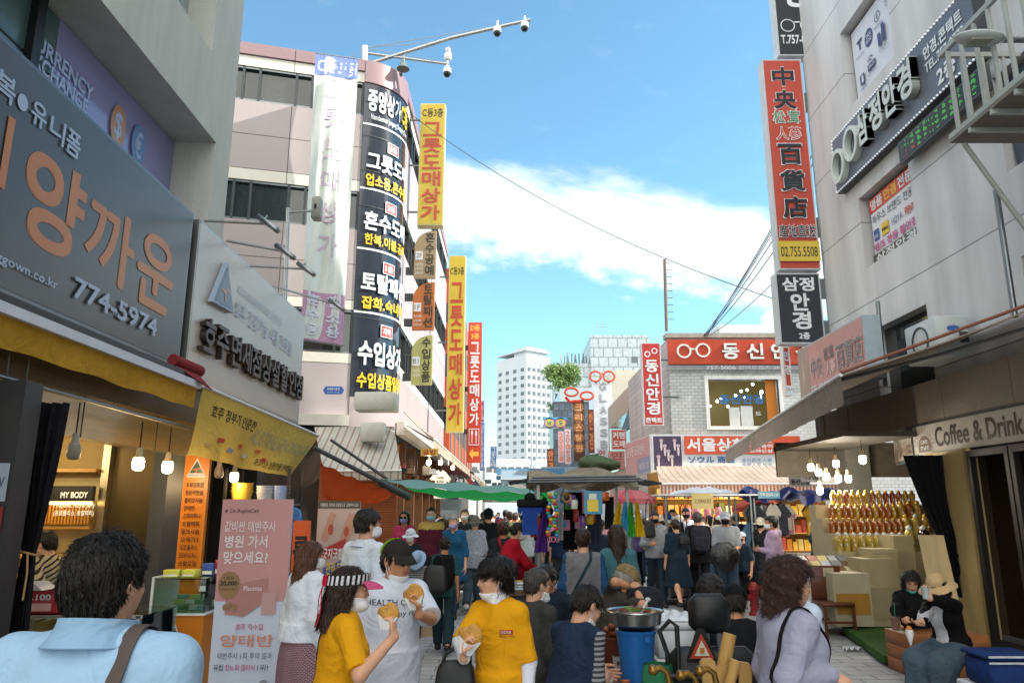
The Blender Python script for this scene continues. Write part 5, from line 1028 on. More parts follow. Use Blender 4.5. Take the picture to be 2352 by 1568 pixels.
for i,c in enumerate('크리스탈원'):v=H*(.88-.165*i);B.poly([(W/2+.5*W*cos(R(a)),v+.5*W*sin(R(a))) for a in range(22,382,45)],sign('#8a5a30'));B.text(c,.2*W,v-.3*W,.6*W,.6*W,sign('#e0a878'),bold=.06)
B.text('안',-.55*W,.22*H,.45*W,.05*H,sign('#d98a50'),bold=.05);B.text('경',1.1*W,.22*H,.45*W,.05*H,sign('#d98a50'),bold=.05);B.done()
b=MB();p=atY(1330,905,47.8)
for s_ in (-1,1):b.tube([(p.x+s_*.5+.42*cos(R(a)),47.7,p.z+.0-s_*.12+.26*sin(R(a))) for a in range(0,360,20)],.07,RG,6,close=True)
b.tube([(p.x-.9,47.8,p.z-.2),(p.x-.6,47.8,p.z-.5),(p.x+.1,47.8,p.z-.45)],.1,RG,6);b.build('spectacles',B.root)
B=vsign('projecting_sign','small red and white curtain shop sign below the black awning',1405,1440,986,1032,34,sign('#b94f3c'),.2,paint('#c9ccd0'));W,H=B.W,B.H;B.text('커텐',.1*W,.53*H,.8*W,.36*H,WL,bold=.05);B.text('도매',.1*W,.1*H,.8*W,.36*H,WL,bold=.05);B.done()
t=thing('spectacles_sign','rainbow coloured spectacles sign with yellow lenses over the street','sign',atY(1275,985,68));b=MB();cs=['#7d5fae','#4a8fc0','#a9b84a','#c96f9a']
for s_,cx_ in ((-1,1262),(1,1288)):
 p=atY(cx_,971,68);b.prism([(.52*cos(R(a)),.48*sin(R(a))) for a in range(0,360,15)],p,UX,UZ,.15,sign(cs[0 if s_<0 else 3]));b.prism([(.4*cos(R(a)),.36*sin(R(a))) for a in range(0,360,15)],p-UY*.02,UX,UZ,.02,sign('#c9b94a'))
p=atY(1275,965,68);b.box(p+Vc((-1.15,0,.1)),p+Vc((1.15,.1,.3)),sign(cs[1]));b.box(p+Vc((-1.3,0,-.75)),p+Vc((2.4,.12,-.62)),GREYM);b.build('frame',t);p=atY(1262,971,68);B=Board(t,p-UY*.03,UX,UZ,1,1);B.text('남',-.2,-.2,.4,.42,BS,bold=.05);B.text('도',.84,-.2,.4,.42,BS,bold=.05);B.done()
for px0,px1,pt,pb,Y,c,tx,lb in ((1257,1274,1030,1088,60,'#5a3020','안경','short dark brown sign with orange letters near the end of the street'),(1283,1296,990,1062,56,'#c9a9b4','200인형','pale pink vertical sign left of the brown octagon sign'),(1298,1312,985,1065,52,'#c8c4d0','200안경','pale lilac vertical sign beside the brown octagon sign'),(1352,1366,940,1040,45,'#6a3a2a','안경','narrow red brown sign behind the octagon sign'),(1372,1396,1030,1072,42,'#b8c6d0','안경','pale blue sign under the white spectacle tower'),(1398,1436,1035,1078,38,'#b58b88','인삼','faded pink shop sign left of the side face store sign')):
 B=vsign('projecting_sign',lb,px0,px1,pt,pb,Y,sign(c),.2,None,'small signs down the right side of the street');B.vtext(tx,.18*B.W,.04*B.H,.96*B.H,.64*B.W,sign('#c97a4a') if 'brown' in lb else sign('#a84a4a'),bold=.04);B.done()
B=vsign('projecting_sign','slim red and white sign between the black sign and the brick shop',1806,1822,795,908,16.5,sign('#b5452f'),.2,WHT);W,H=B.W,B.H;B.rect(0,0,W,.2*H,WL);B.text('안',.12*W,.7*H,.76*W,.2*H,WL,bold=.05);B.text('경',.12*W,.42*H,.76*W,.2*H,WL,bold=.05);B.text('776-2',.05*W,.1*H,.9*W,.05*H,BLK);B.done()
for px0,px1,pt,pb,Y,c,tx,lb in ((1842,1888,1080,1106,15.6,'#c8c8c0','T.757-5006','white phone number sign under the awning lamps'),(1815,1862,1095,1116,17,'#a9a8a0','동신안경','grey sign with dark letters behind the blue tarpaulin stall'),(1742,1792,1128,1144,15.0,'#5aa6c4','가격 정찰제 (낱)','small blue price sign hanging from the blue tarpaulin')):
 B=vsign('shop_sign',lb,px0,px1,pt,pb,Y,sign(c),.06);B.text(tx,.06*B.W,.2*B.H,.88*B.W,.6*B.H,BLK if 'blue' not in lb or 'behind' in lb else WL,bold=.04);B.done()
t=thing('street_name_plate','small blue street name plate on the pink wall','sign',atY(763,898,16.6));p0=atY(741,905,16.55);b=MB();b.prism([(0,.09),(.06,0),(.42,0),(.48,.09),(.42,.18),(.06,.18)],p0,UX-UY*0,UZ,.02,sign('#3f68b0'));b.build('plate',t);B=Board(t,p0,UX,UZ,.48,.18);B.text('남대문시장길',.1,.09,.28,.06,WL,bold=.04);B.text('Namdaemunsijang-gil',.1,.03,.28,.03,WL);B.done()
hb=[atY(690,781,15.95),atY(786,796,16.55),atY(823,141,16.6),atY(725,128,16.0)]
def hbf(u,v,l=0):
 p=hb[0]*(1-u)*(1-v)+hb[1]*u*(1-v)+hb[2]*u*v+hb[3]*(1-u)*v;k=sin(pi*v)**.6;return p+nf*(.10+l+.05*k*sin(u*9+v*5)+.03*k*sin(u*19-v*11)+.03*k*sin(u*5-v*19))
t=thing('hanging_banner','long white satin banner with pink lettering hung down the pink mall','banner',hb[0]);b=MB();b.sheet(lambda u,v:hbf(u,v),26,70,mat('#c9cfc9',rough=.35,var=.05,kind='satin',spec=.5,trans=.12));b.build('cloth',t)
B=Board(t,hb[0],UX,UZ,1,1);B.warp=hbf;b2=MB();B.rect(0,.0,1,.16,cloth('#b08aa4'));B.rect(0,.92,1,1,cloth('#6f7fb4'));PKT=cloth('#c2b2c2');LW=cloth('#c9ccd8')
B.text('C동3층',.06,.93,.86,.055,LW,bold=.03)
for i,c in enumerate('그릇도매상가'):B.text(c,.28,.84-i*.112,.46,.075,PKT,bold=.02)
for i,c in enumerate('혼수용'):B.text(c,.1,.115-i*.048,.3,.036,LW,bold=.04)
for i,c in enumerate('업소용'):B.text(c,.58,.115-i*.048,.32,.036,LW,bold=.04)
B.done();b=MB();b.tube([hb[3]+nf*.1,hb[2]+nf*.1],.02,GREYM,6);b.tube([hb[0]+nf*.1,hb[1]+nf*.1],.02,GREYM,6);b.build_each('rod',t)
AWS=patmat('stripes','#c9c6ba','#a98a7c',.8,s=2.2,axis='X',duty=.88,trans=.2,dmin=.8)
def awning(name,label,back0,back1,fr0,fr1,m,drop=.18,thick=.015,arms=True,scallop=False,sag=.05,valm=None):
 t=thing(name,label,'awning',back0);b=MB();back0,back1,fr0,fr1=map(Vc,(back0,back1,fr0,fr1));n_=max(12,int((back1-back0).length*6))
 b.sheet(lambda u,v:(back0*(1-u)+back1*u)*(1-v)+(fr0*(1-u)+fr1*u)*v-UZ*sag*sin(pi*v)+UZ*.008*sin(u*60)*v,n_,8,m,thick=thick);b.build('canopy',t);b=MB();b.sheet(lambda u,v:fr0*(1-u)+fr1*u-UZ*(drop*v*(1+(.25*sin(u*n_*1.6) if scallop else 0)))+Vc((.01*sin(u*70)*v,.01*cos(u*61)*v,0)),n_*2,3,valm or m);b.build('valance',t);b=MB();b.tube([fr0,fr1],.022,WHT,8)
 if arms:
  for u in (.04,.96):
   a=back0*(1-u)+back1*u-UZ*.25;e=fr0*(1-u)+fr1*u-UZ*.03;k=(a+e)/2+(fr1-fr0).normalized()*(.35 if u<.5 else -.35);b.tube([a,k,e],.02,GREYM,6)
 b.build('frame',t);return t
pA=[atY(722,987,15.9),atY(905,985,16.8),atY(745,1082,14.6),atY(922,1080,15.3)]
awning('striped_awning','faded striped awning on the front of the pink mall',pA[0]+UZ*.05,pA[1]+UZ*.05,pA[2],pA[3],AWS)
BGE=cloth('#b9ad98',trans=.25,var=.12)
awning('side_awning','long beige awning along the street side of the pink mall',(-2.45,16.6,3.85),(-2.45,31,3.85),(-1.75,16.6,3.25),(-1.75,31,3.25),BGE,.2)
awning('side_awning','second beige awning further along the orange building',(-2.5,31.6,3.9),(-2.5,48,3.9),(-1.6,31.6,3.2),(-1.6,48,3.2),cloth('#a89c88',trans=.2),.2)
b=MB();
for p_,q_ in (((-3.45,16.05,3.82),(-2.55,16.6,4.22)),((-3.2,15.6,3.1),(-2.7,15.95,3.5))):b.box(p_,q_,mat('#b9b7ac',rough=.5,kind='casing'),bev=.02)
t=thing('ventilation_box','pale metal ventilation box at the rounded corner above the shops','box',(-3,16.3,3.1));b.build_each('casing',t)
a0,a1=Vc((3.5,7.75,3.1)),Vc((5.2,18.2,3.1));RAW=cloth('#9b8f84',trans=.2,var=.1);awning('side_awning','big beige awning reaching over the lane from the stone building',(6.25,7.75,4.08),(6.28,14.2,4.0),a0,a0.lerp(a1,.62),RAW,.32,sag=.05);awning('side_awning','further part of the beige lane awning beyond the corner pole',(6.28,14.25,3.95),(6.4,18,3.9),a0.lerp(a1,.625),a1,RAW,.3,sag=.05);b=MB();b.tube([a0+UZ*.02,(6.25,7.74,4.1)],.018,mat('#7a4a3a',rough=.6,kind='trim'),8);solo(b,'awning_edge','rusty red edge pole along the near end of the big beige awning','pole')
awning('side_awning','red and white striped awning scrap hanging by the cafe wall',(6.2,6.6,4.25),(6.2,7.6,4.2),(5.95,6.6,4.1),(5.95,7.6,4.05),patmat('stripes','#b9b0a4','#8a2f26',.8,s=5,axis='Y',duty=.5),.45,arms=False)
awning('striped_awning','wide beige awning with pink striped edge under the mushroom sign',(4.3,22.3,2.95),(9.2,22.3,2.95),(4.0,20.4,2.38),(9.2,20.4,2.38),patmat('stripes','#b9a898','#a08a80',.8,s=1.6,axis='X',duty=.85,trans=.2),.3,valm=patmat('stripes','#c9c2b6','#b0705f',.8,s=3.2,axis='X',duty=.5,trans=.2))
t=thing('folding_awning','dark folding awning arm with a green roller reaching over the lane','awning',atY(725,1030,11.6));b=MB();b.tube([atY(722,1028,11.6),atY(935,1138,12.2)],.035,DKG,8);b.tube([atY(760,1010,12.6),atY(890,1100,12.4)],.025,DKG,8);b.build('arm',t);b=MB();b.tube([atY(872,1106,12.1),atY(942,1142,12.3)],.06,cloth('#44544a'),10);b.build('roller',t)
def hang(name,label,cat,P4,m,nu=24,nv=10,sag=.12,m2=None):
 t=thing(name,label,cat,P4[0]);b=MB();b.sheet(lambda u,v:(P4[0]*(1-u)+P4[1]*u)*(1-v)+(P4[3]*(1-u)+P4[2]*u)*v-UZ*(sag*sin(pi*u)*(.4+.6*v)+.02*sin(u*25+v*6)),nu,nv,m)
 b.build('sheet',t,auto=False);return t
hang('tarpaulin','orange canvas canopy under the dark awning arm','tarpaulin',[atY(735,1062,11.6),atY(905,1126,12.2),atY(890,1148,15),atY(742,1140,15)],cloth('#b0451c',trans=.45))
hang('tarpaulin','pale teal tarpaulin stretched over the lane beside the green one','tarpaulin',[atY(880,1098,12.3),atY(1262,1122,13.6),atY(1262,1132,14.5),atY(930,1118,13.4)],cloth('#8fbdb4',trans=.5),sag=.02)
hang('tarpaulin','bright green tarpaulin sagging over the crowd','tarpaulin',[atY(930,1119,13.4),atY(1262,1133,14.5),atY(1262,1152,16.5),atY(1000,1140,15.4)],cloth('#2f9a4e',trans=.55),sag=.03)
for px0,px1,py,Y,c,lb in ((1140,1300,1092,45,'#4f7f9c','blue awning far down the street'),(1150,1260,1100,36,'#8fa9b4','pale blue awning over the far stalls'),(1245,1330,1085,55,'#7d8f98','grey awning at the far right end of the street')):
 p,q=atY(px0,py,Y),atY(px1,py,Y);awning('far_awning',lb,p+Vc((0,1.5,.5)),q+Vc((0,1.5,.5)),p,q,cloth(c,trans=.3),.25,arms=False)
t=thing('camera_mast','steel roof mast with long camera boom and grey loudspeaker','mast',atY(838,150,17.4));b=MB();Ym=17.4;p=lambda x,y:atY(x,y,Ym);b.tube([p(838,160),p(838,108)],.09,POLE,10);b.build('post',t);b=MB();b.tube([p(850,146),p(1035,88),p(1218,46)],[.05,.05,.045],POLE,8);b.tube([p(845,123),p(1032,148)],.035,POLE,8);b.build_each('boom',t)
b=MB()
for a_,e in (((840,110),(1145,60)),((840,110),(1025,95)),((838,112),(798,137)),((845,112),(1030,145))):b.tube([p(*a_),p(*e)],.008,GREYM,4)
b.build_each('stay_wire',t)
def dome_cam(px,py,s_=1):
 b=MB();c=p(px,py);b.lathe([(.03,.22),(.06,.18),(.1,.12),(.11,.02),(.105,0)],c,WHT,14);b.lathe([(.1,0),(.095,-.05),(.06,-.1),(.0,-.12)],c,BLK if s_ else GREYM,14);b.tube([c+UZ*.2,c+UZ*.34],.03,POLE,6);b.build('dome_camera',t)
dome_cam(1205,64);dome_cam(1142,75);dome_cam(1027,168)
b=MB();c=p(1029,130);b.lathe([(.07,0),(.1,.05),(.1,.16),(.06,.2)],c-UZ*.1,WHT,12);b.box(c+Vc((-.06,-.12,.1)),c+Vc((.06,.14,.2)),WHT,bev=.02,rot=Matrix.Rotation(R(-25),3,'Y'));b.build('pan_camera',t)
b=MB();c=p(926,150);b.lathe([(.17,-.12),(.15,-.1),(.07,.05),(.045,.16),(.05,.2)],c,mat('#5f6a68',rough=.5,kind='horn'),16);b.tube([c+UZ*.2,p(930,124)],.02,POLE,6);c=p(908,155)+UY*.3;b.lathe([(.17,-.1),(.07,.05),(.05,.15)],c,mat('#5f6a68',rough=.5,kind='horn'),16,ax=Matrix.Rotation(R(90),3,'Y'));b.build('loudspeaker',t)
def cable(pts,r,label,sag=.4,n=24):
 b=MB();a,e=Vc(pts[0]),Vc(pts[1]);b.tube([a*(1-i/n)+e*(i/n)-UZ*sag*4*(i/n)*(1-i/n) for i in range(n+1)],r,paint('#55606a'),5);solo(b,'cable',label,'cable','overhead cables')
cable((atY(948,266,19),atY(1790,690,14.4)),.011,'long black cable crossing the sky from the pink mall to the black sign',.5)
for i,(x1,y1) in enumerate(((1790,500),(1795,520),(1800,545),(1880,330),(1885,345))):cable((atY(1615+i*2,772,25),atY(x1,y1,14.6)),.014,'thin cable from the brick shop roof up to the corner pole',.12)
cable((atY(1630,770,25),atY(1800,625,14.6)),.012,'lowest thin cable from the brick shop roof to the black sign',.1)
t=thing('street_light','flat grey street light head reaching out by the steel balcony','lamp',atY(2352,62,7.2));b=MB();LMP=mat('#b9c2c2',rough=.4,kind='casing');a_,e=atY(2352+60,92,7.6),atY(2300,92,7.3);b.tube([a_,e],.035,POLE,8);b.build('arm',t);b=MB();c=atY(2250,88,7.2);b.ball((0,0,0),(.27,.14,.055),LMP,20,8);b.v=[tuple(Matrix.Rotation(R(4),3,'Y')@Vc(v)+c) for v in b.v];b.box(c+Vc((-.14,-.08,-.062)),c+Vc((.1,.08,-.045)),mat('#8f9488',rough=.3,kind='lamp_glass'));b.build('lamp_head',t)
t=thing('balcony','small white steel balcony with railing jutting from the stone building','balcony',(6.0,7.6,5.9));FRM=paint('#a3a8a4');b=MB();x0,x1,y0,y1,zf=5.3,6.3,6.2,8.2,6.02;b.box((x0,y0,zf),(x1,y1,zf+.05),mat('#76726a',rough=.7,kind='deck'))
for y in np.arange(y0,y1,.4):b.box((x0,y,zf-.06),(x1,y+.04,zf-.002),FRM)
b.build('deck',t);b=MB();b.box((x0,y0,zf+.05),(x0+.05,y1,zf+.11),FRM);b.box((x0,y0,zf+1.15),(x0+.05,y1,zf+1.21),FRM);b.box((x0+.05,y1-.05,zf+1.15),(x1,y1,zf+1.21),FRM)
for y in np.arange(y0,y1+.01,.26):b.box((x0+.005,y,zf+.11),(x0+.045,y+.035,zf+1.15),FRM)
for x in np.arange(x0+.25,x1,.26):b.box((x,y1-.045,zf+.05),(x+.035,y1-.01,zf+1.15),FRM)
b.build('railing',t);b=MB();b.tube([(x0+.1,y1-.1,zf-.05),(6.28,8.2,4.5)],.03,FRM,8);b.build('strut',t)
b=MB();b.tube([(5.9,11.55,3.6),(5.95,11.6,5.0)],.035,GREYM,8);solo(b,'steel_post','thin grey post standing on the awning by the pink light box','post');b=MB();b.tube([(5.9,8.4,3.9),(5.98,8.5,5.55)],.035,GREYM,8);solo(b,'steel_post','tall grey post below the balcony strut','post')
t=thing('air_conditioner','white outdoor air conditioner behind the pink light box','air conditioner',(6.1,10.2,3.75));b=MB();b.box((5.75,9.75,3.72),(6.2,10.55,4.28),paint('#b5bcbc'),bev=.02);b.build('casing',t);B=Board(t,(5.9,9.74,3.8),UX,UZ,.3,.4);B.disc(.08,.3,.09,.04,sign('#3f68b0'));B.rect(.15,.1,.27,.25,DKG);B.done();b=MB();b.tube([(5.74,10.15+.2*cos(R(a)),4.0+.2*sin(R(a))) for a in range(0,360,20)],.012,DKG,5,close=True);b.build('fan_guard',t)
b=MB();b.tube([(x,25.1,7.78) for x in (5.4,5.4)][:1]+[(5.45,25.1,10.4)],.06,mat('#6f6a60',rough=.6,kind='rust'),6)
for i in range(9):b.tube([(5.45,25.1,8.2+i*.26),(5.68,25.1,8.2+i*.26)],.015,GREYM,4)
solo(b,'rung_mast','thin steel mast with side rungs on the brick shop roof','mast')
# ================= stalls, goods and street things
def bulb(p,label,lit=True,col='#ffd9a0',watts=9,drop=.25,group='bare bulbs over the supplement shop'):
 t=thing('hanging_bulb',label,'light bulb',p,0,group);b=MB();b.tube([p+UZ*(.12+drop),p+UZ*.1],.006,BLK,5);b.build('cord',t);b=MB();b.lathe([(.018,.13),(.026,.11),(.03,.06),(.045,.035)],p,mat('#a9a294' if not lit else '#c9b48a',rough=.4,kind='socket'),14);b.build('socket',t)
 b=MB();b.lathe([(.045,.035),(.052,.0),(.05,-.05),(.035,-.075),(0,-.082)],p,mat(col,rough=.3,emit=9,kind='lamp') if lit else mat('#9a9484',rough=.3,kind='lamp_glass'),16);b.build('globe',t)
 if lit and watts:
  l=bpy.data.lights.new('bulb_light','POINT');l.energy=watts;l.color=lin(col)[:3];l.shadow_soft_size=.06;o=bpy.data.objects.new('bulb_light',l);COL.objects.link(o);o.parent=t;o.location=(0,0,-.14)
 return t
for (x,y,lit),lb in zip(((170,1032,0),(318,1060,1),(385,1068,1),(440,1078,1),(503,1082,0),(538,1092,1)),('unlit hanging bulb nearest the black curtain','lit hanging bulb above the dark haired man','lit hanging bulb left of the orange list sign','lit hanging bulb in front of the orange list sign','unlit hanging bulb between two lit ones','lit hanging bulb under the yellow banner')):
 bulb(atX(x,y,-3.42),lb,lit,watts=3.5)
for y,lb in ((5.6,'warm ceiling lamp inside the supplement shop nearer the street end'),(7.4,'warm ceiling lamp deep inside the supplement shop by the shelves')):
 t=thing('ceiling_lamp',lb,'lamp',(-5.2,y,2.44));b=MB();b.box((-5.5,y-.06,2.42),(-4.9,y+.06,2.48),mat('#ffe2ae',emit=6,kind='lamp'));b.build('tube',t)
 l=bpy.data.lights.new('lamp_light','POINT');l.energy=15;l.color=(1,.78,.45);l.shadow_soft_size=.2;o=bpy.data.objects.new('lamp_light',l);COL.objects.link(o);o.parent=t;o.location=(0,0,-.15)
ORS=sign('#c8761e');p0,p1=atY(399,1335,7.9),atY(457,1335,7.9);z1=atY(430,1045,7.9).z
B=board('list_sign','tall orange sign listing supplements in black letters','sign',(p0.x,7.9,p0.z-.4),UX,p1.x-p0.x,z1-p0.z+.4,ORS,.06);W,H=B.W,B.H
GNB=sign('#2c4a36');c_=(.5*W,.9*H);B.poly([(c_[0]-.1,c_[1]-.06),(c_[0]+.1,c_[1]-.06),(c_[0],c_[1]+.14)],WL);B.poly([(c_[0]-.075,c_[1]-.02),(c_[0]+.075,c_[1]-.02),(c_[0],c_[1]+.11)],GNB);roo(B,c_[0],c_[1]+.01,.1,sign('#c8662e'));B.text('AUSTRALIAN MADE',c_[0]-.085,c_[1]-.052,.17,.025,BLK)
for i,s_ in enumerate(['초록입홍합','청상어연골','폴리코사놀','양태반','스피리루나','쏘팔메토','밀크시슬','오메가3','프로폴리스','프로바이오틱스','크릴오일','달맞이꽃종자유','코엔자임']):B.text(s_,.14*W,H*(.80-.047*i),.72*W if len(s_)>3 else .45*W,.032*H,BLK,bold=.02)
B.done()
def banner_stand(px0,px1,py0,Y,z0,face,name,label,depth=.02):
 p0,p1=atY(px0,1300,Y),atY(px1,1300,Y);z1=atY(px0,py0,Y).z;B=board(name,label,'banner',(p0.x,Y,z0),UX,p1.x-p0.x,z1-z0,face,depth,fw=.002);b=MB();W=B.W;b.box((p0.x,Y-.06,z0-.04),(p1.x,Y+.12,z0-.005),metal('#8d8f91'));b.tube([(p0.x+W/2,Y+.05,z0),(p0.x+W/2,Y+.05,z1-.02)],.012,GREYM,6);b.build('stand',B.root);return B
B=banner_stand(500,664,1146,6.0,.06,sign('#b9c3d4'),'banner_stand','pink and pale blue roll up banner advertising sheep placenta');W,H=B.W,B.H
PKB=sign('#b58482');PW2=sign('#d8d2d6');MG=sign('#b04a78');ORP=sign('#c47a62');B.rect(0,.555*H,W,H,PKB)
B.text('Dr.RaphaCell',.12*W,.935*H,.4*W,.022*H,sign('#4a3a3c'),bold=.03);B.poly([(.05*W,.94*H),(.08*W,.94*H),(.08*W,.955*H),(.05*W,.955*H)],sign('#4a3a3c'));B.text('값비싼 태반주사',.06*W,.855*H,.72*W,.048*H,PW2);B.text('병원 가서',.08*W,.785*H,.6*W,.055*H,PW2,bold=.02);B.text('맞으세요?',.08*W,.715*H,.62*W,.055*H,PW2,bold=.02)
GLD=sign('#8a6a44');BOX1=sign('#a0706c');B.poly([(.16*W,.555*H),(.16*W,.62*H),(.72*W,.655*H),(.72*W,.555*H),(.42*W,.49*H),(.16*W,.5*H)],BOX1);B.rect(.66*W,.5*H,.86*W,.59*H,sign('#b08c8a'));B.text('Placenta',.4*W,.6*H,.25*W,.02*H,PW2);B.disc(.19*W,.625*H,.15*W,.058*H,GLD);B.text('1캡슐',.12*W,.648*H,.14*W,.014*H,BLK);B.text('20,000',.07*W,.62*H,.24*W,.022*H,BLK,bold=.04);B.text('(세계 최고 함량)',.08*W,.6*H,.22*W,.011*H,BLK)
for i in range(3):a=.16+.07*i;B.poly([(a*W+.035*W*cos(R(q)),(.53+.008*(i % 2))*H+.014*H*sin(R(q))) for q in range(0,360,60)],GLD)
B.text('호주 직수입',.33*W,.435*H,.38*W,.026*H,MG,bold=.02);B.text('양태반',.14*W,.365*H,.72*W,.052*H,ORP,bold=.02);B.text('태반주사 1회 투약 효과',.12*W,.315*H,.74*W,.028*H,sign('#3a3d48'));B.text('유럽',.08*W,.268*H,.13*W,.026*H,sign('#3a3d48'),bold=.02);B.text('항노화 클리닉',.24*W,.268*H,.4*W,.026*H,MG,bold=.02);B.text('1위!',.68*W,.268*H,.14*W,.026*H,sign('#3a3d48'),bold=.02)
SHP=sign('#8d9299');
for cx_,cy_,s_ in ((.62,.17,1.),(.86,.13,.5)):
 B.disc(cx_*W,cy_*H,.17*W*s_,.035*H*s_,SHP);B.disc((cx_+.15*s_)*W,(cy_+.04*s_)*H,.06*W*s_,.022*H*s_,sign('#7d838c'))
 for dx in (-.1,-.04,.05,.11):B.rect((cx_+dx*s_)*W,(cy_-.07*s_)*H,(cx_+(dx+.025)*s_)*W,(cy_-.02*s_)*H,sign('#7d838c'))
for (cx_,cy_),(a,c) in zip(((.34,.155),(.16,.1)),(('노화방지','만성피로'),('남성,여성','갱년기'))):
 B.poly([(cx_*W+.14*W*cos(R(q)),cy_*H+.05*H*sin(R(q))) for q in range(0,360,60)],sign('#b0503f'));B.text(a,(cx_-.09)*W,(cy_+.005)*H,.18*W,.016*H,WL);B.text(c,(cx_-.09)*W,(cy_-.02)*H,.18*W,.016*H,WL)
B.done()
B=banner_stand(723,822,1150,9.4,.5,sign('#b9a49c'),'advertising_banner','joint pain banner with slanted red and blue strips behind the tall man');W,H=B.W,B.H;B.rect(0,.93*H,W,H,sign('#4a4434'));B.text('무릎통증, 퇴행성 관절염으로 고생하시나요?',.05*W,.945*H,.9*W,.035*H,WL);SKN=sign('#b98c78')
B.poly([(.1*W,.65*H),(.3*W,.9*H),(.45*W,.88*H),(.25*W,.62*H)],SKN);B.poly([(.5*W,.6*H),(.75*W,.9*H),(.95*W,.85*H),(.7*W,.55*H)],SKN);B.disc(.33*W,.74*H,.06*W,.05*H,sign('#b0503f'));B.disc(.7*W,.72*H,.06*W,.05*H,sign('#b0503f'))
B.poly([(0,.42*H),(.7*W,.55*H),(.7*W,.66*H),(0,.53*H)],sign('#a83a34'));B.text('지긋지긋한',.05*W,.47*H,.6*W,.1*H,WL,bold=.03);B.poly([(.2*W,.28*H),(W,.42*H),(W,.53*H),(.2*W,.39*H)],sign('#4a5f9a'));B.text('관절·무릎통증',.27*W,.33*H,.68*W,.11*H,sign('#d0b84a'),bold=.03);B.done()
B=banner_stand(668,708,1195,8.4,.2,sign('#c0521f'),'advertising_banner','narrow orange banner with big black letters behind the pink roll up banner');W,H=B.W,B.H;B.text('른',.05*W,.68*H,.9*W,.2*H,BLK,bold=.05);B.rect(0,.5*H,W,.56*H,sign('#3c3f6a'));B.text('물',.1*W,.25*H,.8*W,.18*H,WL,bold=.05);B.done()
def box_goods(root_or_none,name,label,cat,lo,hi,m,group=None,txt=None,rz=0,m2=None):
 c=Vc(((lo[0]+hi[0])/2,(lo[1]+hi[1])/2,lo[2]));t=thing(name,label,cat,c,rz,group);d=Vc(hi)-Vc(lo);b=MB();b.box((-d.x/2,-d.y/2,0),(d.x/2,d.y/2,d.z),m,bev=min(d)*.04);b.build('carton',t,local=True)
 if txt or m2:
  b=Board(t,(-d.x/2,-d.y/2-.001,0),UX,UZ,d.x,d.z);
  if m2:b.rect(.08*d.x,.1*d.z,.92*d.x,.4*d.z,m2)
  if txt:b.text(txt,.1*d.x,.5*d.z,.8*d.x,.3*d.z,WL,bold=.05)
  o=b.mb.build('lettering',t,local=True,auto=False)
 return t
ct=thing('display_counter','orange counter with glass case and triangle kangaroo badge','counter',(-2.8,6.85,0));b=MB();b.box((-3.06,6.6,0),(-2.6,7.1,.84),ORS);b.build('base',ct);b=MB();b.box((-3.05,6.61,.84),(-2.61,6.615,1.12),GLS);b.box((-3.05,6.61,1.12),(-2.61,7.09,1.13),GLS);b.box((-2.615,6.615,.84),(-2.61,7.09,1.12),GLS);b.build('glass_case',ct);b=MB();b.box((-3.07,6.59,.83),(-2.59,7.1,.846),WHT);b.box((-3.07,6.6,.846),(-3.05,7.1,1.14),WHT);b.build('frame',ct)
B=Board(ct,(-3.06,6.597,0),UX,UZ,.46,.84);B.poly([(.05,.38),(.41,.38),(.23,.76)],WL);B.poly([(.085,.45),(.375,.45),(.23,.735)],GNB);roo(B,.235,.53,.2,sign('#c8662e'));B.text('AUSTRALIAN MADE',.08,.395,.3,.03,BLK,bold=.03);B.text('AUSTRALIAN MADE',.04,.29,.4,.045,sign('#3a2a14'),bold=.05);B.done()
rs=random.Random(5)
for i in range(11):
 x=-2.98+.1*(i % 4)+rs.uniform(-.02,.02);y=6.68+.14*(i//4);c=['#d8dcd4','#3f8a4a','#c9ccc6','#7fb0a8','#b9c46a'][i % 5];box_goods(None,'medicine_box',['white','green','pale grey','teal','lime'][i % 5]+' medicine box inside the orange counter glass case, '+['front','middle','back'][i//4]+' row','box',(x,y,.848+.03*(i//4)),(x+.085,y+.05,.90+.03*(i//4)),paint(c),'boxes in the glass case',rz=rs.uniform(-.3,.3),m2=paint('#8d9aa0'))
for (x,y,dx,dy,dz,c,lb) in ((-3.02,6.68,.13,.09,.06,'#c9c43a','yellow box lying on top of the orange counter'),(-2.86,6.7,.12,.1,.06,'#d0cc4a','second yellow box beside the first on the counter'),(-2.76,6.86,.1,.08,.1,'#2f4f96','small blue box standing on the counter'),(-2.655,6.9,.09,.08,.13,'#b5353a','small red box standing on the counter'),(-2.98,6.9,.1,.08,.04,'#3a3530','flat dark box at the back of the counter top')):
 box_goods(None,'medicine_box',lb,'box',(x,y,1.132),(x+dx,y+dy,1.132+dz),paint(c),'boxes on the orange counter',rz=rs.uniform(-.25,.25),m2=paint('#e0dcc0'))
ct=thing('display_counter','grey glass counter in front of the striped shirt man','counter',(-3.1,5.8,0));b=MB();b.box((-3.75,5.5,0),(-2.62,6.1,.62),paint('#8f8b80'));b.box((-3.78,5.5,.62),(-3.72,6.1,.97),paint('#8f8b80'));b.build('base',ct);b=MB();b.box((-3.72,5.5,.62),(-2.62,5.506,.96),GLS);b.box((-3.74,5.49,.96),(-2.61,6.1,.97),GLS);b.box((-2.626,5.51,.62),(-2.62,6.1,.96),GLS);b.build('glass_case',ct);b=MB();b.box((-2.64,5.495,.6),(-2.61,5.52,.975),metal('#a9abab'));b.box((-3.74,5.495,.955),(-2.6,5.51,.976),metal('#a9abab'));b.build('frame',ct)
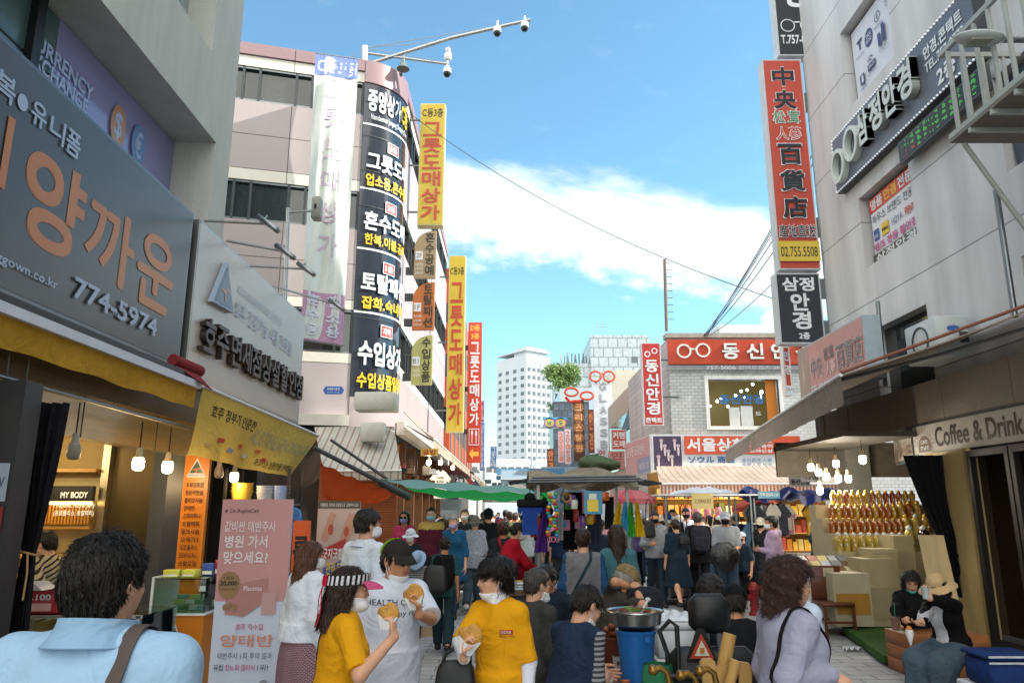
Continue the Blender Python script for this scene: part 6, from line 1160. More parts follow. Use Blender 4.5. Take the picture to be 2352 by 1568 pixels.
for i in range(6):x=-3.55+.15*i;box_goods(None,'medicine_box',['green','white','pale blue','cream','grey','yellow'][i]+' medicine box inside the grey glass counter','box',(x,5.65,.622),(x+.12,5.75,.70),paint(['#3f8a4a','#d8dcd4','#9fb4c4','#c9c0a0','#b9bbb6','#c9b43a'][i]),'boxes in the grey counter',m2=paint('#8d9aa0'))
t=box_goods(None,'gift_box','red gift box with handle on the grey glass counter','box',(-3.62,5.6,.975),(-3.28,5.78,1.15),paint('#a8202a'),txt='하트100',m2=sign('#d8b0a8'));b=MB();b.prism([(-.17,0),(.17,0),(.1,.05),(-.1,.05)],(0,-.09,.175),UX,UZ,-.18,paint('#b8b4b0'));b.build('handle_flap',t,local=True)
def curtain(name,label,top0,top1,ztop,zbot,tie_z,tie,m,fw_=.35,rope=True):
 t=thing(name,label,'curtain',(tie[0],tie[1],zbot));a0,a1=Vc(top0),Vc(top1);tie=Vc(tie);b=MB()
 def fn(u,v):
  z=ztop+(zbot-ztop)*v;k=min(1,abs(z-tie_z)/((ztop-tie_z) if z>tie_z else (tie_z-zbot)*1.2));k=k**.8;wd=(a1-a0)*(u-.5);c=(a0+a1)/2;cx=c*(k if z>tie_z else .25*k)+Vc((tie.x,tie.y,0))*(1-(k if z>tie_z else .25*k));s_=.16+(1-.16)*k if z>tie_z else .16+.35*k;p=Vc((cx.x,cx.y,z))+Vc((wd.x,wd.y,0))*s_;q=Vc((-wd.y,wd.x,0)).normalized() if wd.length>1e-6 else Vc(((a1-a0).y*-1,(a1-a0).x,0)).normalized();n_=Vc((-(a1-a0).y,(a1-a0).x,0)).normalized();return p+n_*.035*sin(u*38+1.5*sin(v*4))*(.5+.5*s_)
 b.sheet(fn,60,40,m);b.build('cloth',t)
 if rope:b=MB();b.tube([tie+Vc((.07*cos(a),.06*sin(a),tie_z-tie.z+.01*sin(3*a))) for a in [R(i*30) for i in range(12)]],.007,mat('#9a7a52',rough=.9,kind='rope'),6,close=True);b.tube([tie+Vc((.03,-.06,tie_z-tie.z)),tie+Vc((.05,-.07,tie_z-tie.z-.12)),tie+Vc((.04,-.06,tie_z-tie.z-.28))],.006,mat('#9a7a52',rough=.9,kind='rope'),6);b.build('rope',t)
 return t
BKC=cloth('#16161a',var=.2)
p=atY(62,1270,4.9);curtain('black_curtain','black curtain tied with rope at the edge of the supplement shop',(-3.4,4.9,0),(-2.98,4.95,0),2.4,.1,p.z,(p.x,4.92,p.z),BKC)
b=MB();p=atY(-30,1300,4.6);b.box((p.x-.16,4.62,0),(p.x+.06,4.8,2.5),paint('#26282b'));t=thing('stickered_post','dark shop post covered in stickers beside the black curtain','post',(p.x,4.7,0));b.build('post',t);B=Board(t,(p.x-.16,4.618,0),UX,UZ,.22,2.5)
for v0,v1,c,s_,c2 in ((1.75,1.98,'#8d99a6','CCTV','#3c4a66'),(1.5,1.72,'#7a1e24','CCTV','#c9b0b0'),(1.2,1.47,'#b9bcc0','kt','#2a2a2e'),(.85,1.12,'#4a6f9a','소화기','#d0d8e0')):B.rect(.02,v0,.2,v1,sign(c));B.text(s_,.04,v0+.08,.14,.07,sign(c2),bold=.03)
B.done()
t=thing('storage_rack','dark rack crowded with plastic ware in the alley','rack',(-3.3,9.7,0));b=MB()
for z in (.4,.9,1.4,1.75):b.box((-3.56,9.3,z),(-2.75,9.9,z+.03),DKG)
for x in (-3.56,-2.78):
 for y in (9.3,9.86):b.box((x,y,0),(x+.03,y+.04,2.2),BLK)
b.build('rack',t)
def tub(p,r,h,c,label,cat='bucket',name='plastic_bucket',n=3,group='plastic ware in the alley',taper=.8):
 t=thing(name,label,cat,p,0,group);m=mat(c,rough=.35,kind='plastic',spec=.5)
 for i in range(n):
  b=MB();z=i*h*.32;b.lathe([(r*taper,z),(r,z+h),(r*1.06,z+h),(r*1.06,z+h+.012),(r*.97,z+h+.012),(r*taper*.95,z+.012),(0,z+.012)],Vc(p),m,20);b.build('tub',t)
 return t
for x,y,r,h,c,lb,z in ((-3.4,9.5,.13,.14,'#c9a43a','yellow basket stack on the alley rack',1.785),(-3.1,9.5,.11,.12,'#a9b0b8','grey clear tub stack in the middle of the alley rack',1.785),(-2.9,9.5,.10,.12,'#8fa4d0','pale blue tub stack on the alley rack',1.785),(-3.3,9.5,.12,.14,'#b9bcc0','white tub stack on the second shelf',1.435),(-3.0,9.5,.13,.15,'#8a5f4a','brown tub stack on the second shelf',1.435),(-3.2,9.5,.15,.2,'#3f6fb0','blue bucket stack on the lower rack shelf',.935),(-2.95,9.5,.12,.18,'#b04a3a','red tub stack on the lower rack shelf',.935)):tub((x,y,z),r,h,c,lb)
t=thing('cable_coil','blue hose coil hanging beside the orange banner','hose',atY(672,1180,8.8));b=MB();p=atY(672,1185,8.8)
for i in range(5):b.tube([p+Vc((.11*cos(R(a)),.02*i-.04+.02*sin(R(a)),.09*sin(R(a))-.03*i)) for a in range(0,360,24)],.014,paint('#2f6fb5'),6,close=True)
b.build('coil',t)
# ---------- pink mall shop fronts
t=thing('slat_wall','orange slatted wood display wall hung with hats and shoes','display wall',(-2.6,17,0));b=MB();b.box((-4.2,16.4,0),(-2.5,16.5,3.1),patmat('stripes','#a0562a','#6e3618',.6,s=6,axis='Z',duty=.85));b.build('board',t)
rs=random.Random(8)
for i in range(12):
 px,py=905+rs.random()*90,1085+rs.random()*60;p=atY(px,py,16.25);k=i % 3;c=rs.choice(['#c9b49a','#b04a3a','#3a3a3c','#8a6a4a','#d0ccc0'])
 t=thing(['hanging_hat','hanging_bag','shoe'][k],['felt hat','cloth bag','canvas shoe'][k]+' number'.replace(' number','')+' hung on the orange slatted wall',['hat','bag','shoe'][k],p,0,'goods on the slatted wall');b=MB()
 if k== 0:b.lathe([(.15,0),(.14,.015),(.085,.02),(.075,.1),(.0,.12)],p,cloth(c),16);b.build('hat_felt',t)
 elif k== 1:b.box(p+Vc((-.09,-.03,0)),p+Vc((.09,.03,.2)),cloth(c),bev=.02);b.build('bag_body',t);b=MB();b.tube([p+Vc((-.05,0,.2)),p+Vc((0,0,.33)),p+Vc((.05,0,.2))],.008,cloth(c),5);b.build('strap',t)
 else:b.ball(p+Vc((.03,0,.035)),(.11,.04,.035),cloth(c),12,6);b.ball(p+Vc((-.04,0,.055)),(.045,.04,.045),cloth(c),12,6);b.build('upper',t)
def shirt_on_hanger(px,py,Y,c,label,h=.62,wd=.5,txt=None,group=None,sleeve=True,rz=0):
 p=atY(px,py,Y);t=thing('hanging_shirt',label,'shirt',p,rz,group);m=cloth(c);b=MB();w2=wd/2
 pts=[(-w2*.62,-h),(w2*.62,-h),(w2*.6,-h*.35),(w2*.85,-h*.42),(w2*1.05,-h*.28),(w2*.55,-.02),(w2*.2,.03),(0,-.03),(-w2*.2,.03),(-w2*.55,-.02),(-w2*1.05,-h*.28),(-w2*.85,-h*.42),(-w2*.6,-h*.35)]
 b.prism(pts,(0,-.03,0),UX,UZ,.06,m);b.build('cloth',t,local=True);b=MB();b.tube([(-w2*.5,0,0),(0,0,.06),(w2*.5,0,0)],.006,BLK,5);b.tube([(0,0,.06),(0,0,.12),(.03,0,.15),(0,0,.17)],.005,BLK,5);b.build('hanger',t,local=True)
 if txt:B=Board(t,(-w2*.35,-.034,-h*.6),UX,UZ,w2*.7,.3);[B.text(s_,0,.2-.09*i,w2*.7,.06,BLK,bold=.03) for i,s_ in enumerate(txt)];B.mb.build('print',t,local=True,auto=False)
 return t
shirt_on_hanger(1012,1082,17.5,'#d6d3cc','white printed shirt hanging outside the mall shop',.62,.46,('PLEAD','BLOOD','REVIEW'))
for i,(px,py,c,lb) in enumerate(((1042,1092,'#3c3c40','black shirt hung next to the white printed shirt'),(1058,1096,'#a9a49a','grey shirt hung further along the mall shops'),(1074,1100,'#7a3a34','dark red shirt hung along the mall shops'),(1088,1104,'#4a5a72','slate blue shirt hung along the mall shops'),(1100,1108,'#b9a77a','straw yellow shirt hung last along the mall shops'))):shirt_on_hanger(px,py,19.5+2*i,c,lb,.6,.44)
B=vsign('shop_sign','black shoe shop sign with white letters under the mall awning',1046,1066,1094,1112,19,BLK,.06);B.text('신발',.1*B.W,.12*B.H,.8*B.W,.6*B.H,WL,bold=.04);B.text('88',.1*B.W,.78*B.H,.2*B.W,.15*B.H,WL);B.done()
B=vsign('shop_sign','small yellow and red food sign on the mall corner',966,1006,1030,1046,16.3,sign('#d0a82e'),.06);B.text('굴밥',.1*B.W,.1*B.H,.8*B.W,.8*B.H,sign('#b03a2a'),bold=.05);B.done()
for px,py,Y,lb in ((985,1060,17,'bright lamp under the mall awning near the slatted wall'),(1012,1060,19,'lamp under the mall awning above the white shirt'),(1040,1072,22,'lamp under the mall awning beyond the shoe sign')):bulb(atY(px,py,Y),lb,True,'#ffe6c0',10,.2,'lamps under the mall awning')
t=thing('grid_rack','black wire grid rack at the mall corner','rack',atY(925,1080,16.2));b=MB();p=atY(905,1130,16.2)
for i in range(9):b.tube([p+UX*i*.06,p+UX*i*.06+UZ*.8],.005,BLK,4)
for i in range(13):b.tube([p+UZ*i*.065,p+UZ*i*.065+UX*.5],.005,BLK,4)
b.build('wire',t)
# ---------- central cart
Yc=9.5;cart=thing('vendor_cart','vendor cart with a rod and canvas roof loaded with hanging goods','cart',(.85,9.6,0));CT=(atY(1232,1120,Yc).x,atY(1440,1120,Yc).x);zr=2.02;x0,x1=CT
b=MB()
for x in (x0,x1-.04):
 for y in (9.35,10.3):b.box((x,y,0),(x+.035,y+.035,zr),metal('#77797a'))
b.build_each('post',cart);b=MB();TRP=cloth('#8a8272',var=.35);TRD=cloth('#4a463d',var=.2)
b.sheet(lambda u,v:(x0-.1+(x1-x0+.2)*u,9.2+1.2*v,zr+.12+.05*sin(u*11+v*3)+.07*sin(pi*u)*sin(pi*v)-.12*(abs(v-.5)*2)**4),30,14,TRP,thick=.05);b.build('canvas',cart);b=MB()
for i in range(7):y=9.12+.035*i;b.tube([(x0-.12+.03*i,y,zr+.0+.03*(i % 3)),(x1+.15-.04*i,y,zr+.02+.03*(i % 3))],.014,metal('#6a6c6c'),6)
for i in range(5):b.tube([(x0-.35,9.4+.2*i,zr+.02),(x0+.1,9.3+.25*i,zr+.07)],.014,metal('#5a5c5c'),6);b.tube([(x1-.1,9.3+.25*i,zr+.08),(x1+.42,9.4+.2*i,zr+.0)],.014,metal('#5a5c5c'),6)
b.build_each('roof_rod',cart);b=MB();b.box((x0-.35,9.1,.72),(x1+.1,10.3,.78),mat('#5a4a38',rough=.7,kind='board'));b.box((x0-.3,9.15,.3),(x1+.05,10.25,.72),paint('#23252c'));b.build('counter',cart)
t=thing('canvas_bag','bulging green canvas bag lying on the cart roof','bag',(1.3,9.8,zr+.18));b=MB();p0,p1=atY(1330,1095,9.7).x,atY(1426,1095,9.7).x;cx_=(p0+p1)/2;b.sheet(lambda u,v:(cx_+(p1-p0)/2*math.copysign(abs(cos(2*pi*u))**.7,cos(2*pi*u))*(sin(pi*v)**.45),9.75+.28*math.copysign(abs(sin(2*pi*u))**.7,sin(2*pi*u))*(sin(pi*v)**.45),zr+.16+.2*v+.012*sin(u*40+v*9)-.03*cos(2*pi*u)*v),40,12,cloth('#56684c',var=.2));b.build('cloth',t)
GC='goods hanging on the vendor cart'
t=shirt_on_hanger(1217,1146,9.25,'#20408a','blue and black hooded jacket hanging on the cart',.42,.3,group=GC);b=MB();b.box((-.16,-.05,-.1),(.16,.036,.0),cloth('#17181b'),bev=.02);b.ball((0,-.01,.02),(.07,.05,.06),cloth('#17181b'),12,7);b.build('hood',t,local=True)
shirt_on_hanger(1243,1146,9.5,'#1b1b1e','black jacket hanging behind the blue hooded jacket',.5,.3,group=GC);shirt_on_hanger(1232,1190,9.35,'#b8401f','bright orange shorts hanging below the blue jacket',.22,.24,group=GC)
def hangcloth(px,py0,py1,Y,wd,c,label,twist=0,fl=.75):
 a,e=atY(px,py0,Y),atY(px,py1,Y);t=thing('hanging_scarf',label,'scarf',a,0,GC);b=MB();L_=a.z-e.z;b.sheet(lambda u,v:(a.x+(u-.5)*wd*(1-fl+fl*v)+(e.x-a.x)*v+twist*v,Y+.03*sin(u*12+v*2),a.z-L_*v),18,16,cloth(c,trans=.2));b.build('cloth',t)
hangcloth(1252,1165,1268,9.2,.17,'#4a2a78','purple cloth hanging on the cart beside the braided garland',-.05)
for px,c,lb,tw in ((1422,'#c9a818','yellow scarf hanging leftmost of the bright scarves',-.03),(1436,'#3f9ac4','sky blue scarf hanging beside the yellow one',-.01),(1449,'#3fa03a','green scarf hanging between blue and yellow ones',.0),(1462,'#cfae1e','yellow scarf hanging rightmost of the bright scarves',.05)):hangcloth(px,1152,1232,9.1,.13,c,lb,tw)
hangcloth(1400,1140,1215,9.6,.12,'#2a2a2e','dark cloth hanging at the back of the cart',0,.1);hangcloth(1365,1180,1250,9.9,.2,'#3a3f52','slate cloth hanging inside the cart',0,.1);hangcloth(1320,1130,1262,9.9,.3,'#121214','black cloth hanging in the middle of the cart',0,.1);hangcloth(1285,1175,1240,9.3,.1,'#9a9ca4','grey patterned scarf hanging beside the garland',0,.15)
t=thing('braided_garland','braided garland of red yellow green and blue balls','garland',atY(1270,1130,9.1),0,GC);b=MB();k=0
for j,px in enumerate((1262,1276)):
 for i in range(14):
  p=atY(px+4*sin(i*.9+j*3),1135+i*7.2,9.1);b.ball(p,(.028,.026,.022),paint(['#c9a21e','#b5322a','#3a8f4a','#3f86b5'][(i+j*2) % 4]),8,5)
b.build('balls',t);b=MB()
for px in (1262,1271,1280):p=atY(px,1238,9.1);b.tube([p+Vc((.022*cos(R(a)),0,.03*sin(R(a)))) for a in range(0,360,30)],.005,paint('#c96a8a'),5,close=True)
b.build('handle',t)
t=thing('paper_sunflower','artificial sunflower hanging under the cart roof','flower',atY(1302,1142,9.2),0,GC);b=MB();p=atY(1302,1142,9.2)
for i in range(18):a=2*pi*i/18;b.add([p+Vc((.035*cos(a-.12),0,.035*sin(a-.12))),p+Vc((.07*cos(a),-.015,.07*sin(a))),p+Vc((.035*cos(a+.12),0,.035*sin(a+.12)))],[(0,1,2)],paint('#d0a018'))
b.ball(p,(.04,.015,.04),paint('#2e1d12'),12,6);b.build('petals',t)
t=thing('glove_packet','clear packet of yellow and blue gloves hanging on the cart','packet',atY(1362,1155,9.1),0,GC);b=MB();p=atY(1342,1180,9.1);b.box(p,p+Vc((.22,.03,.27)),paint('#3f86a8'));b.box(p+Vc((.04,-.004,.03)),p+Vc((.17,-.001,.17)),paint('#d0b83a'));b.box(p+Vc((.06,-.008,.17)),p+Vc((.15,-.004,.24)),paint('#c9d0c0'));b.build('packet',t);b=MB();p2=atY(1338,1178,9.25);b.box(p2,p2+Vc((.1,.02,.26)),paint('#a84a5a'));solo(b,'glove_packet','pink packet behind the yellow glove packet','packet',GC)
rs=random.Random(3)
for i in range(16):
 px,py=1205+rs.random()*120,1285+rs.random()*4;x=x0-.3+rs.random()*1.25;y=9.12+rs.random()*.35;c=['#9fb0c4','#c9ccd0','#8a93a8','#b5452c','#c9702a','#5a9a3a','#d0a83a','#b0b8c0','#30343c'][i % 9];nm=['pale blue','white','grey blue','red','orange','green','yellow','silver grey','black'][i % 9]
 t=thing('folded_cloth',nm+' folded cloth on the '+('left half' if i<9 else 'right half')+' of the cart counter','cloth',(x,y,.78+.0),rs.uniform(-.3,.3),'folded cloths on the cart');b=MB()
 for k in range(3):b.box((-.12,-.09,.028*k),(.12,.09,.028*k+.026),cloth(c),bev=.01)
 b.build('stack',t,local=True)
t=thing('goods_table','low table of colourful small goods in front of the cart','table',atZ(1300,1400,0));b=MB();p=Vc((.55,8.0,0));b.box(p+Vc((0,0,.5)),p+Vc((.7,.6,.54)),mat('#5a3a26',rough=.7,kind='board'));b.build('table_top',t);b=MB()
for dx in (.03,.63):
 for dy in (.03,.53):b.box(p+Vc((dx,dy,0)),p+Vc((dx+.04,dy+.04,.5)),mat('#5a3a26',rough=.7,kind='board'))
b.build_each('leg',t)
for i in range(14):
 q=p+Vc((.06+.11*(i % 6),.08+.17*(i//6),.54));c=['#c9601e','#4f9a3a','#c9a81e','#b5352c','#c98aa8','#3f86b5','#d0ccc0'][i % 7];nm=['orange','green','yellow','red','pink','blue','white'][i % 7];t=thing('small_toy',nm+' soft bundle on the low goods table, '+['front','middle','back'][i//6]+' row','bundle',q,0,'bundles on the low table');b=MB();b.ball((0,0,.045),(.055,.07,.045),cloth(c),12,7);b.ball((.02,-.03,.09),(.03,.035,.03),cloth(c),10,6);b.build('bundle',t,local=True)
def parasol(px,py,Y,r,c1,c2,label,n=8):
 p=atY(px,py,Y);t=thing('parasol',label,'parasol',(p.x,Y,0));b=MB();m1,m2=cloth(c1,trans=.35),cloth(c2,trans=.35)
 for k in range(n):
  def fn(u,v,k=k):a=2*pi*(k+u)/n;rr=r*v*(1-.06*sin(pi*u));return (p.x+rr*cos(a),Y+rr*sin(a),p.z-.42*r*v**1.5-.0)
  b.sheet(fn,6,8,m1 if k % 2 else m2)
  b.sheet(lambda u,v,k=k:(p.x+r*(1-.06*sin(pi*u))*cos(2*pi*(k+u)/n),Y+r*(1-.06*sin(pi*u))*sin(2*pi*(k+u)/n),p.z-.42*r-.1*v),6,1,m1 if k % 2 else m2)
 b.build('canopy',t);b=MB();b.tube([(p.x,Y,0),(p.x,Y,p.z+.06)],.02,GREYM,8);b.build('pole',t)
parasol(1448,1120,15.5,.52,'#c9606a','#c97a7e','pink parasol with white edge over a stall');parasol(1740,1138,17,.6,'#b04a3c','#b8584a','red parasol half hidden behind the blue tarpaulin');parasol(1190,1112,30,1.4,'#d0ccc2','#c9c4ba','white parasol far down the middle of the street')
# ---------- white-roofed and blue-roofed stalls
def stall(px0,px1,py,Y,dep,label,roof_fn,goods=True,zt=.8,tab='#7a7264'):
 p0,p1=atY(px0,py,Y),atY(px1,py,Y);t=thing('market_stall',label,'stall',((p0.x+p1.x)/2,Y+dep/2,0));b=MB()
 for x in (p0.x+.15,p1.x-.15):
  for y in (Y+.05,Y+dep-.05):b.tube([(x,y,0),(x,y,p0.z-.02)],.025,GREYM,6)
 b.build_each('post',t);b=MB();roof_fn(b,p0,p1,Y,dep);b.build('roof',t);b=MB();b.box((p0.x+.1,Y+.15,zt-.06),(p1.x-.1,Y+dep,zt),mat(tab,rough=.7,kind='board'));b.box((p0.x+.15,Y+.2,.05),(p1.x-.15,Y+dep-.05,zt-.06),cloth('#2e3036'));b.build('table',t);return p0,p1
WTP=mat('#d2d6da',rough=.3,var=.06,kind='plastic_sheet',spec=.6,bump=.5,bscale=14)
def wroof(b,p0,p1,Y,dep):
 z=p0.z;b.box((p0.x,Y,z-.03),(p1.x,Y+dep,z+.0),WTP);b.sheet(lambda u,v:(p0.x+.7*(p1.x-p0.x)*.35+(p1.x-p0.x)*.6*u,Y+.1+(dep-.2)*v,z+.02+.11*sin(pi*v)**.5*sin(pi*u)**.5*(1+.25*sin(u*23)+.2*sin(v*17+u*9))),40,14,WTP)
stall(1512,1742,1134,15,1.6,'stall under a white plastic sheeted flat roof',wroof)
BTP=mat('#27357a',rough=.35,var=.15,kind='plastic_sheet',spec=.5,bump=.6,bscale=10)
def broof(b,p0,p1,Y,dep):b.sheet(lambda u,v:(p0.x+(p1.x-p0.x)*u,Y+dep*v,p0.z+.06+.07*sin(u*17+v*5)+.05*sin(u*31)+.04*sin(v*9)),60,12,BTP,thick=.02);b.sheet(lambda u,v:(p0.x+(p1.x-p0.x)*u,Y-.02+.02*sin(u*40),p0.z+.06+.07*sin(u*17)+.05*sin(u*31)-.12*v*(1+.5*sin(u*13))),60,3,BTP)
stall(1716,1945,1140,15.2,1.4,'stall under a crumpled blue tarpaulin roof',broof)
b=MB();p=atY(1563,1128,15.5);solo_=None
t=thing('price_card','handwritten yellow price card hanging in the white roofed stall','card',atY(1613,1150,14.9));p=atY(1590,1168,14.9);b=MB();b.box(p,p+Vc((.42,.01,.3)),sign('#c9b878'));b.build('card',t);B=Board(t,p-UY*.001,UX,UZ,.42,.3);B.text('2,000원',.05,.1,.32,.1,sign('#6a4a3a'));B.done()
GW='goods at the white and blue roofed stalls';rs=random.Random(11);NAMES={'#b5303a':'dark red','#c9c4ba':'cream','#3a3f4a':'slate','#c98a9a':'pink','#5a7a9a':'dusty blue','#8a9a5a':'moss green','#c9a23a':'mustard','#1e1e22':'black','#d6d6d6':'white'}
for i in range(22):
 px=1712+rs.random()*210;c=rs.choice(list(NAMES));shirt_on_hanger(px,1158+rs.random()*8,15.15+rs.random()*.8,c,NAMES[c]+' garment hanging in the blue roofed stall '+['near its left post','left of its middle','right of its middle','near its right post'][min(3,int((px-1712)/53))],.45+rs.random()*.2,.3+rs.random()*.1,group=GW)
for i in range(14):
 px=1525+rs.random()*200;c=rs.choice(list(NAMES));p=atY(px,1235,15.3);t=thing('folded_cloth',NAMES[c]+' folded cloth on the white roofed stall table '+['at the left end','near the middle','at the right end'][min(2,int((px-1525)/67))],'cloth',(p.x,15.25+.3*rs.random(),.8),0,GW);b=MB();b.box((-.14,-.1,0),(.14,.1,.12),cloth(c),bev=.02);b.build('stack',t,local=True)
t=thing('lit_shopfront','warm lit shopfront of jars and packets under the mushroom sign','shop',(6.5,23,0));b=MB();b.box((4.2,23.2,0),(9.6,23.3,2.9),mat('#7a5a2a',rough=.7,var=.4,scale=3,kind='shop_wall'))
for z in (.5,1.0,1.5,2.0):b.box((4.3,22.85,z),(9.5,23.2,z+.03),wd)
b.build('shelf',t);rs=random.Random(6);PCK={'#b5742a':'amber','#c9b46a':'straw coloured','#8a3a2a':'rust red','#c9c4ae':'off white','#a84a3a':'red','#d0a83a':'yellow','#5a6a3a':'olive'}
for z in (.53,1.03,1.53,2.03):
 x=4.4
 while x<9.4:w_=rs.uniform(.1,.2);c=rs.choice(list(PCK));t2=thing('food_packet',PCK[c]+' packet on the shelves of the lit shopfront','packet',(x+w_/2,23,z),0,'packets in the lit shopfront');b=MB();b.box((-w_/2,-.1,0),(w_/2,.1,rs.uniform(.2,.38)),paint(c));b.build('wrapper',t2,local=True);x+=w_+.03
for px in (1600,1690,1760):bulb(atY(px,1128,21.5),{1600:'lamp under the mushroom sign awning on its left',1690:'lamp under the middle of the mushroom sign awning',1760:'lamp under the mushroom sign awning on its right'}[px],True,'#ffe0a8',30,.1,'lamps under the mushroom sign awning')
for i,px in enumerate((1580,1600,1625,1650)):
 b=MB();p=atY(px,1178,20.5);b.lathe([(.09,-.16),(.1,-.1),(.1,.1),(.06,.16)],p,cloth('#c9808a'),12);b.tube([p+UZ*.16,p+UZ*.5],.006,BLK,4);solo(b,'pink_bag',['leftmost','second','third','rightmost'][i]+' of the pink bundles hung at the lit shopfront','bundle','pink bundles at the lit shopfront')
# ---------- ginseng jars
GJ='ginseng jars on the stepped shelf';shf=thing('stepped_shelf','cream stepped shelf holding rows of amber jars','shelf',(5.8,12.2,0));b=MB();CR2=mat('#b8aa84',rough=.5,var=.08,kind='board');TIER=[(1.08,11.75),(1.34,12.0),(1.56,12.25),(1.78,12.5)]
for z,y in TIER:b.box((4.95,y-.12,.75 if z== 1.08 else .8),(6.75,y+.13,z),CR2)
b.box((4.95,11.63,0),(6.75,12.63,.75),CR2);b.build('tier',shf)
def jar_proto(c,lid,r,h,label):
 t=thing('ginseng_jar',label,'jar',(0,0,0),0,GJ);b=MB();m=mat(c,rough=.06,var=.5,scale=14,kind='jar',spec=.9,coat=.6,stretch=(1,1,.5));b.lathe([(r*.75,0),(r*.8,.01),(r,h*.55),(r*.98,h*.72),(r*.6,h*.8),(r*.5,h*.84)],(0,0,0),m,14);b.build('glass_body',t,local=True);b=MB();b.lathe([(r*.58,h*.83),(r*.6,h*.9),(r*.45,h*.95),(r*.22,h*.97),(r*.2,h),(0,h*1.01)],(0,0,0),lid,12);b.build('lid',t,local=True);b=MB();b.box((-r*.22,-r*1.02,h*.3),(r*.22,-r*.95,h*.4),WHT);b.build('paper_label',t,local=True)
 b=MB();b.tube([(-.3*r,-r*.75,h*.1),(.1*r,-r*.85,h*.35),(-.05*r,-r*.85,h*.6)],[.12*r,.2*r,.14*r],mat('#c9a05a',rough=.5,kind='root'),6);b.tube([(.35*r,-r*.7,h*.08),(.1*r,-r*.85,h*.35)],[.06*r,.14*r],mat('#c9a05a',rough=.5,kind='root'),6);b.build('ginseng_root',t,local=True);return t
GOLD=metal('#b08a3a',rough=.3);SILV=paint('#c9c9c4');protos={}
def jar(kind,x,y,z,label,s=1):
 if kind not in protos:c,l={'amber':('#9a4f10',GOLD),'gold':('#b08a22',GOLD),'pale':('#b8a040',SILV),'dark':('#2a1408',SILV),'red':('#8a2a10',GOLD)}[kind];t=jar_proto(c,l,.055,.26,label);protos[kind]=t
 else:t=dup(protos[kind],label=label)
 t.location=(x,y,z);t.scale=(s,s,s);t.rotation_euler=(0,0,rnd.uniform(-.3,.3))
pos=['first','second','third','fourth','fifth','sixth','seventh','eighth','ninth','tenth','eleventh','twelfth','thirteenth','fourteenth']
for r_,(kinds,x_0,x_1,n,nm,s) in enumerate([(['pale'],5.0,5.95,9,'pale ginseng jar on the lowest tier',1.1),(['amber'],5.02,6.1,12,'amber ginseng jar on the second tier',.92),(['amber','gold','amber'],5.15,6.15,11,'amber ginseng jar on the third tier',.92),(['gold','gold','amber','gold'],5.3,6.6,13,'golden ginseng jar on the top tier',.9)]):
 for i in range(n):jar(kinds[i % len(kinds)] if not (r_== 3 and i in (8,9)) else 'red',x_0+(x_1-x_0)*i/(n-1),TIER[r_][1]-.03,TIER[r_][0],nm+', '+pos[i]+' from the lane',s)
for i,(x,k,s,tier) in enumerate([(6.2,'gold',1.15,1),(6.35,'pale',1.15,1),(6.5,'gold',1.15,1),(6.27,'gold',1.1,2),(6.4,'amber',1.1,2),(6.53,'gold',1.1,2),(6.1,'pale',1.5,0),(6.32,'dark',1.5,0)]):jar(k,x,TIER[tier][1]-.03,TIER[tier][0],['large golden jar by the right curtain on the second tier','large pale jar in the second tier right block','large golden jar rightmost on the second tier','golden jar in the third tier right block','amber jar in the third tier right block','golden jar rightmost on the third tier','biggest pale jar on the lowest tier','biggest dark brown jar on the lowest tier'][i],s)
for (x,y),lb in zip(((1883,1124),(1862,1070),(1880,1082),(1898,1092),(1920,1062),(1925,1096),(1981,1052),(1948,1096)),('lit white bulb hanging lowest on the left of the ginseng stall','lit white bulb leftmost above the ginseng stall','second lit white bulb above the ginseng stall','third lit white bulb above the ginseng stall','lit white bulb set high above the ginseng stall','low lit white bulb near the steel pillar','lit white bulb by the cafe fascia','lit white bulb in front of the steel pillar')):bulb(atY(x,y,12.6 if x<1960 else 11.2),lb,True,'#fff4e0',8,.15,'white bulbs over the ginseng stall')
t=thing('packet_display','white slanted table covered with sealed dried packets','display table',(5.2,11.1,0));b=MB();p0,p1=atY(1838,1300,11.0),atY(1985,1300,11.0);b.box((p0.x,11.0,.1),(p1.x,11.6,.62),WHT);b.slab((p0.x,11.0,.66),(p1.x,11.0,.66),(p1.x,11.6,1.0),(p0.x,11.6,1.0),.03,WHT);b.build('table_top',t);rs=random.Random(12)
for i in range(30):
 u,v=(i % 6)/6,(i//6)/5;c=['#b9bcc4','#a84a3a','#c9c4a4','#8a8f94','#c9b46a','#d0cfd0','#7a5a3a'][i*3 % 7];nm=['silver','red','cream','grey','yellow','white','brown'][i*3 % 7];x=p0.x+(p1.x-p0.x)*(u+.02);y=11.0+.6*v;z=.67+.34*v
 t=thing('dried_packet',nm+' sealed packet on the slanted table, row '+['one','two','three','four','five'][i//6]+' from the front','packet',(x+.06,y+.05,z),rs.uniform(-.15,.15),'packets on the slanted table');b=MB();b.slab((-.065,-.05,.02),(.065,-.05,.02),(.065,.06,.085),(-.065,.06,.085),.03,mat(c,rough=.25,kind='film',var=.3,scale=20,spec=.6));b.build('packet',t,local=True)
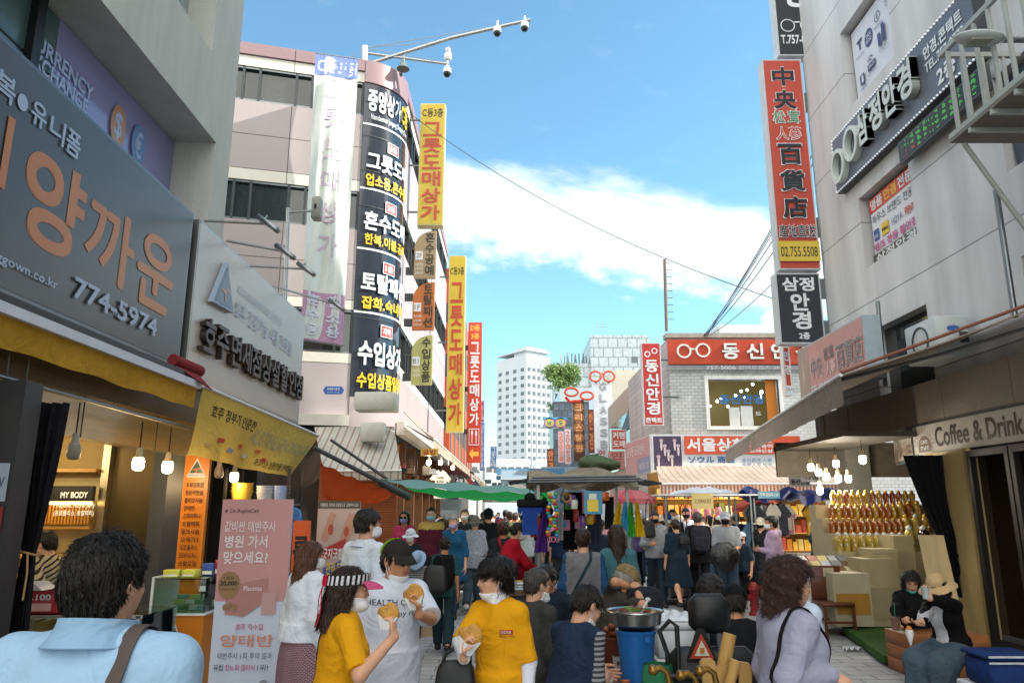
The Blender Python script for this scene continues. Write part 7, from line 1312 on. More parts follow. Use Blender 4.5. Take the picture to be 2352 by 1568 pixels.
for (px0,px1,py0,py1,Y,dp,c,c2,lb) in ((1995,2062,1283,1432,10.9,.5,'#a89c78','#9a8e6c','tall cream cabinet at the end of the ginseng shelf'),(1922,1996,1316,1438,10.7,.45,'#b0a78a','#a87a2e','small cabinet with an orange lower panel'),(2062,2096,1230,1330,11.2,.5,'#a89c78','#9a8e6c','cream drawer cabinet behind the black curtain'),(2000,2060,1260,1283,11.1,.4,'#b8aa84','#a89c78','low cream box on the tall cabinet')):
 a,e=atY(px0,py1,Y),atY(px1,py0,Y);z0=0 if e.z<1.15 and 'low' not in lb else a.z;t=thing('cabinet',lb,'cabinet',((a.x+e.x)/2,Y,z0));b=MB();b.box((a.x,Y,z0+(.1 if not z0 else 0)),(e.x,Y+dp,e.z),mat(c,rough=.6,var=.15,scale=5,kind='board'))
 if not z0:
  for x in (a.x+.02,e.x-.06):b.box((x,Y+.03,0),(x+.04,Y+.07,.1),mat(c,rough=.6,kind='board'))
 b.build('carcass',t);b=MB();h_=e.z-z0;b.box((a.x+.03,Y-.012,z0+.15*h_+.05),(e.x-.03,Y-.001,z0+.62*h_),mat(c2,rough=.6,var=.12,kind='board'));b.build('door',t)
t=thing('dining_chair','reddish brown wooden chair by the packet table','chair',(4.45,10.9,0));CHB=mat('#5e3420',rough=.4,var=.25,scale=5,kind='varnished_wood',stretch=(1,1,4));c=Vc((4.42,10.75,0));b=MB();b.box(c+Vc((-.21,-.2,.42)),c+Vc((.23,.22,.47)),CHB,bev=.01);b.build('seat',t)
for dx,dy in ((-.2,-.19),(.19,-.19),(-.2,.18),(.19,.18)):b=MB();b.box(c+Vc((dx,dy,0)),c+Vc((dx+.035,dy+.035,.42)),CHB);b.build('leg',t)
b=MB();b.box(c+Vc((-.2,.18,.47)),c+Vc((.23,.21,.93)),CHB,bev=.01);b.box(c+Vc((-.02,.172,.78)),c+Vc((.13,.179,.9)),paint('#b8ae94'));b.build('backrest',t)
b=MB();
for dy in (-.18,.19):b.box(c+Vc((-.17,dy,.2)),c+Vc((.2,dy+.02,.23)),CHB)
b.build('stretcher',t)
curtain('black_curtain','black curtain gathered beside the cafe plywood wall',(5.55,10.6,0),(6.35,10.5,0),2.45,.55,atY(2105,1275,10.4).z,(6.0,10.45,atY(2105,1275,10.4).z),BKC,rope=False)
# ---------- cafe front
cf=thing("coffee_shop",'beige panelled cafe wall with dark framed glass doors','shopfront',(6.1,9.5,0));b=MB();PLY=mat('#b39a6a',rough=.6,var=.1,scale=3,kind='plywood');b.box((6.06,9.95,0),(6.2,10.95,2.5),PLY);b.box((6.04,9.95,0),(6.06,10.0,2.5),mat('#8a7448',rough=.6,kind='plywood'));b.build('wall',cf)
BFR=paint('#1c1a18');y0=9.93;DOORG=glassmat('#8f9a90',.02,1.1)
for i,(ya,yb) in enumerate(((9.1,9.93),(8.24,9.07),(7.35,8.2))):
 b=MB();
 for a,e,za,zb in ((ya,ya+.07,0,2.46),(yb-.07,yb,0,2.46),(ya+.07,yb-.07,2.38,2.46),(ya+.07,yb-.07,0,.12)):b.box((6.04,a,za),(6.12,e,zb),BFR)
 d=b.build('door',cf);b=MB();b.box((6.075,ya+.07,.12),(6.085,yb-.07,2.38),DOORG);b.build('pane',d)
 if i== 0:b=MB();b.tube([(6.02,9.17,1.45),(5.97,9.17,1.4),(5.97,9.17,.95),(6.02,9.17,.9)],.014,metal('#b9bbbb',rough=.2),8);b.build('handle',d)
b=MB();b.box((6.9,4,0),(6.95,11,2.5),mat('#4a3a28',rough=.7,var=.3,scale=2,kind='cafe_wall'));b.box((6.2,10.9,0),(6.9,10.95,2.5),mat('#4a3a28',rough=.7,kind='cafe_wall'));b.box((6.12,4,2.46),(6.95,10.95,2.5),DKG);b.build('interior',cf)
t=thing('plywood_sheet','bare plywood sheet leaning on the cafe wall','board',(5.9,10.0,0));b=MB();p0,p1=atY(2132,1395,9.9),atY(2186,1395,9.9);b.slab((p0.x,9.75,.25),(p1.x-.02,9.62,.25),(p1.x,9.88,1.38),(p0.x+.02,9.98,1.38),.02,mat('#c2a878',rough=.6,var=.2,scale=3,kind='plywood',stretch=(4,4,.6)));b.build('sheet',t)
b=MB();gcol=['#3f6a22','#4f7a2a','#35581c'];t=thing('grass_platform','low platform topped with artificial grass','platform',(5.2,10,0));p=[atZ(1937,1440,.12),atZ(1990,1432,.12),atZ(2125,1500,.12),atZ(2030,1505,.12)];b.slab(p[3],p[2],atZ(2100,1420,.12),p[0],.08,mat('#3f6a22',rough=.9,var=.4,scale=60,bump=1.0,bscale=300,kind='turf'));b.build('turf',t)
def planks(b,x0,x1,y0,y1,z0,z1,n,m):
 for i in range(n):h_=(z1-z0)/n;b.box((x0,y0,z0+h_*i+.003),(x1,y1,z0+h_*(i+1)-.003),m,bev=.004)
WDC=mat('#9a6238',rough=.6,var=.3,scale=4,kind='plank',stretch=(1,1,6));t=thing('wooden_crate','honey coloured plank planter the two women sit on','crate',(4.4,8.2,0));a,e=atZ(2028,1535,0),atZ(2110,1535,0);b=MB();planks(b,4.15,5.0,8.25,8.75,0,.42,3,WDC);b.box((4.16,8.26,.0),(4.99,8.74,.415),mat('#5a3a22',rough=.8,kind='plank'));b.build('planks',t)
t=thing('wooden_crate','dark red brown plank box beside the woman in the sun hat','crate',(4.9,7.2,0));b=MB();planks(b,4.25,4.75,6.75,7.2,0,.38,4,mat('#5e3018',rough=.6,var=.3,scale=4,kind='plank'));b.build('planks',t)
t=thing('styrofoam_box','white styrofoam box under the blue cooler bag','box',(4.5,6.5,0));FOAM=mat('#c9ccd0',rough=.6,var=.04,kind='foam');b=MB();p0=atY(2240,1560,6.3).x;b.box((p0,6.1,0),(p0+.6,6.55,.30),FOAM,bev=.02);b.build('box',t);b=MB();b.box((p0-.01,6.09,.303),(p0+.61,6.56,.35),FOAM,bev=.012);b.build('lid',t)
t=thing('cooler_bag','navy blue cooler bag with white stripes on the styrofoam box','bag',(p0+.25,6.3,.35));NB=cloth('#1d3566');b=MB();b.box((p0+.03,6.12,.353),(p0+.43,6.5,.56),NB,bev=.03);b.build('bag_body',t);b=MB();b.box((p0+.02,6.11,.562),(p0+.44,6.51,.6),NB,bev=.015);
for z in (.54,.585):b.box((p0+.01,6.1,z),(p0+.45,6.105,z+.014),cloth('#b9bcc4'))
b.build('lid',t);b=MB();b.box((p0+.32,6.105,.40),(p0+.38,6.115,.45),WHT);b.build('tag',t)
t=thing('hand_bag','black handbag on the ground by the glass door','bag',(5.4,8.0,0));b=MB();q=atZ(2290,1500,.0);b.sheet(lambda u,v:(5.35+.22*cos(2*pi*u)*(1-.45*v)*sin(pi*min(1,v*.92+.08))**.35,8.0+.13*sin(2*pi*u)*(1-.3*v),.38*v),24,10,cloth('#141416'));b.build('bag_body',t);b=MB();b.tube([(5.27,8,.34),(5.3,8,.55),(5.4,8,.55),(5.43,8,.34)],.012,cloth('#141416'),6);b.build('handle',t)
g=MB();q=[atZ(2300,1470),atZ(2480,1568),atZ(2500,1700),atZ(2330,1600)];
# ---------- things around the soju table in the foreground
t=thing('metal_table','low steel table with a bottle cup and basket','table',(1.0,5.3,0));b=MB();b.box((.45,4.75,.585),(1.45,5.9,.625),mat('#6f7276',rough=.25,metal=.7,var=.2,scale=3,kind='steel'));
b.build('table_top',t);b=MB()
for x in (.5,1.37):
 for y in (4.8,5.82):b.tube([(x,y,0),(x,y,.585)],.018,GREYM,6)
b.build_each('leg',t)
b=MB();t=thing('blue_bucket','large blue plastic bucket on the steel table','bucket',(.98,5.15,.625));c=Vc((atY(1462,1500,5.15).x,5.15,.627));BLB=mat('#1f68b0',rough=.35,kind='plastic',spec=.5,var=.05);b.lathe([(.098,0),(.1,.01),(.126,.29),(.133,.29),(.135,.305),(.128,.31),(.121,.305),(.098,.02),(0,.02)],c,BLB,28);b.build('tub',t);b=MB();b.box(c+Vc((.035,-.142,.25)),c+Vc((.065,-.127,.285)),BLB);b.build('lug',t)
bc=c
t=thing('steel_basin','steel basin of red kimchi and greens on the blue bucket','basin',bc+UZ*.3);b=MB();bc=bc-UZ*.042;b.lathe([(.10,.352),(.165,.39),(.175,.46),(.19,.465),(.188,.472),(.168,.465),(.158,.40),(0,.37)],bc,metal('#a9a9a6',rough=.25),28);b.build('bowl',t);b=MB();rs=random.Random(2);b.lathe([(.158,.42),(.1,.445),(0,.45)],bc,mat('#8a2414',rough=.4,var=.4,scale=30,kind='kimchi'),18)
for i in range(26):a=rs.random()*6.28;r_=rs.random()*.1;q=bc+Vc((r_*cos(a)-.02,r_*sin(a),.465+.015*rs.random()));b.tube([q,q+Vc((rs.uniform(-.06,.06),rs.uniform(-.04,.04),rs.uniform(0,.012)))],.006,mat(rs.choice(['#4a7a2a','#5f8a34','#7a3a1a']),rough=.5,kind='greens'),5)
b.build('food',t);b=MB();b.tube([bc+Vc((.03,-.05,.46)),bc+Vc((.08,-.02,.53))],.008,paint('#b9c4c4'),6);b.ball(bc+Vc((.085,-.017,.538)),(.02,.012,.014),paint('#b9c4c4'),8,5);b.build('spoon',t)
t=thing('soju_bottle','green glass bottle with pale label on the steel table','bottle',(atY(1375,1520,5.35).x,5.35,.626));q=t.location.copy();b=MB();b.lathe([(.031,0),(.033,.006),(.033,.105),(.026,.135),(.013,.165),(.0125,.2),(.015,.203),(.014,.212),(0,.212)],q,mat('#1f7a3a',rough=.06,var=.15,kind='bottle_glass',spec=.9,coat=.5),20);b.build('glass_body',t);b=MB();b.lathe([(.0337,.03),(.0337,.095)],q,paint('#a9c4c0'),20);b.build('paper_label',t);b=MB();b.lathe([(.0155,.2),(.0155,.214),(0,.215)],q,metal('#4a7a4a'),12);b.build('cap',t)
t=thing('paper_cup','white paper cup beside the green bottle','cup',(atY(1418,1500,5.5).x,5.5,.626));q=t.location.copy();b=MB();b.lathe([(.026,0),(.036,.085),(.038,.086),(.034,.085),(.025,.006),(0,.006)],q,paint('#cfcdc8'),18);b.build('cup_wall',t);b=MB();b.box(q+Vc((-.01,-.0335,.03)),q+Vc((.01,-.0315,.055)),paint('#6a4a4a'));b.build('print',t)
t=thing('lime_basket','lime green plastic basket of napkins on the steel table','basket',(atY(1372,1470,5.7).x,5.7,.626));q=t.location.copy();b=MB();LM=mat('#9aa82a',rough=.4,kind='plastic');w_=.1
for z in np.arange(0,.11,.018):
 s_=.85+.15*z/.11;b.box(q+Vc((-w_*s_,-.07*s_,z)),q+Vc((w_*s_,-.07*s_+.006,z+.01)),LM);b.box(q+Vc((-w_*s_,.07*s_-.006,z)),q+Vc((w_*s_,.07*s_,z+.01)),LM);b.box(q+Vc((-w_*s_,-.07*s_+.006,z)),q+Vc((-w_*s_+.006,.07*s_-.006,z+.01)),LM);b.box(q+Vc((w_*s_-.006,-.07*s_+.006,z)),q+Vc((w_*s_,.07*s_-.006,z+.01)),LM)
for i in range(15):x=-w_*.9+i*w_*.128;b.box(q+Vc((x,-.069,0)),q+Vc((x+.004,-.063,.112)),LM)
b.box(q+Vc((-w_*1.02,-.074,.11)),q+Vc((w_*1.02,.074,.118)),LM);b.build('basket_wall',t)
b=MB();
for i in range(5):b.slab(q+Vc((-.08+.03*i,-.04,.12)),q+Vc((-.02+.03*i,-.04,.12)),q+Vc((-.03+.035*i,.05,.2)),q+Vc((-.09+.035*i,.04,.2)),.003,paint('#d0d4dc'))
solo(b,'napkin_stack','white napkins sticking up from the lime basket','napkins')
t=thing('brown_pot','brown plastic pot of pickled onions beside the bucket','pot',(atY(1407,1490,5.6).x,5.6,.626));q=t.location.copy();b=MB();b.lathe([(.07,0),(.1,.19),(.105,.19),(.104,.2),(.095,.19),(.068,.01),(0,.01)],q,mat('#6e3420',rough=.4,kind='plastic'),20);b.build('tub',t);b=MB();rs=random.Random(4)
for i in range(9):b.ball(q+Vc((.05*cos(i*2.4)*rs.random(),.05*sin(i*2.4)*rs.random(),.2+.01*i)),(.03,.03,.024),mat('#8a4a2e',rough=.35,var=.3,kind='onion'),10,6)
b.build('food',t)
for i,(px,py,Y,r_,c,lb) in enumerate(((1390,1555,5.0,.05,'#c9c4b8','white dish at the near edge of the steel table'),(1436,1545,5.0,.03,'#b5603a','small orange cup at the near edge of the steel table'))):q=Vc((atY(px,py,Y).x,Y,.626));b=MB();b.lathe([(r_*.6,0),(r_,.03),(r_*.95,.03),(r_*.55,.006),(0,.006)],q,paint(c),16);solo(b,'small_dish',lb,'dish','small dishes on the steel table')
for i,(z0,z1,lb) in enumerate(((0,.32,'lower white styrofoam box of the stack behind the table'),(.325,.64,'middle white styrofoam box of the stack behind the table'),(.645,.9,'top white styrofoam box with plastic film'))):
 t=thing('styrofoam_box',lb,'box',(1.2,5.9,z0),.1,'stacked styrofoam boxes');xa,xb=atY(1508,1450,5.8).x,atY(1590,1450,5.8).x;b=MB();b.box((xa,5.75,z0),(xb+.03*i,6.15,z1-.06),FOAM,bev=.012);b.build('box',t);b=MB();b.box((xa-.012,5.74,z1-.058),(xb+.03*i+.012,6.16,z1),FOAM,bev=.012);b.build('lid',t)
b=MB();b.sheet(lambda u,v:(xa+(xb-xa+.06)*u,5.74+.42*v,.905+.03*sin(u*21+v*7)*sin(pi*v)+.03*sin(v*15)*sin(pi*u)),30,16,WTP,thick=.004);solo(b,'plastic_film','crumpled clear plastic film on the styrofoam boxes','film')
t=thing('shopping_trolley','green cloth shopping trolley with a black handle','trolley',(1.05,4.5,0));q=Vc((atY(1490,1530,4.5).x,4.5,0));b=MB();b.sheet(lambda u,v:(q.x+.05+(.17-.09*v+.012*sin(u*25))*cos(2*pi*u)+.0,4.5+(.14-.08*v)*sin(2*pi*u),.1+.75*v),36,14,cloth('#2a6a48',var=.15));b.build('bag_body',t);b=MB();b.tube([(q.x+.09,4.5,.1),(q.x+.11,4.5,.9),(q.x+.07,4.5,1.02),(q.x+.13,4.5,1.08),(q.x+.17,4.5,1.05),(q.x+.17,4.5,.6)],.014,BLK,8);b.build('handle',t)
for dx in (-.08,.14):b=MB();b.tube([(q.x+dx,4.5-.015,.06),(q.x+dx,4.515,.06)],.06,BLK,14);b.build('wheel',t)
SB=mat('#101114',rough=.45,var=.2,scale=20,bump=.15,bscale=200,kind='vinyl',spec=.45);t=thing('mobility_scooter','black mobility scooter seat with headrest and warning triangle','scooter',(1.5,4.6,0));sx=atY(1625,1450,4.6).x;b=MB();b.box((sx-.25,4.65,.38),(sx+.27,5.15,.52),SB,bev=.05);b.build('seat',t);b=MB();b.box((sx-.25,4.5,.5),(sx+.27,4.64,.93),SB,bev=.06);b.build('backrest',t);b=MB();b.box((sx-.115,4.5,1.0),(sx+.125,4.62,1.22),SB,bev=.045);b.build('headrest',t);b=MB();b.box((sx-.03,4.54,.85),(sx-.005,4.57,1.05),GREYM);b.box((sx+.04,4.54,.85),(sx+.065,4.57,1.05),GREYM);b.build('bracket',t)
b=MB();tc_=(sx-.07,4.47,.93);b.prism([(-.085,-.06),(.085,-.06),(.02,.11),(-.02,.11)],tc_,UX,UZ,.02,BLK);b.prism([(-.068,-.048),(.068,-.048),(.0,.085)],Vc(tc_)-UY*.003,UX,UZ,.002,sign('#a8402a'));b.prism([(-.042,-.034),(.042,-.034),(.0,.05)],Vc(tc_)-UY*.006,UX,UZ,.002,sign('#c9c4b4'));b.prism([(-.012,-.02),(.012,-.02),(.012,.01),(-.012,.01)],Vc(tc_)-UY*.009,UX,UZ,.002,sign('#b5742a'));b.build('warning_triangle',t)
b=MB();b.tube([(sx-.27,4.5,.8),(sx-.29,4.42,.8),(sx+.1,4.4,.78),(sx+.14,4.48,.78)],.018,SB,8);b.box((sx-.24,4.42,.52),(sx+.1,4.5,.76),paint('#1b1c20'),bev=.02);b.build('rear_basket',t);b=MB();b.box((sx-.22,4.5,.2),(sx+.24,5.7,.36),paint('#2a2c30'),bev=.04);b.build('body',t)
for dx in (-.25,.23):
 for dy in (4.7,5.5):b=MB();b.tube([(sx+dx-.03,dy,.14),(sx+dx+.03,dy,.14)],.14,mat('#131313',rough=.8,kind='rubber'),18);b.build('wheel',t)
MLT=mat('#b08a4e',rough=.55,var=.18,scale=4,kind='wood',stretch=(5,5,.6));gt_=thing('goods_trolley','hand trolley at the front loaded with wooden tools','trolley',(1.2,3.9,0));b=MB();b.box((.72,3.75,.5),(1.5,4.15,.56),paint('#3a3c3e'));b.build('deck',gt_);b=MB()
for x in (.76,1.42):
 for y in (3.8,4.08):b.tube([(x,y,0),(x,y,.5)],.018,BLK,6)
b.build_each('leg',gt_)
def P4(px,py,Y=3.95):return atY(px,py,Y)
a,e=P4(1652,1580),P4(1676,1455);b=MB();b.tube([a,e],.033,MLT,16);solo(b,'rolling_pin','tall pale wooden rolling pin standing on the trolley','rolling pin','wooden tools')
for px0,px1,py,rz,lb in ((1621,1650,1512,-.1,'left wooden paddle leaning on the trolley'),(1648,1694,1528,.02,'wide wooden board in the middle of the tools'),(1682,1720,1520,.12,'right wooden paddle leaning on the trolley')):
 a,e=P4(px0,1600,3.9),P4(px1,py,3.9);t=thing('wooden_paddle',lb,'paddle',((a.x+e.x)/2,3.9,a.z),0,'wooden tools');W_=e.x-a.x;b=MB();b.prism([(-W_/2,-.1),(W_/2,-.1),(W_/2,(e.z-a.z)*.9),(W_*.3,e.z-a.z),(-W_*.3,e.z-a.z),(-W_/2,(e.z-a.z)*.92)],(0,0,0),UX,UZ,.03,MLT);o=b.build('blade',t,local=True);t.rotation_euler=(0,rz,0);b=MB();b.box((-.012,-.004,.02),(.02,-.001,.04),paint('#c9c4b4'));b.build('price_sticker',t,local=True)
b=MB();a,e=P4(1668,1600,3.85),P4(1690,1515,3.85);b.tube([a,e],.026,MLT,14);solo(b,'rolling_pin','short wooden rolling pin in front of the wide board','rolling pin','wooden tools')
BRS_=metal('#8a6a34',rough=.35)
for px,py,lb in ((1502,1538,'left brass tap rising at the front of the trolley'),(1566,1550,'middle brass tap at the front of the trolley'),(1610,1540,'dark brass pipe end standing right of the taps')):
 p=P4(px,py,3.7);t=thing('brass_tap',lb,'tap',p,0,'brass taps');b=MB();b.tube([p+Vc((0,0,-.0)),p+Vc((.03,0,.01)),p+Vc((.06,0,-.01)),p+Vc((.07,0,-.06)),p+Vc((.085,0,-.16))],[.02,.014,.014,.015,.016],BRS_,10);b.build('spout',t);b=MB();b.lathe([(.022,-.012),(.024,0),(.024,.012),(.016,.02)],p+Vc((-.004,0,0)),BRS_,12,ax=Matrix.Rotation(R(-80),3,'Y'));b.build('flange',t)
t=thing('folding_trolley','black folding crate trolley standing open on the paving','trolley',atZ(1545,1385));b=MB();p=atZ(1545,1388);a0_,a1_=p+Vc((-.12,.1,.05)),p+Vc((.08,.25,.75));
for dx in (0,.3):b.tube([a0_+UX*dx,a1_+UX*dx],.02,BLK,6)
b.build('handle',t);b=MB()
for i in range(8):f_=.45+.07*i;q0,q1=a0_.lerp(a1_,f_),a0_.lerp(a1_,f_)+UX*.3;b.tube([q0,q1],.008,BLK,4)
for i in range(8):b.tube([a0_.lerp(a1_,.45)+UX*.3*i/7,a0_.lerp(a1_,.95)+UX*.3*i/7],.008,BLK,4)
b.box(p+Vc((-.2,-.1,.03)),p+Vc((.3,.3,.06)),BLK);b.build('crate_panel',t)
t=thing('fire_hydrant','red fire hydrant with brass outlet in the lane','hydrant',atZ(1735,1410));p=atZ(1735,1412);HR=paint('#8a1f22');b=MB();b.lathe([(.1,0),(.1,.04),(.07,.06),(.07,.38),(.09,.4),(.08,.46),(.04,.52),(0,.53)],p,HR,16);b.build('barrel',t);b=MB();b.tube([p+Vc((0,0,.28)),p+Vc((-.16,-.03,.28))],.05,HR,12);b.tube([p+Vc((-.16,-.03,.28)),p+Vc((-.22,-.04,.28))],.045,BRS_,12);b.build('outlet',t)
t=thing('floor_stall','low floor stall of blue and green tubs left of the walking woman','stall',atZ(965,1360));b=MB();p=atY(935,1345,11);q=atY(1000,1345,11);b.box((p.x,10.8,0),(q.x,11.4,.42),mat('#b09a7a',rough=.7,kind='board'));b.build('board',t)
for i,(px,py,r_,h_,c,lb) in enumerate(((945,1300,.1,.1,'#2f8a8a','teal tub on the floor stall'),(962,1305,.12,.06,'#2f6fb5','blue tray on the floor stall'),(982,1300,.09,.08,'#c9c4b4','white tub on the floor stall'),(955,1315,.09,.05,'#b9bcc4','clear bag tray at the front of the floor stall'))):tub((atY(px,py,11).x,10.9+.12*(i % 3),.42),r_,h_,c,lb,'tub','plastic_tub',1,'tubs on the floor stall')
rs=random.Random(33)
for i in range(26):
 c,nm=[('#c9601e','orange'),('#4f9a3a','green'),('#c9a81e','yellow'),('#b5352c','red'),('#c98aa8','pink'),('#3f86b5','blue'),('#d0ccc0','white'),('#7a4a9a','violet')][i % 8];px=1290+rs.random()*120;py=1128+rs.random()*70;p=atY(px,py,9.3+rs.random()*.7);t=thing('hanging_packet',nm+' packet hung '+('high' if py<1152 else 'midway' if py<1175 else 'low')+' inside the cart '+['left of the glove packet','behind the glove packet','right of the glove packet'][0 if px<1335 else 1 if px<1385 else 2],'packet',p,rs.uniform(-.3,.3),GC);b=MB();w_=rs.uniform(.03,.06);b.box((-w_,-.012,-rs.uniform(.08,.16)),(w_,.012,0),mat(c,rough=.3,var=.35,scale=30,kind='film',spec=.6),bev=.008);b.tube([(0,0,0),(0,0,.06)],.003,BLK,4);b.build('packet',t,local=True)
b=MB();q=atZ(1958,1492,.01);b.sheet(lambda u,v:(q.x-.1+.2*u,q.y-.06+.12*v,.012+.04*sin(u*9+v*5)**2),10,8,mat('#c9c9cc',rough=.8,kind='paper'));solo(b,'paper_scrap','crumpled white paper scrap on the paving by the planter','litter')
# ================= people
from mathutils.bvhtree import BVHTree
def W2L(loc,face,s,w):r_=Matrix.Rotation(-face,3,'Z');return np.array(r_@(Vc(w)-Vc(loc)))/s
def ppl(label,px,Y,py,face,ztop_off=0,sit=False,arms=None,h=None,**k):
 """a person whose head (or hat) top is at pixel px,py at distance Y; wrists may be given as (px,py,Y)"""
 p=atY(px,py,Y);face=R(face);loc=(p.x,Y,0);zt=p.z-ztop_off
 if sit:h=h or 1.66;k['pz']=zt-.79*h/1.7*cos(k.get('lean',.1)*.9);k.setdefault('legs',((1.45,1.5),(1.5,1.5)))
 else:h=h or zt/1.735*1.70
 s=h/1.70;ln=sin(k.get('lean',.03))*.6*s;loc=(loc[0]+sin(face)*ln,loc[1]-cos(face)*ln,0)
 if arms:
  aa=[]
  for a in arms:
   if a is None:aa.append(None);continue
   a=dict(a)
   if 'px' in a:a['wrist']=W2L(loc,face,s,atY(*a['px']));a['abs']=1
   for q in ('pole','palm','fdir','thumb'):
    if q in a and a.get('world',1):a[q]=np.array(Matrix.Rotation(-face,3,'Z')@Vc(a[q]))
   aa.append(a)
  k['arms']=tuple(aa)
 return person(label,loc,face,h,sit=sit,**k)
def print_on(root,child,lines,x,z,w,hh,m,front=True,name='print',bold=.03):
 """lettering or marks laid on a garment's surface; lines: (text, dx, dz, w, h) or polygons"""
 o=[c for c in root.children if c.name.split('.')[0]== child][0];me=o.data;bv=BVHTree.FromPolygons([v.co[:] for v in me.vertices],[p.vertices[:] for p in me.polygons]);sg=1 if front else -1
 B=Board(root,(0,0,0),UX,UZ,1,1);B.O=Vc((0,0,0))
 def warp(u,v,l):
  hit=bv.ray_cast(Vc((-sg*u,sg*1.0,v)),Vc((0,-sg,0)))[0];y=hit.y if hit else sg*.15;return Vc((-sg*u,y+sg*(.004+l*.4),v))
 B.warp=warp
 for t,dx,dz,w_,h_,mm in lines:
  if isinstance(t,str):B.text(t,x+dx,z+dz,w_,h_,mm,bold=bold)
  else:B.poly([(x+dx+a*w_,z+dz+b*h_) for a,b in t],mm)
 return B.mb.build(name,root,local=True,auto=False)
def soft_box(b,c,r,m,n=28,k=12,p=.5,fn=None):
 def f(u,v):
  a=2*pi*u;t=pi*(v-.5);ca,sa,ct,st=cos(a),sin(a),cos(t),sin(t);g=lambda q,e:math.copysign(abs(q)**e,q);q=Vc((r[0]*g(ca,p)*g(ct,p),r[1]*g(sa,p)*g(ct,p),r[2]*g(st,p)))
  if fn:q=fn(q)
  return Vc(c)+q
 b.sheet(f,n,k,m)
def backpack(root,c,label,sc=1,dz=0,pocket=None):
 J=root_info[root.name];c0=J['J']['P']+J['J']['up']*(.27+dz)-J['J']['fw']*.21;w_=J['W'](c0);t=thing('backpack',label,'backpack',w_,root.rotation_euler.z);m=cloth(c,var=.2);b=MB();soft_box(b,(0,0,0),(.145*sc,.085*sc,.215*sc),m,p=.55);b.build('bag_body',t,local=True);b=MB();soft_box(b,(0,-.075*sc,-.06*sc),(.115*sc,.03*sc,.11*sc),cloth(pocket or c,var=.3),p=.45);b.build('pocket',t,local=True)
 for s_ in (-1,1):b=MB();b.tube([(s_*.09,.05,-.17*sc),(s_*.13,.12,-.05),(s_*.115,.17,.1),(s_*.10,.16,.185),(s_*.085,.08,.19*sc)],.016,m,6);b.build('strap',t,local=True)
 return t
def handbag(p,c,label,w_=.26,h_=.2,d_=.08,strap=None,rz=0,name='handbag',L_=.25):
 t=thing(name,label,'bag',p,rz);m=mat(c,rough=.45,var=.2,scale=12,kind='leather');b=MB();soft_box(b,(0,0,0),(w_/2,d_/2,h_/2),m,p=.45,fn=lambda q:Vc((q.x*(1-.25*(q.z/h_)),q.y*(1-.5*q.z/h_),q.z)));b.build('bag_body',t,local=True);b=MB();pts=strap or [(-w_*.35,0,h_*.45),(-w_*.22,0,h_*.45+L_),(0,0,h_*.45+L_*1.15),(w_*.22,0,h_*.45+L_),(w_*.35,0,h_*.45)];b.tube(pts,.010,m,6);b.build('strap',t,local=True);return t
H_BLK=hairmat('#15110f');H_BRN=hairmat('#4a2a1a');H_DBR=hairmat('#2a1812');H_GRY=hairmat('#8f8c88');H_SALT=hairmat('#3a3634')
WSH=cloth('#d3d9e2',var=.05);BLUSH=cloth('#9fc0dc',var=.04);YT_=cloth('#d99a14',var=.08);JEAN=cloth('#2b3d56');BLKC=cloth('#17181b');NAVY=cloth('#1f2a3f');DKG_=cloth('#2b2e33');GRYC=cloth('#8b8f94')
# --- the nearest group
A1=ppl('a',254,1.92,1193,-3,lod='near',build=1.22,top=dict(mat=BLUSH,sleeve=.45,collar=1.6,fit=.03,fold=.010,nr=.064),bottom=dict(mat=DKG_),hair=dict(style='short',mat=H_BLK,thick=.002,nape=-.098,side=-.0,strands=16000,sw=.0009,slen=.024,lift=.0025),head=(-.1,-.05,0),seed=3);A1['label']='man in a light blue collared shirt seen from behind, dark bag strap on shoulder'
def strap(root,x,name,label,c,wd=.038,child='shirt',x2=None,bag=None,zlo=.92,front=True):
 """a strap laid over a shoulder of the clothed figure, down back and front, with its bag"""
 o=[q for q in root.children if q.name.split('.')[0]== child][0];I=root_info[root.name];J,s=I['J'],I['s'];bv=BVHTree.FromPolygons([v.co[:] for v in o.data.vertices],[p.vertices[:] for p in o.data.polygons]);x2=x if x2 is None else x2;zl=(J['P'][2]+zlo-.92)*s;zt=(J['NK'][2]-.07)*s;yc=J['NK'][1]*s;ln_=[]
 def cast(q,d,n):
  h=bv.ray_cast(Vc(q),Vc(d))[0]
  if h:ln_.append((h,Vc(n)))
 for i in range(15):f_=i/14;cast(((x2+(x-x2)*f_)*s,yc-1,zl+(zt-zl)*f_),(0,1,0),(0,-1,.15))
 for y in np.linspace(-.07,.09,8):cast((x*s,yc+y,3),(0,0,-1),(0,0,1))
 for i in range(15):f_=1-i/14;cast(((x2+(x-x2)*f_)*s,yc+1,zl+(zt-zl)*f_),(0,-1,0),(0,1,.15))
 t=thing(name,label,'bag',root.location,root.rotation_euler.z);m=cloth(c);vs=[];fs=[]
 for p,n in ln_:n=n.normalized();q=p+n*.005;vs+=[q-UX*wd/2,q+UX*wd/2,q+UX*wd/2+n*.004,q-UX*wd/2+n*.004]
 for i in range(len(ln_)-1):fs+=[(i*4+j,i*4+(j+1) % 4,i*4+4+(j+1) % 4,i*4+4+j) for j in range(4)]
 b=MB();b.add(vs,fs,m,True);b.build('strap',t,local=True)
 if bag:b=MB();w_,d_,h_,ox=bag;soft_box(b,(x2*s+ox,0,zl-h_*.4),(w_/2,d_/2,h_/2),m,p=.45);b.build('bag_body',t,local=True)
 return t
strap(A1,.118,'shoulder_bag','brown grey bag strap over the blue shirted man with its bag at his side','#5a504c',bag=(.1,.3,.26,.12))
STRP=patmat('stripes','#b8ab88','#23242a',.85,s=9,axis='DIAGONAL' if 0 else 'Z',rot=(0,R(28),0),duty=.62)
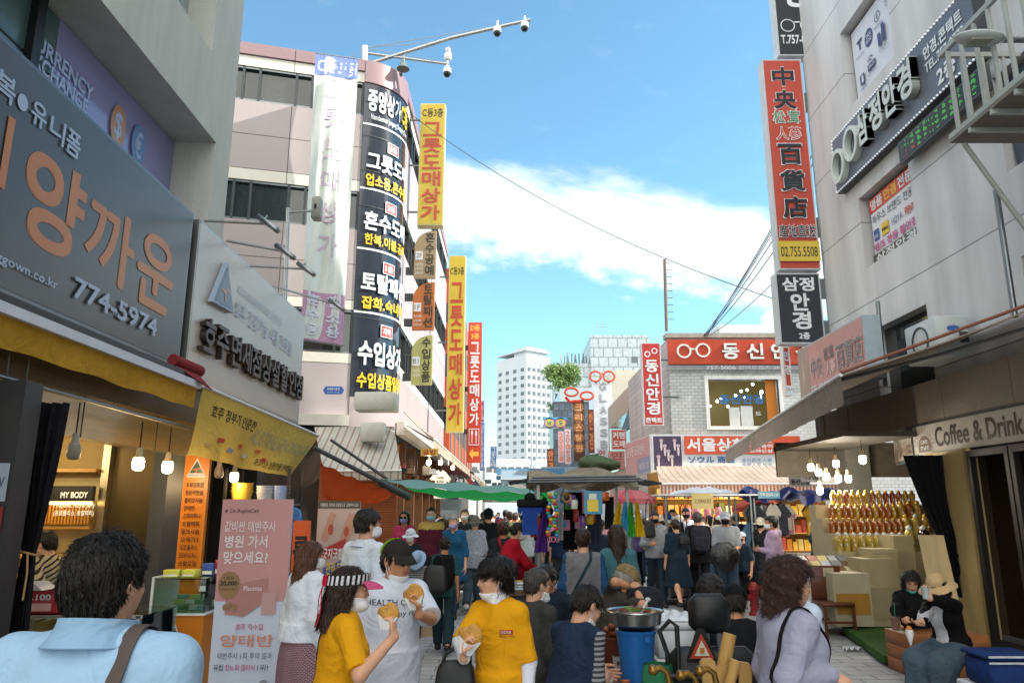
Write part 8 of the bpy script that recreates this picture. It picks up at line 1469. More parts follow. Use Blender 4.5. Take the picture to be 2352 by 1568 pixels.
A2=ppl('b',118,6.7,1208,82,lod='near',lean=.12,build=1.1,top=dict(mat=STRP,sleeve=.6,collar=1,fit=.03),bottom=dict(mat=cloth('#8a7a4e')),hair=dict(style='short',mat=H_BLK,strands=900),head=(0,.18,0),arms=(dict(px=(65,1395,6.5)),None));A2['label']='shopkeeper in a diagonally striped shirt behind the supplement counter'
A3=ppl('c',712,5.7,1233,-42,lod='near',female=True,top=dict(mat=cloth('#d3d9e4',var=.04,bump=.12),sleeve=.98,fit=.04,slw=.035,fold=.014,hem=-.02),bottom=dict(kind='skirt',mat=patmat('brick','#7a4a5c','#a98a94',.9,s=(1,1,1),rot=(pi/2,0,0),bw=.013,bh=.011,mortar=.002,v=.55),len=.78,flare=.03),hair=dict(style='long',mat=hairmat('#54301e'),len=.23,strands=3200,slen=.06),mask=dict(mat=MASKW),head=(-.2,.05,0),seed=5);A3['label']='woman with long brown hair, white blouse and tweed burgundy skirt'
A4=ppl('d',842,6.3,1160,-38,lod='near',top=dict(mat=cloth('#cdd6e2',var=.04),sleeve=.98,collar=1,fit=.024),bottom=dict(mat=DKG_),hair=dict(style='short',mat=H_BLK,thick=.006,nape=-.05,side=.0,strands=2600),mask=dict(mat=MASKW),head=(-.25,.02,0),seed=6);A4['label']='tall man in a pale blue white shirt seen from behind over the cap man'
A5=ppl('e',908,4.5,1219,192,ztop_off=.02,lod='near',build=.95,top=dict(mat=cloth('#ccd2e0',var=.04),sleeve=.48,fit=.032,slw=.03,hem=-.14),bottom=dict(mat=JEAN),hair=dict(style='short',mat=H_BLK,side=-.02),hat=dict(kind='cap',mat=cloth('#2a2626'),mat2=cloth('#6f9a14'),brim=cloth('#2a2824')),glasses='dark',mask=dict(mat=MASKW,dz=-.062,hh=.026),head=(.62,.10,0),skin=SKIN2,seed=7,
 arms=(dict(px=(962,1412,4.12),palm=(-.75,-.25,.15),fdir=(-.1,.1,1),pole=(1,.3,-1.2)),None),hand=('grip','relax'));A5['label']='man in a green and black cap, dark sunglasses and white lettered shirt'
BLT=cloth('#2a2c30');print_on(A5,'shirt',[('HEALTH CARE',-.155,.045,.31,.032,BLT),('Copy right',-.03,-.02,.20,.036,BLT)],0,1.13,1,1,BLT,bold=.0)
hat=[c for c in A5.children if c.name.startswith('hat')][0]
A6=ppl('f',795,3.75,1284,-66,lod='near',female=True,top=dict(mat=YT_,sleeve=.45,fit=.02,hem=-.12,fold=.008),bottom=dict(mat=JEAN),hair=dict(style='long',mat=hairmat('#2c1a14'),len=.2,strands=4200,slen=.055,front=.75),hat=dict(kind='visor',mat=cloth('#d0d0d4'),mat3=cloth('#1b1d2a'),mat2=cloth('#c9527c')),mask=dict(mat=MASKW,dz=-.03),head=(-.12,.08,0),seed=8,
 arms=(None,dict(px=(905,1462,3.55),palm=(-.8,.1,.1),fdir=(-.12,.0,1),pole=(.1,-1,-1.5))),hand=('relax','grip'));A6['label']='girl in a yellow T-shirt with a striped pink visor and red ribbon'
J=root_info[A6.name]['J'];b=MB();RIB=cloth('#b3142e');HM_,HD_,s_=J['HM'],J['HD'],root_info[A6.name]['s']
def hl(x,y,z):return Vc((HM_@np.array((x,y,z))+HD_)*s_)
for k,dx in enumerate((-.02,.02)):b.sheet(lambda u,v:hl(dx*(1+v*1.5)+(u-.5)*.045*(1+.4*v),-.135-.03*v-.012*sin(v*5+k),.03-.24*v),5,14,RIB,thick=.002)
for dx in (-.025,.025):b.sheet(lambda u,v:hl(dx*2*v*(1.1 if 1 else 1),-.137-.02*sin(pi*v),.034+(u-.5)*(.012+.05*v)),5,6,RIB,thick=.003)
b.build('ribbon',A6,local=True)
A7=ppl('g',1145,4.1,1265,158,lod='near',build=.82,top=dict(mat=YT_,sleeve=.5,fit=.024,slw=.022,hem=-.2,flare=.02,fold=.010),bottom=dict(mat=JEAN),hair=dict(style='bowl',mat=hairmat('#120e0e'),bangs=.034,thick=.008,strands=5200,slen=.05,lift=.003,nape=-.06),mask=dict(mat=MASKW,dz=-.058,hh=.028),head=(-.78,.05,0),seed=9,
 arms=(dict(px=(1207,1600,3.25)),dict(px=(1082,1500,3.02),palm=(.3,.2,.9),fdir=(-.1,-.1,1),pole=(-.7,.4,-1.2))) if 0 else (None,dict(px=(1066,1512,3.75),palm=(.75,-.2,.2),fdir=(.05,-.1,1),pole=(-1,.5,-.8)))[::1],hand=('relax','grip'));A7['label']='boy in a yellow T-shirt over white sleeves with his mask under the chin'
def collar(root,m,hgt=.045,seam=True,r0=.0,lift=-.02):
 I=root_info[root.name];J,s_=I['J'],I['s'];X=np.stack([J['rt'],J['fw'],J['up']],1);c=J['NK']+J['up']*lift;b=MB()
 def ring(r,z,u):a=2*pi*u;q=np.array((r*sin(a)*1.02,r*cos(a)*1.08+.004,z-.028*(1+cos(a))*.5));return Vc((c+X@q)*s_)
 b.sheet(lambda u,v:ring(r0+.070+.003*sin(v*3),-.03+(hgt+.03)*v,.03+u*.94),40,4,m,thick=.004);b.sheet(lambda u,v:ring(r0+.0735+.030*v*v+.004*v,hgt-(hgt+.012)*v,.02+u*.96),40,5,m,thick=-.004);b.build('collar',root,local=True)
 if seam:
  o=[q for q in root.children if q.name.split('.')[0]== 'shirt'][0];bv=BVHTree.FromPolygons([v.co[:] for v in o.data.vertices],[p.vertices[:] for p in o.data.polygons]);b=MB()
  for z0 in (-.10,):
   pts=[bv.ray_cast(Vc((x,-1,(J['NK'][2]+z0)*s_+.02*abs(x))),Vc((0,1,0)))[0] for x in np.linspace(-.17*s_,.17*s_,26)];pts=[p+Vc((0,-.001,0)) for p in pts if p]
   if len(pts)>3:b.tube(pts,.0022,m,5)
  if b.v:b.build('seam',root,local=True)
collar(A1,cloth('#8fb2d0',var=.04),.055,r0=.012,lift=.008);collar(A4,cloth('#c4cede',var=.04));collar(A2,STRP,seam=False)
def sleeves(root,m,name='undershirt',neck=True,upto=.96):
 I=root_info[root.name];J=I['J']
 def f(p):
  d=np.full(len(p),9.,f32)
  for S_,E_,W_,a in J['AR']:
   q=smin(rc(p,S_,E_,.053,.047),rc(p,E_,S_*0+E_+(W_-E_)*upto,.047,.034),.02)+wob(p,34,.005);d=np.minimum(d,q)
  if neck:n=np.maximum(rc(p,J['NK']-J['up']*.06,J['NK']+J['up']*.045,.078,.066),-rc(p,J['NK'],J['NK']+J['up']*.3,.058,.058));d=np.minimum(d,n)
  return d
 pts=np.array([x for a in J['AR'] for x in a[:3]]+[J['NK']]);V,Q=surface(f,pts.min(0)-.12,pts.max(0)+.12,.010);raw(name,[(V,Q,0)],[m],root,I['s'])
sleeves(A7,cloth('#d3d6e2',var=.04));print_on(A7,'shirt',[([(0,0),(1,0),(1,1),(0,1)],.045,.02,.06,.022,cloth('#a81e22')),('EIDER',.05,.024,.05,.014,cloth('#d0c4b8')),('MOVE ON WHEELS',.04,.008,.075,.007,cloth('#6a4a20'))],0,1.06,1,1,None)
def pastry(px,py,Y,label,tilt=0,r=.055,paper=True,at=None):
 c=at or atY(px,py,Y);t=thing('pancake',label,'pancake',c,0,'hand held pancakes');b=MB();CRUST=mat('#bd8a3c',rough=.5,var=.6,scale=18,bump=.4,bscale=70,kind='crust');q=Matrix.Rotation(tilt,3,'Y')
 def f(u,v):
  a=2*pi*u;s_=sin(pi*v);bite=1-.24*max(0,cos(a-2.2))**14;return q@Vc((r*s_**.6*cos(a)*bite*(1+.02*sin(a*3)),-.017*cos(pi*v),r*1.05*s_**.6*sin(a)*bite))
 b.sheet(f,36,10,CRUST);b.build('crust',t,local=True)
 b=MB()
 def g(u,v):a=pi*(u*1.1-.05);return q@Vc((-r*.95*cos(a)*(.5+.5*v),-.022-.006*sin(a)+.003*sin(u*25),-r*1.3+r*1.0*v+.012*sin(u*9)*v))
 b.sheet(g,24,8,mat('#d3d5d8',rough=.7,var=.03,kind='paper'),thick=.0015);b.sheet(lambda u,v:g(u,v)+Vc((0,.045,-.004)),24,8,mat('#d3d5d8',rough=.7,var=.03,kind='paper'),thick=.0015);o=b.build('paper_wrap',t,local=True)
def held(root,i,label,tilt,r,up=.055):g=root_info[root.name]['grips'][i][0];pastry(0,0,0,label,tilt,r,at=g+Vc((0,-.0,up)))
held(A5,0,'golden pancake in paper held by the man in the cap',-.15,.056);held(A6,1,'upright pancake in paper held by the girl in the visor',.15,.05);held(A7,1,'pancake half wrapped in paper held by the boy',.3,.06)
strap(A6,-.10,'shoulder_bag','black shoulder bag hanging behind the girl in yellow','#131316',.022,bag=(.12,.30,.26,-.10))
handbag(atY(1046,1565,3.9),'#15171c','dark curved shoulder bag hanging from the arm of the boy',.2,.2,.09,[(-.07,0,.07),(-.05,0,.13),(.02,0,.17),(.07,0,.13),(.07,0,.07)])
MASKD=cloth('#3a3336')
A9=ppl('h',1332,4.95,1332,-52,sit=True,lod='near',lean=.22,legs=((1.35,1.35),(1.4,1.35)),top=dict(mat=cloth('#232f48'),sleeve=.48,fit=.022,hem=-.1,band=('sleeve',.205,patmat('stripes','#8f9299','#3a3c42',.85,s=11,axis='Z',duty=.5))),bottom=dict(mat=cloth('#1c2638')),hair=dict(style='short',mat=H_BLK,strands=3600,bangs=.05,nape=-.07),glasses='clear',mask=dict(mat=MASKW,dz=-.055,hh=.028),head=(-.12,.38,0),arms=(dict(px=(1372,1548,5.15)),dict(px=(1392,1560,5.0))),seed=11);A9['label']='man in a navy T-shirt with striped sleeves sitting at the steel table'
A10=ppl('i',1226,5.8,1299,-50,sit=True,lod='mid',lean=.12,build=1.08,top=dict(mat=cloth('#3a3a3a',var=.25,scale=60),sleeve=.98,fit=.03,collar=1),bottom=dict(mat=DKG_),hair=dict(style='short',mat=H_SALT,strands=900),mask=dict(mat=MASKW,dz=-.03),glasses='clear',head=(-.1,.1,0),seed=12);A10['label']='man in a dark grey wool jacket seated behind the boy'
A11=ppl('j',1260,6.7,1289,150,sit=True,lod='mid',lean=.15,skin=SKIN2,top=dict(mat=cloth('#1d2632'),sleeve=.98,fit=.03,collar=1),bottom=dict(mat=DKG_),hair=dict(style='short',mat=H_BLK,bangs=.045,strands=700),glasses='clear',head=(0,.3,0),seed=13);A11['label']='black haired man in a navy jacket looking down opposite the grey jacket man'
A14=ppl('k',1424,6.4,1283,-72,ztop_off=.02,sit=True,lod='near',lean=.25,skin=SKIN2,top=dict(mat=cloth('#3d3a36'),sleeve=.5,fit=.024),bottom=dict(mat=DKG_),hair=dict(style='short',mat=H_GRY,side=.0),hat=dict(kind='cap',mat=cloth('#7a6a4a',var=.5,scale=30)),mask=dict(mat=MASKD),head=(-.15,.28,0),arms=(dict(px=(1472,1352,6.4),palm=(0,-.3,-1)),dict(px=(1462,1352,6.2),palm=(0,-.3,-1),pole=(-.3,-1,-1))),hand=('grip','grip'),seed=14);A14['label']='grey haired man in a camouflage cap reaching into his backpack'
t=thing('backpack','dark grey backpack on the knees of the man in the camouflage cap','backpack',atY(1482,1388,6.2));b=MB();soft_box(b,(0,0,0),(.14,.1,.14),cloth('#23252c'),p=.6);b.build('bag_body',t,local=True);b=MB();b.tube([(-.08,-.05,-.1),(-.16,-.09,.0),(-.12,-.06,.12)],.014,cloth('#23252c'),6);b.build('strap',t,local=True)
A15=ppl('l',1626,6.25,1299,172,sit=True,lod='mid',female=True,lean=.4,top=dict(mat=cloth('#1c1c20',var=.9,scale=70),sleeve=.98,fit=.03),bottom=dict(mat=DKG_),hair=dict(style='curly',mat=H_BLK,thick=.018,strands=1500),mask=dict(mat=MASKW),head=(0,.75,0),seed=15);A15['label']='curly black haired woman in a speckled top with her head bowed'
A16=ppl('m',1684,5.5,1331,-14,ztop_off=.02,sit=True,lod='near',lean=.18,build=1.14,skin=SKIN2,top=dict(mat=BLKC,sleeve=.5,fit=.03),bottom=dict(mat=DKG_),hair=dict(style='short',mat=H_BLK,strands=900),hat=dict(kind='cap',mat=cloth('#131315')),head=(-.1,.2,0),seed=16);A16['label']='man in a black cap and black T-shirt printed with a palm tree on its back'
zz=root_info[A16.name]['J']['P'][2]*root_info[A16.name]['s']+.36;PALM=cloth('#9fb0a0');leaf=lambda a:[(0,0),(cos(a)*.6+.1*sin(a),sin(a)*.6-.1*cos(a)),(cos(a),sin(a)-.25),(cos(a)*.55-.05,sin(a)*.5+.1)]
print_on(A16,'shirt',[(leaf(a),-.05,0,.045,.045,PALM) for a in (-.4,.3,.9,1.6,2.3,2.9,3.6)]+[([(-.1,0),(.1,0),(-.15,-1),(-.35,-1)],-.05,0,.05,.09,cloth('#6a5a44'))],0,zz,1,1,None,front=False)
LIL=cloth('#9a9ab2',var=.06);A17=ppl('n',1798,3.7,1270,-74,lod='near',female=True,build=1.05,top=dict(mat=LIL,sleeve=.97,fit=.032,hem=-.34,flare=.03,slw=.024,fold=.010,band=('front',.09,cloth('#7a7a78'))),bottom=dict(mat=DKG_),hair=dict(style='long',curl=1,mat=hairmat('#3a2018'),thick=.022,len=.16,strands=11000,sw=.0009,slen=.045,lift=.014),head=(-.25,.1,0),arms=(None,dict(px=(1905,1548,3.6),palm=(-.2,.3,-.6),fdir=(1,0,-.35),pole=(-1,-.3,-1))),seed=17);A17['label']='woman with curly brown hair in a lilac grey cardigan walking right'
strap(A17,.105,'shoulder_bag','dark handbag on a long strap carried by the curly haired woman','#1b1817',.024,bag=(.12,.26,.2,.12),zlo=.86)
A17b=ppl('o',1822,4.9,1296,-60,lod='mid',female=True,top=dict(mat=cloth('#b9c8da'),sleeve=.98,fit=.035,slw=.03),bottom=dict(mat=BLKC),hair=dict(style='bun',mat=H_BLK),arms=(None,dict(px=(1868,1490,4.8))),seed=18);A17b['label']='person in a pale blue blouse half hidden behind the curly haired woman'
A18=ppl('p',2088,8.7,1309,168,sit=True,h=1.5,lod='near',female=True,lean=.3,legs=((1.2,1.35),(1.3,1.5)),top=dict(mat=cloth('#141416'),sleeve=.97,fit=.04,slw=.03),bottom=dict(mat=cloth('#1f2c3e')),hair=dict(style='long',curl=1,mat=H_BLK,thick=.022,len=.17,strands=1800,slen=.05,bangs=.055),glasses='clear',mask=dict(mat=cloth('#5aa8a4'),dz=-.058,hh=.026),head=(-.1,.02,0),arms=(dict(px=(2068,1440,8.35),palm=(.6,.2,.6)),dict(px=(2062,1448,8.3),palm=(.6,.2,.6))),hand=('hold','hold'),seed=19,shoes='#8a8c92');A18['label']='curly haired woman with round glasses and black cardigan sitting on the planter'
A19=ppl('q',2152,7.55,1311,118,ztop_off=.01,sit=True,h=1.52,lod='near',female=True,lean=.18,legs=((1.25,1.25),(1.3,1.35)),top=dict(mat=cloth('#101012'),sleeve=.97,fit=.03,slw=.022,band=('front',.07,cloth('#c4c4ca',var=.2,scale=50))),bottom=dict(kind='skirt',mat=cloth('#4a5a66',var=.15),len=.95,flare=.04,waist=.12),hair=dict(style='long',mat=H_DBR,len=.12),hat=dict(kind='sun',mat=cloth('#b59a72',var=.15),w=.09,droop=.55),mask=dict(mat=MASKW,dz=-.055,hh=.026),head=(-.05,.15,0),arms=(dict(px=(2128,1372,7.15),palm=(.3,.5,.3),fdir=(-.3,0,1)),dict(px=(2098,1470,7.0),palm=(0,.2,1))),hand=('hold','hold'),seed=20,shoes='#c98a9a');A19['label']='woman in a wide straw sun hat and long blue grey skirt drinking from a cup'
def cup(px,py,Y,label,c='#a9b4b4',r=.035,h_=.09,straw=None):
 p=atY(px,py,Y);t=thing('drink_cup',label,'cup',p,0,'cups of the sitting women');b=MB();b.lathe([(r*.75,-h_/2),(r,h_/2),(r*1.08,h_/2),(r*1.08,h_/2+.008),(0,h_/2+.012)],(0,0,0),mat(c,rough=.15,var=.2,kind='plastic',spec=.7),16);b.build('cup_wall',t,local=True)
 if straw:b=MB();b.tube([(0,0,h_*.2),(.01,0,h_+.09)],.004,paint(straw),5);b.build('straw',t,local=True)
cup(2057,1432,8.15,'iced coffee cup with a green straw held by the woman with glasses','#7a5a4c',.045,.12,'#2f7a4a');cup(2126,1362,7.05,'clear cup the woman in the sun hat drinks from');b=MB();p=atY(2090,1462,6.9);b.lathe([(.005,-.07),(.035,.03),(.03,.06)],p,mat('#d3d5d8',rough=.7,kind='paper'),12);b.ball(p+UZ*.065,(.028,.02,.03),mat('#b5762a',rough=.5,var=.5,scale=26,kind='crust'),10,6);solo(b,'paper_snack','snack in white paper in the lap of the woman in the sun hat','snack')
# --- standing and walking people in the middle distance
def W(a,b):return ((a,b),(-a*.8,b*2.5))
WALK=((.34,.10),(-.28,.42));WALK2=((-.28,.42),(.34,.10));ST=((.04,.06),(-.05,.07))
FLR=cloth('#2a4a48',var=.9,scale=40);FLW=cloth('#8d919c',var=.8,scale=40);NVD=cloth('#1d2b38');TEAL=cloth('#3f6a72');PNKS=cloth('#c0406a');MRN=cloth('#5c2336');TBL=cloth('#1f5478')
MID=[
('woman in a patterned green blouse walking away with a black backpack',1022,9.7,1221,2,dict(female=True,legs=WALK,top=dict(mat=FLR,sleeve=.45,hem=-.1),bottom=dict(mat=cloth('#22343a'),wide=.02),hair=dict(style='curly',mat=H_BLK,strands=700,nape=-.06))),
('woman in a grey vest over blue sleeves standing at the low goods table',1338,7.5,1204,-6,dict(female=True,build=1.12,legs=ST,top=dict(mat=cloth('#6c6c70',var=.2),sleeve=.9,band=('sleeve',.185,cloth('#24486e')),hem=-.2),bottom=dict(mat=DKG_),hair=dict(style='short',mat=H_DBR,strands=700,nape=-.08))),
('woman with very long dark hair and a teal T-shirt facing the scarves',1417,7.7,1196,-4,dict(female=True,legs=ST,top=dict(mat=TEAL,sleeve=.5,fit=.03,hem=-.2),bottom=dict(mat=cloth('#5f6a70')),hair=dict(style='long',mat=H_DBR,len=.45,strands=1500,slen=.09))),
('young man in a grey hoodie, black mask and ripped jeans walking toward the camera',1502,14.2,1164,176,dict(legs=WALK,top=dict(mat=GRYC,sleeve=.97,fit=.03,hood=1),bottom=dict(mat=cloth('#24323e',var=.4,scale=14)),hair=dict(style='short',mat=H_BLK,bangs=.045),mask=dict(mat=BLKC),arms=(None,dict(wrist=(.12,.28,1.12))))),
('woman in a long navy dress walking away with a shoulder bag',1551,13.8,1183,4,dict(female=True,legs=WALK2,build=1.1,top=dict(mat=NVD,sleeve=.6,hem=-.5,flare=.1,name='dress'),hair=dict(style='bun',mat=H_DBR))),
('balding man in a black suit walking away with a dark backpack',1600,14.3,1166,-4,dict(legs=WALK,build=1.06,top=dict(mat=BLKC,sleeve=.97,fit=.03,hem=-.16),bottom=dict(mat=BLKC),hair=dict(style='short',mat=H_SALT))),
('man in a grey T-shirt and pale cap carrying a black plastic sack',1664,13.2,1167,165,dict(legs=ST,build=1.05,top=dict(mat=cloth('#8f9398'),sleeve=.5,fit=.026),bottom=dict(mat=cloth('#3a4a5c')),hair=dict(style='short',mat=H_BLK),hat=dict(kind='cap',mat=cloth('#9aa0a8')),mask=dict(mat=BLKC),arms=(dict(wrist=(-.1,.3,1.02)),dict(wrist=(.1,.3,1.05))))),
('boy in a dark T-shirt and white cap walking beside the grey T-shirt man',1702,13.4,1211,120,dict(legs=WALK,top=dict(mat=cloth('#2b3846'),sleeve=.5,fit=.03),bottom=dict(mat=BLKC),hair=dict(style='short',mat=H_BLK),hat=dict(kind='cap',mat=cloth('#b9c2cc')),mask=dict(mat=BLKC))),
('woman in a loose light blue shirt and black trousers seen from the side',1722,15.6,1168,60,dict(female=True,legs=ST,top=dict(mat=cloth('#6f9ac0'),sleeve=.7,fit=.04,hem=-.28,flare=.06),bottom=dict(mat=BLKC),hair=dict(style='long',mat=H_DBR,len=.16))),
('woman in a lilac hooded top holding her arms in front',1772,12.6,1180,70,dict(female=True,legs=ST,top=dict(mat=cloth('#b49ab4'),sleeve=.97,fit=.035,hood=1),bottom=dict(mat=cloth('#6d7076')),hair=dict(style='short',mat=H_BLK,nape=-.1,thick=.01),mask=dict(mat=MASKW),arms=(dict(wrist=(-.05,.25,1.12)),dict(wrist=(.05,.25,1.12))))),
('woman in a white shirt with a cream tote walking away beside the black suit man',1634,15.2,1178,-10,dict(female=True,legs=WALK2,top=dict(mat=cloth('#b9c8d4'),sleeve=.6,fit=.035),bottom=dict(mat=cloth('#2e4660'),wide=.03),hair=dict(style='bun',mat=H_BLK))),
('man in a white T-shirt and black mask behind the navy dress woman',1574,17.0,1162,180,dict(legs=ST,top=dict(mat=cloth('#c4ccd8'),sleeve=.5),bottom=dict(mat=BLKC),hair=dict(style='short',mat=H_BLK,bangs=.05),mask=dict(mat=BLKC))),
('man in a blue cap and dark top behind the grey hoodie',1532,16.2,1172,175,dict(legs=ST,top=dict(mat=cloth('#20262e'),sleeve=.97),bottom=dict(kind='shorts',mat=NAVY,len=.5),hair=dict(style='short',mat=H_BLK),hat=dict(kind='cap',mat=cloth('#2a52a0')),mask=dict(mat=MASKW))),
('woman in a black floral dress and white hat beside the light blue shirt',1745,15.0,1182,150,dict(female=True,legs=ST,top=dict(mat=cloth('#1d1f24',var=.9,scale=40),sleeve=.8,hem=-.6,flare=.06,name='dress'),hair=dict(style='bun',mat=H_BLK),hat=dict(kind='bucket',mat=cloth('#c9c4b4')),mask=dict(mat=BLKC))),
('short haired woman in a dark teal coat at the ginseng stall end',1874,14.0,1178,90,dict(female=True,legs=ST,top=dict(mat=cloth('#1f4a4e'),sleeve=.97,fit=.035,hem=-.25),bottom=dict(mat=BLKC),hair=dict(style='short',mat=H_DBR,nape=-.08,thick=.01),mask=dict(mat=MASKW))),
('blond curly woman in brown browsing behind the teal coat woman',1892,14.9,1172,110,dict(female=True,legs=ST,top=dict(mat=cloth('#6a4a34'),sleeve=.97),bottom=dict(mat=BLKC),hair=dict(style='curly',mat=hairmat('#8a6a44'),thick=.015),mask=dict(mat=MASKW))),
('man in a maroon sweatshirt with yellow shoulders and surgical mask',991,13.6,1160,178,dict(legs=ST,top=dict(mat=MRN,sleeve=.97,fit=.03,band=('above',.40,cloth('#c9a85a'))),bottom=dict(mat=cloth('#2c3440')),hair=dict(style='short',mat=H_BLK),mask=dict(mat=cloth('#8fc0cc')),glasses='clear')),
('grey haired woman in a blue tunic with a lilac mask',1044,12.6,1170,165,dict(female=True,legs=WALK,top=dict(mat=TBL,sleeve=.7,hem=-.3,flare=.06),bottom=dict(mat=cloth('#2c3a4a')),hair=dict(style='short',mat=H_GRY,nape=-.08),mask=dict(mat=cloth('#9a94c8')),head=(0,.25,0))),
('woman in a bright pink top with sunglasses and lilac mask',930,13.8,1168,175,dict(female=True,legs=ST,top=dict(mat=PNKS,sleeve=.5),bottom=dict(mat=DKG_),hair=dict(style='long',mat=H_BLK,len=.2),mask=dict(mat=cloth('#8f94cc')),glasses='dark')),
('woman in a grey bucket hat and floral grey blouse walking away',1091,13.4,1172,-4,dict(female=True,legs=WALK2,top=dict(mat=FLW,sleeve=.6,fit=.03,hem=-.15),bottom=dict(mat=cloth('#3a4a54'),wide=.02),hair=dict(style='short',mat=H_GRY),hat=dict(kind='bucket',mat=cloth('#6f6a60')),shoes='#b9bcc0')),
('man in a black T-shirt with a crossbody strap beside the bucket hat woman',1122,13.9,1160,8,dict(legs=ST,top=dict(mat=cloth('#1b1c1f'),sleeve=.5,fit=.026),bottom=dict(mat=cloth('#3a4048')),hair=dict(style='short',mat=H_BLK),hat=dict(kind='capback',mat=cloth('#17181a')))),
('woman in a black top with a red strap, brown curls seen from behind',1156,10.6,1192,10,dict(female=True,build=1.08,legs=ST,top=dict(mat=cloth('#20252c'),sleeve=.6,fit=.03),bottom=dict(mat=DKG_),hair=dict(style='curly',mat=hairmat('#3a2018'),thick=.01))),
('woman in a bright red cardigan leaning over the cart counter',1186,9.9,1186,-75,dict(female=True,lean=.35,legs=ST,top=dict(mat=cloth('#a8182a'),sleeve=.97,fit=.03),bottom=dict(mat=BLKC),hair=dict(style='bun',mat=H_BLK),mask=dict(mat=MASKW),arms=(dict(wrist=(-.1,.5,.95)),dict(wrist=(.1,.52,.98))))),
('woman in a white sun visor hat and mask at the floor stall',944,11.6,1206,172,dict(female=True,lean=.1,legs=ST,top=dict(mat=cloth('#26282c'),sleeve=.8),bottom=dict(mat=DKG_),hair=dict(style='bun',mat=H_BLK),hat=dict(kind='bucket',mat=cloth('#c4ccd4'),w=.06),mask=dict(mat=MASKW))),
('man in dark clothes browsing behind the vendor cart',1375,11.2,1184,-30,dict(legs=ST,top=dict(mat=cloth('#27384a',var=.4,scale=30),sleeve=.9),bottom=dict(mat=BLKC),hair=dict(style='short',mat=H_BLK))),
('man in a dark jacket with a bag passing left of the bucket hat woman',1068,16.2,1160,175,dict(legs=WALK,top=dict(mat=cloth('#2c3038'),sleeve=.97,hem=-.15),bottom=dict(mat=BLKC),hair=dict(style='short',mat=H_BLK),mask=dict(mat=MASKW))),
]
mids={}
for i,(lb,px,Y,py,fc,kw) in enumerate(MID):
 kw=dict(kw);kw.setdefault('bottom',None);kw.setdefault('skin',SKIN if i % 3 else SKIN2);kw.setdefault('build',1 if i % 2 else .97);o=ppl('m',px,Y,py,fc,ztop_off=.02 if kw.get('hat') else 0,lod='mid' if Y<12 else 'far',seed=30+i,group=None,**kw);o['label']=lb;mids[lb.split()[0]+str(i)]=o;o['n']=i
ml=[o for o in mids.values()]
backpack(ml[0],'#141417','black backpack worn by the woman in the green patterned blouse',.95);backpack(ml[5],'#2b2b33','dark grey backpack worn by the man in the black suit',1.15)
A20=ppl('v',960,10.9,1259,170,lod='mid',sit=True,h=1.5,female=True,lean=.35,top=dict(mat=patmat('stripes','#b9bcc2','#23262e',.85,s=12,axis='Z',duty=.5),sleeve=.97),bottom=dict(mat=DKG_),hair=dict(style='bun',mat=H_BLK),hat=dict(kind='sun',mat=cloth('#8fa8c4'),w=.06),mask=dict(mat=MASKW),head=(0,.5,0),seed=70);A20['label']='vendor in a pale blue sun hat and striped sleeves crouching at the floor stall'
def lw(px,py,Y):return atY(px,py,Y)
handbag(lw(1572,1240,13.6),'#1a1a1d','small dark shoulder bag of the woman in the navy dress',.18,.16,.07,L_=.5);handbag(lw(1652,1225,14.9),'#b9ac94','cream tote bag of the woman in the white shirt',.36,.34,.1,L_=.25,name='tote_bag');handbag(lw(1000,1330,9.4),'#17171a','black shopping bag held by the woman with the backpack',.3,.34,.14,L_=.12,name='shopping_bag')
t=thing('plastic_sack','shiny black plastic sack held by the man in the grey T-shirt','sack',lw(1664,1285,12.8));b=MB();b.sheet(lambda u,v:((.24*sin(pi*min(1,v*.93+.0))**.6*(1+.08*sin(u*31+v*5)))*cos(2*pi*u),.16*sin(pi*min(1,v*.93))**.6*(1+.1*sin(u*43))*sin(2*pi*u),-.22+.5*v),48,20,mat('#101113',rough=.25,var=.2,bump=.8,bscale=25,kind='plastic_sack',spec=.6));b.build('sack_body',t,local=True)
handbag(lw(1492,1215,13.9),'#17181a','black tote hanging at the side of the grey hoodie man',.2,.3,.06,L_=.35,name='tote_bag');strap(ml[1],.08,'crossbody_bag','small bag on a diagonal strap of the grey vest woman','#23343c',.03,x2=-.13,bag=(.16,.08,.18,-.08),zlo=1.0)
strap(ml[21],-.07,'crossbody_bag','dark bag on a red strap of the woman with brown curls','#a01c28',.03,x2=.13,bag=(.16,.1,.2,.1),zlo=1.0)
# --- the far crowd: a few bodies copied with clothes of their own
def proto(i,fem,style,legs,bot,hat=None,mask=True):return person('x',(0,-60-i,0),0,1.70,'far',female=fem,legs=legs,top=dict(mat=GRYC,sleeve=.5 if i % 2 else .97,fit=.03),bottom=bot,hair=dict(style=style,mat=H_BLK,len=.2),mask=dict(mat=MASKW) if mask else None,hat=hat,seed=90+i)
PR=[proto(0,False,'short',WALK,dict(mat=BLKC)),proto(1,True,'long',WALK2,dict(mat=JEAN)),proto(2,True,'curly',ST,dict(mat=DKG_)),proto(3,False,'short',WALK2,dict(mat=DKG_),dict(kind='cap',mat=DKG_)),proto(4,True,'bun',WALK,dict(kind='skirt',mat=NAVY,len=.6)),proto(5,True,'short',ST,dict(mat=DKG_),dict(kind='bucket',mat=cloth('#b9ac94')))]
TOPS=[('black','#22242a'),('white','#d6dade'),('navy','#22304a'),('pale grey','#a9adb2'),('beige','#b8a88c'),('sky blue','#7fa6c8'),('red','#a02a30'),('pink','#c48a9a'),('olive','#5a5f3a'),('mustard','#b98a2a'),('purple','#5a4a7a'),('dark green','#2a4a3a')]
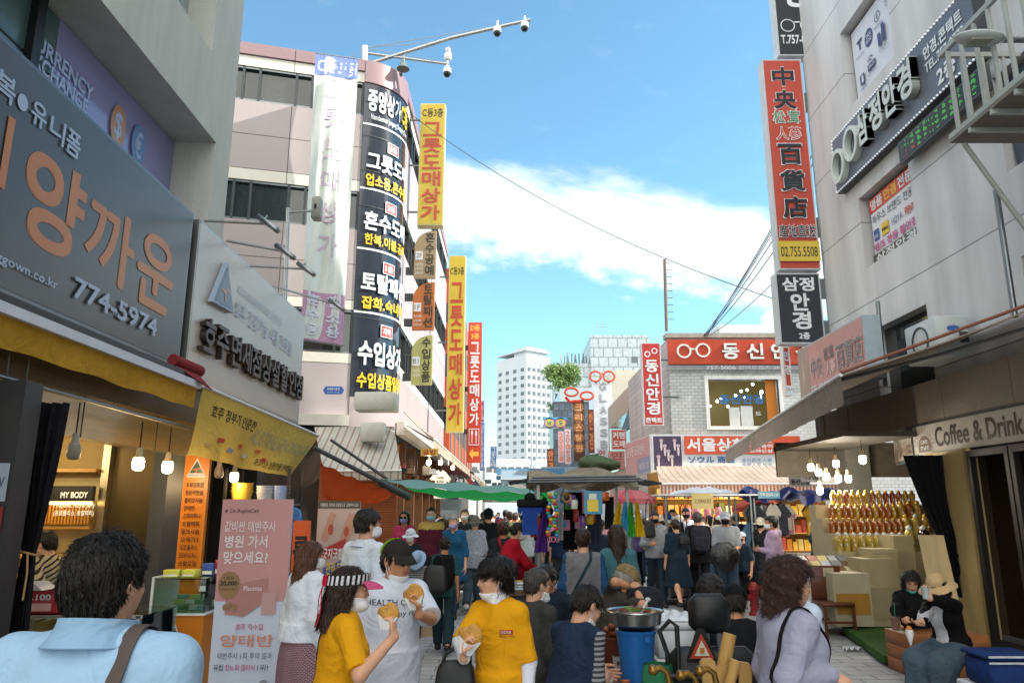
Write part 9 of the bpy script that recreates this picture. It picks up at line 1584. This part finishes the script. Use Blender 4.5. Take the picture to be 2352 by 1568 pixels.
KINDS_=['man','long haired woman','curly haired woman','capped man','skirted woman','bucket hatted person'];BOTS=['#17181b','#2b3d56','#3a3c40','#5a6470','#8a7f6a'];HAIRS=[H_BLK,H_DBR,H_BLK,H_SALT,H_BRN]
rs=random.Random(21);spots=[];combos=[(a,b_,c) for a in range(6) for b_ in range(12) for c in range(2)];rs.shuffle(combos)
ZONES=[((1040,1290),(14.5,24),24),((1140,1300),(24,50),20),((880,1060),(14.6,20),8),((1300,1460),(15.5,22),9),((1440,1570),(16.5,20.2),12),((1560,1830),(17.0,21.5),26),((1240,1420),(22,40),12),((1290,1480),(17,24),12),((1590,1830),(16.4,18.5),9),((1000,1180),(16.5,24),8)]
n_=0;taken=[]
for (xa,xb),(ya,yb),cnt in ZONES:
 for q in range(cnt):
  for tr in range(30):
   Y=rs.uniform(ya,yb);px=rs.uniform(xa,xb);x=(px-1176)/F*Y*.985
   if x<-1.4 -(.3 if Y<30 else 0) or x>5.3 or any((x-a)**2+(Y-b_)**2<.45 for a,b_ in taken):continue
   break
  else:continue
  taken.append((x,Y));k,c,d=combos[n_];n_+=1;src=PR[k];lb=('' if 0 else '')+KINDS_[k]+' in a '+TOPS[c][0]+' top '+('walking away' if d== 0 else 'walking toward the camera')+' in the far crowd'
  h_=rs.uniform(.93,1.03) if k in (0,3) else rs.uniform(.87,.96)
  dup(src,(x,Y,0),R((0 if d== 0 else 180)+rs.uniform(-35,35)),lb,h_,dict(shirt=cloth(TOPS[c][1]),trousers=cloth(BOTS[(c+k) % 5]),skirt=cloth(BOTS[(c+k) % 5]),hair=HAIRS[(c*2+k) % 5],body=SKIN if c % 2 else SKIN2,hat=cloth(['#b9ac94','#23252a','#7a8aa0','#c9c9c4'][c % 4])),'people in the far crowd')
def kill(o):
 for c in list(o.children):kill(c)
 bpy.data.objects.remove(o)
for o in PR:kill(o)
for o in bpy.data.objects:
 if o.type== 'EMPTY' and o.get('figure') is not None:
  del o['figure']
  if 'n' in o:del o['n']
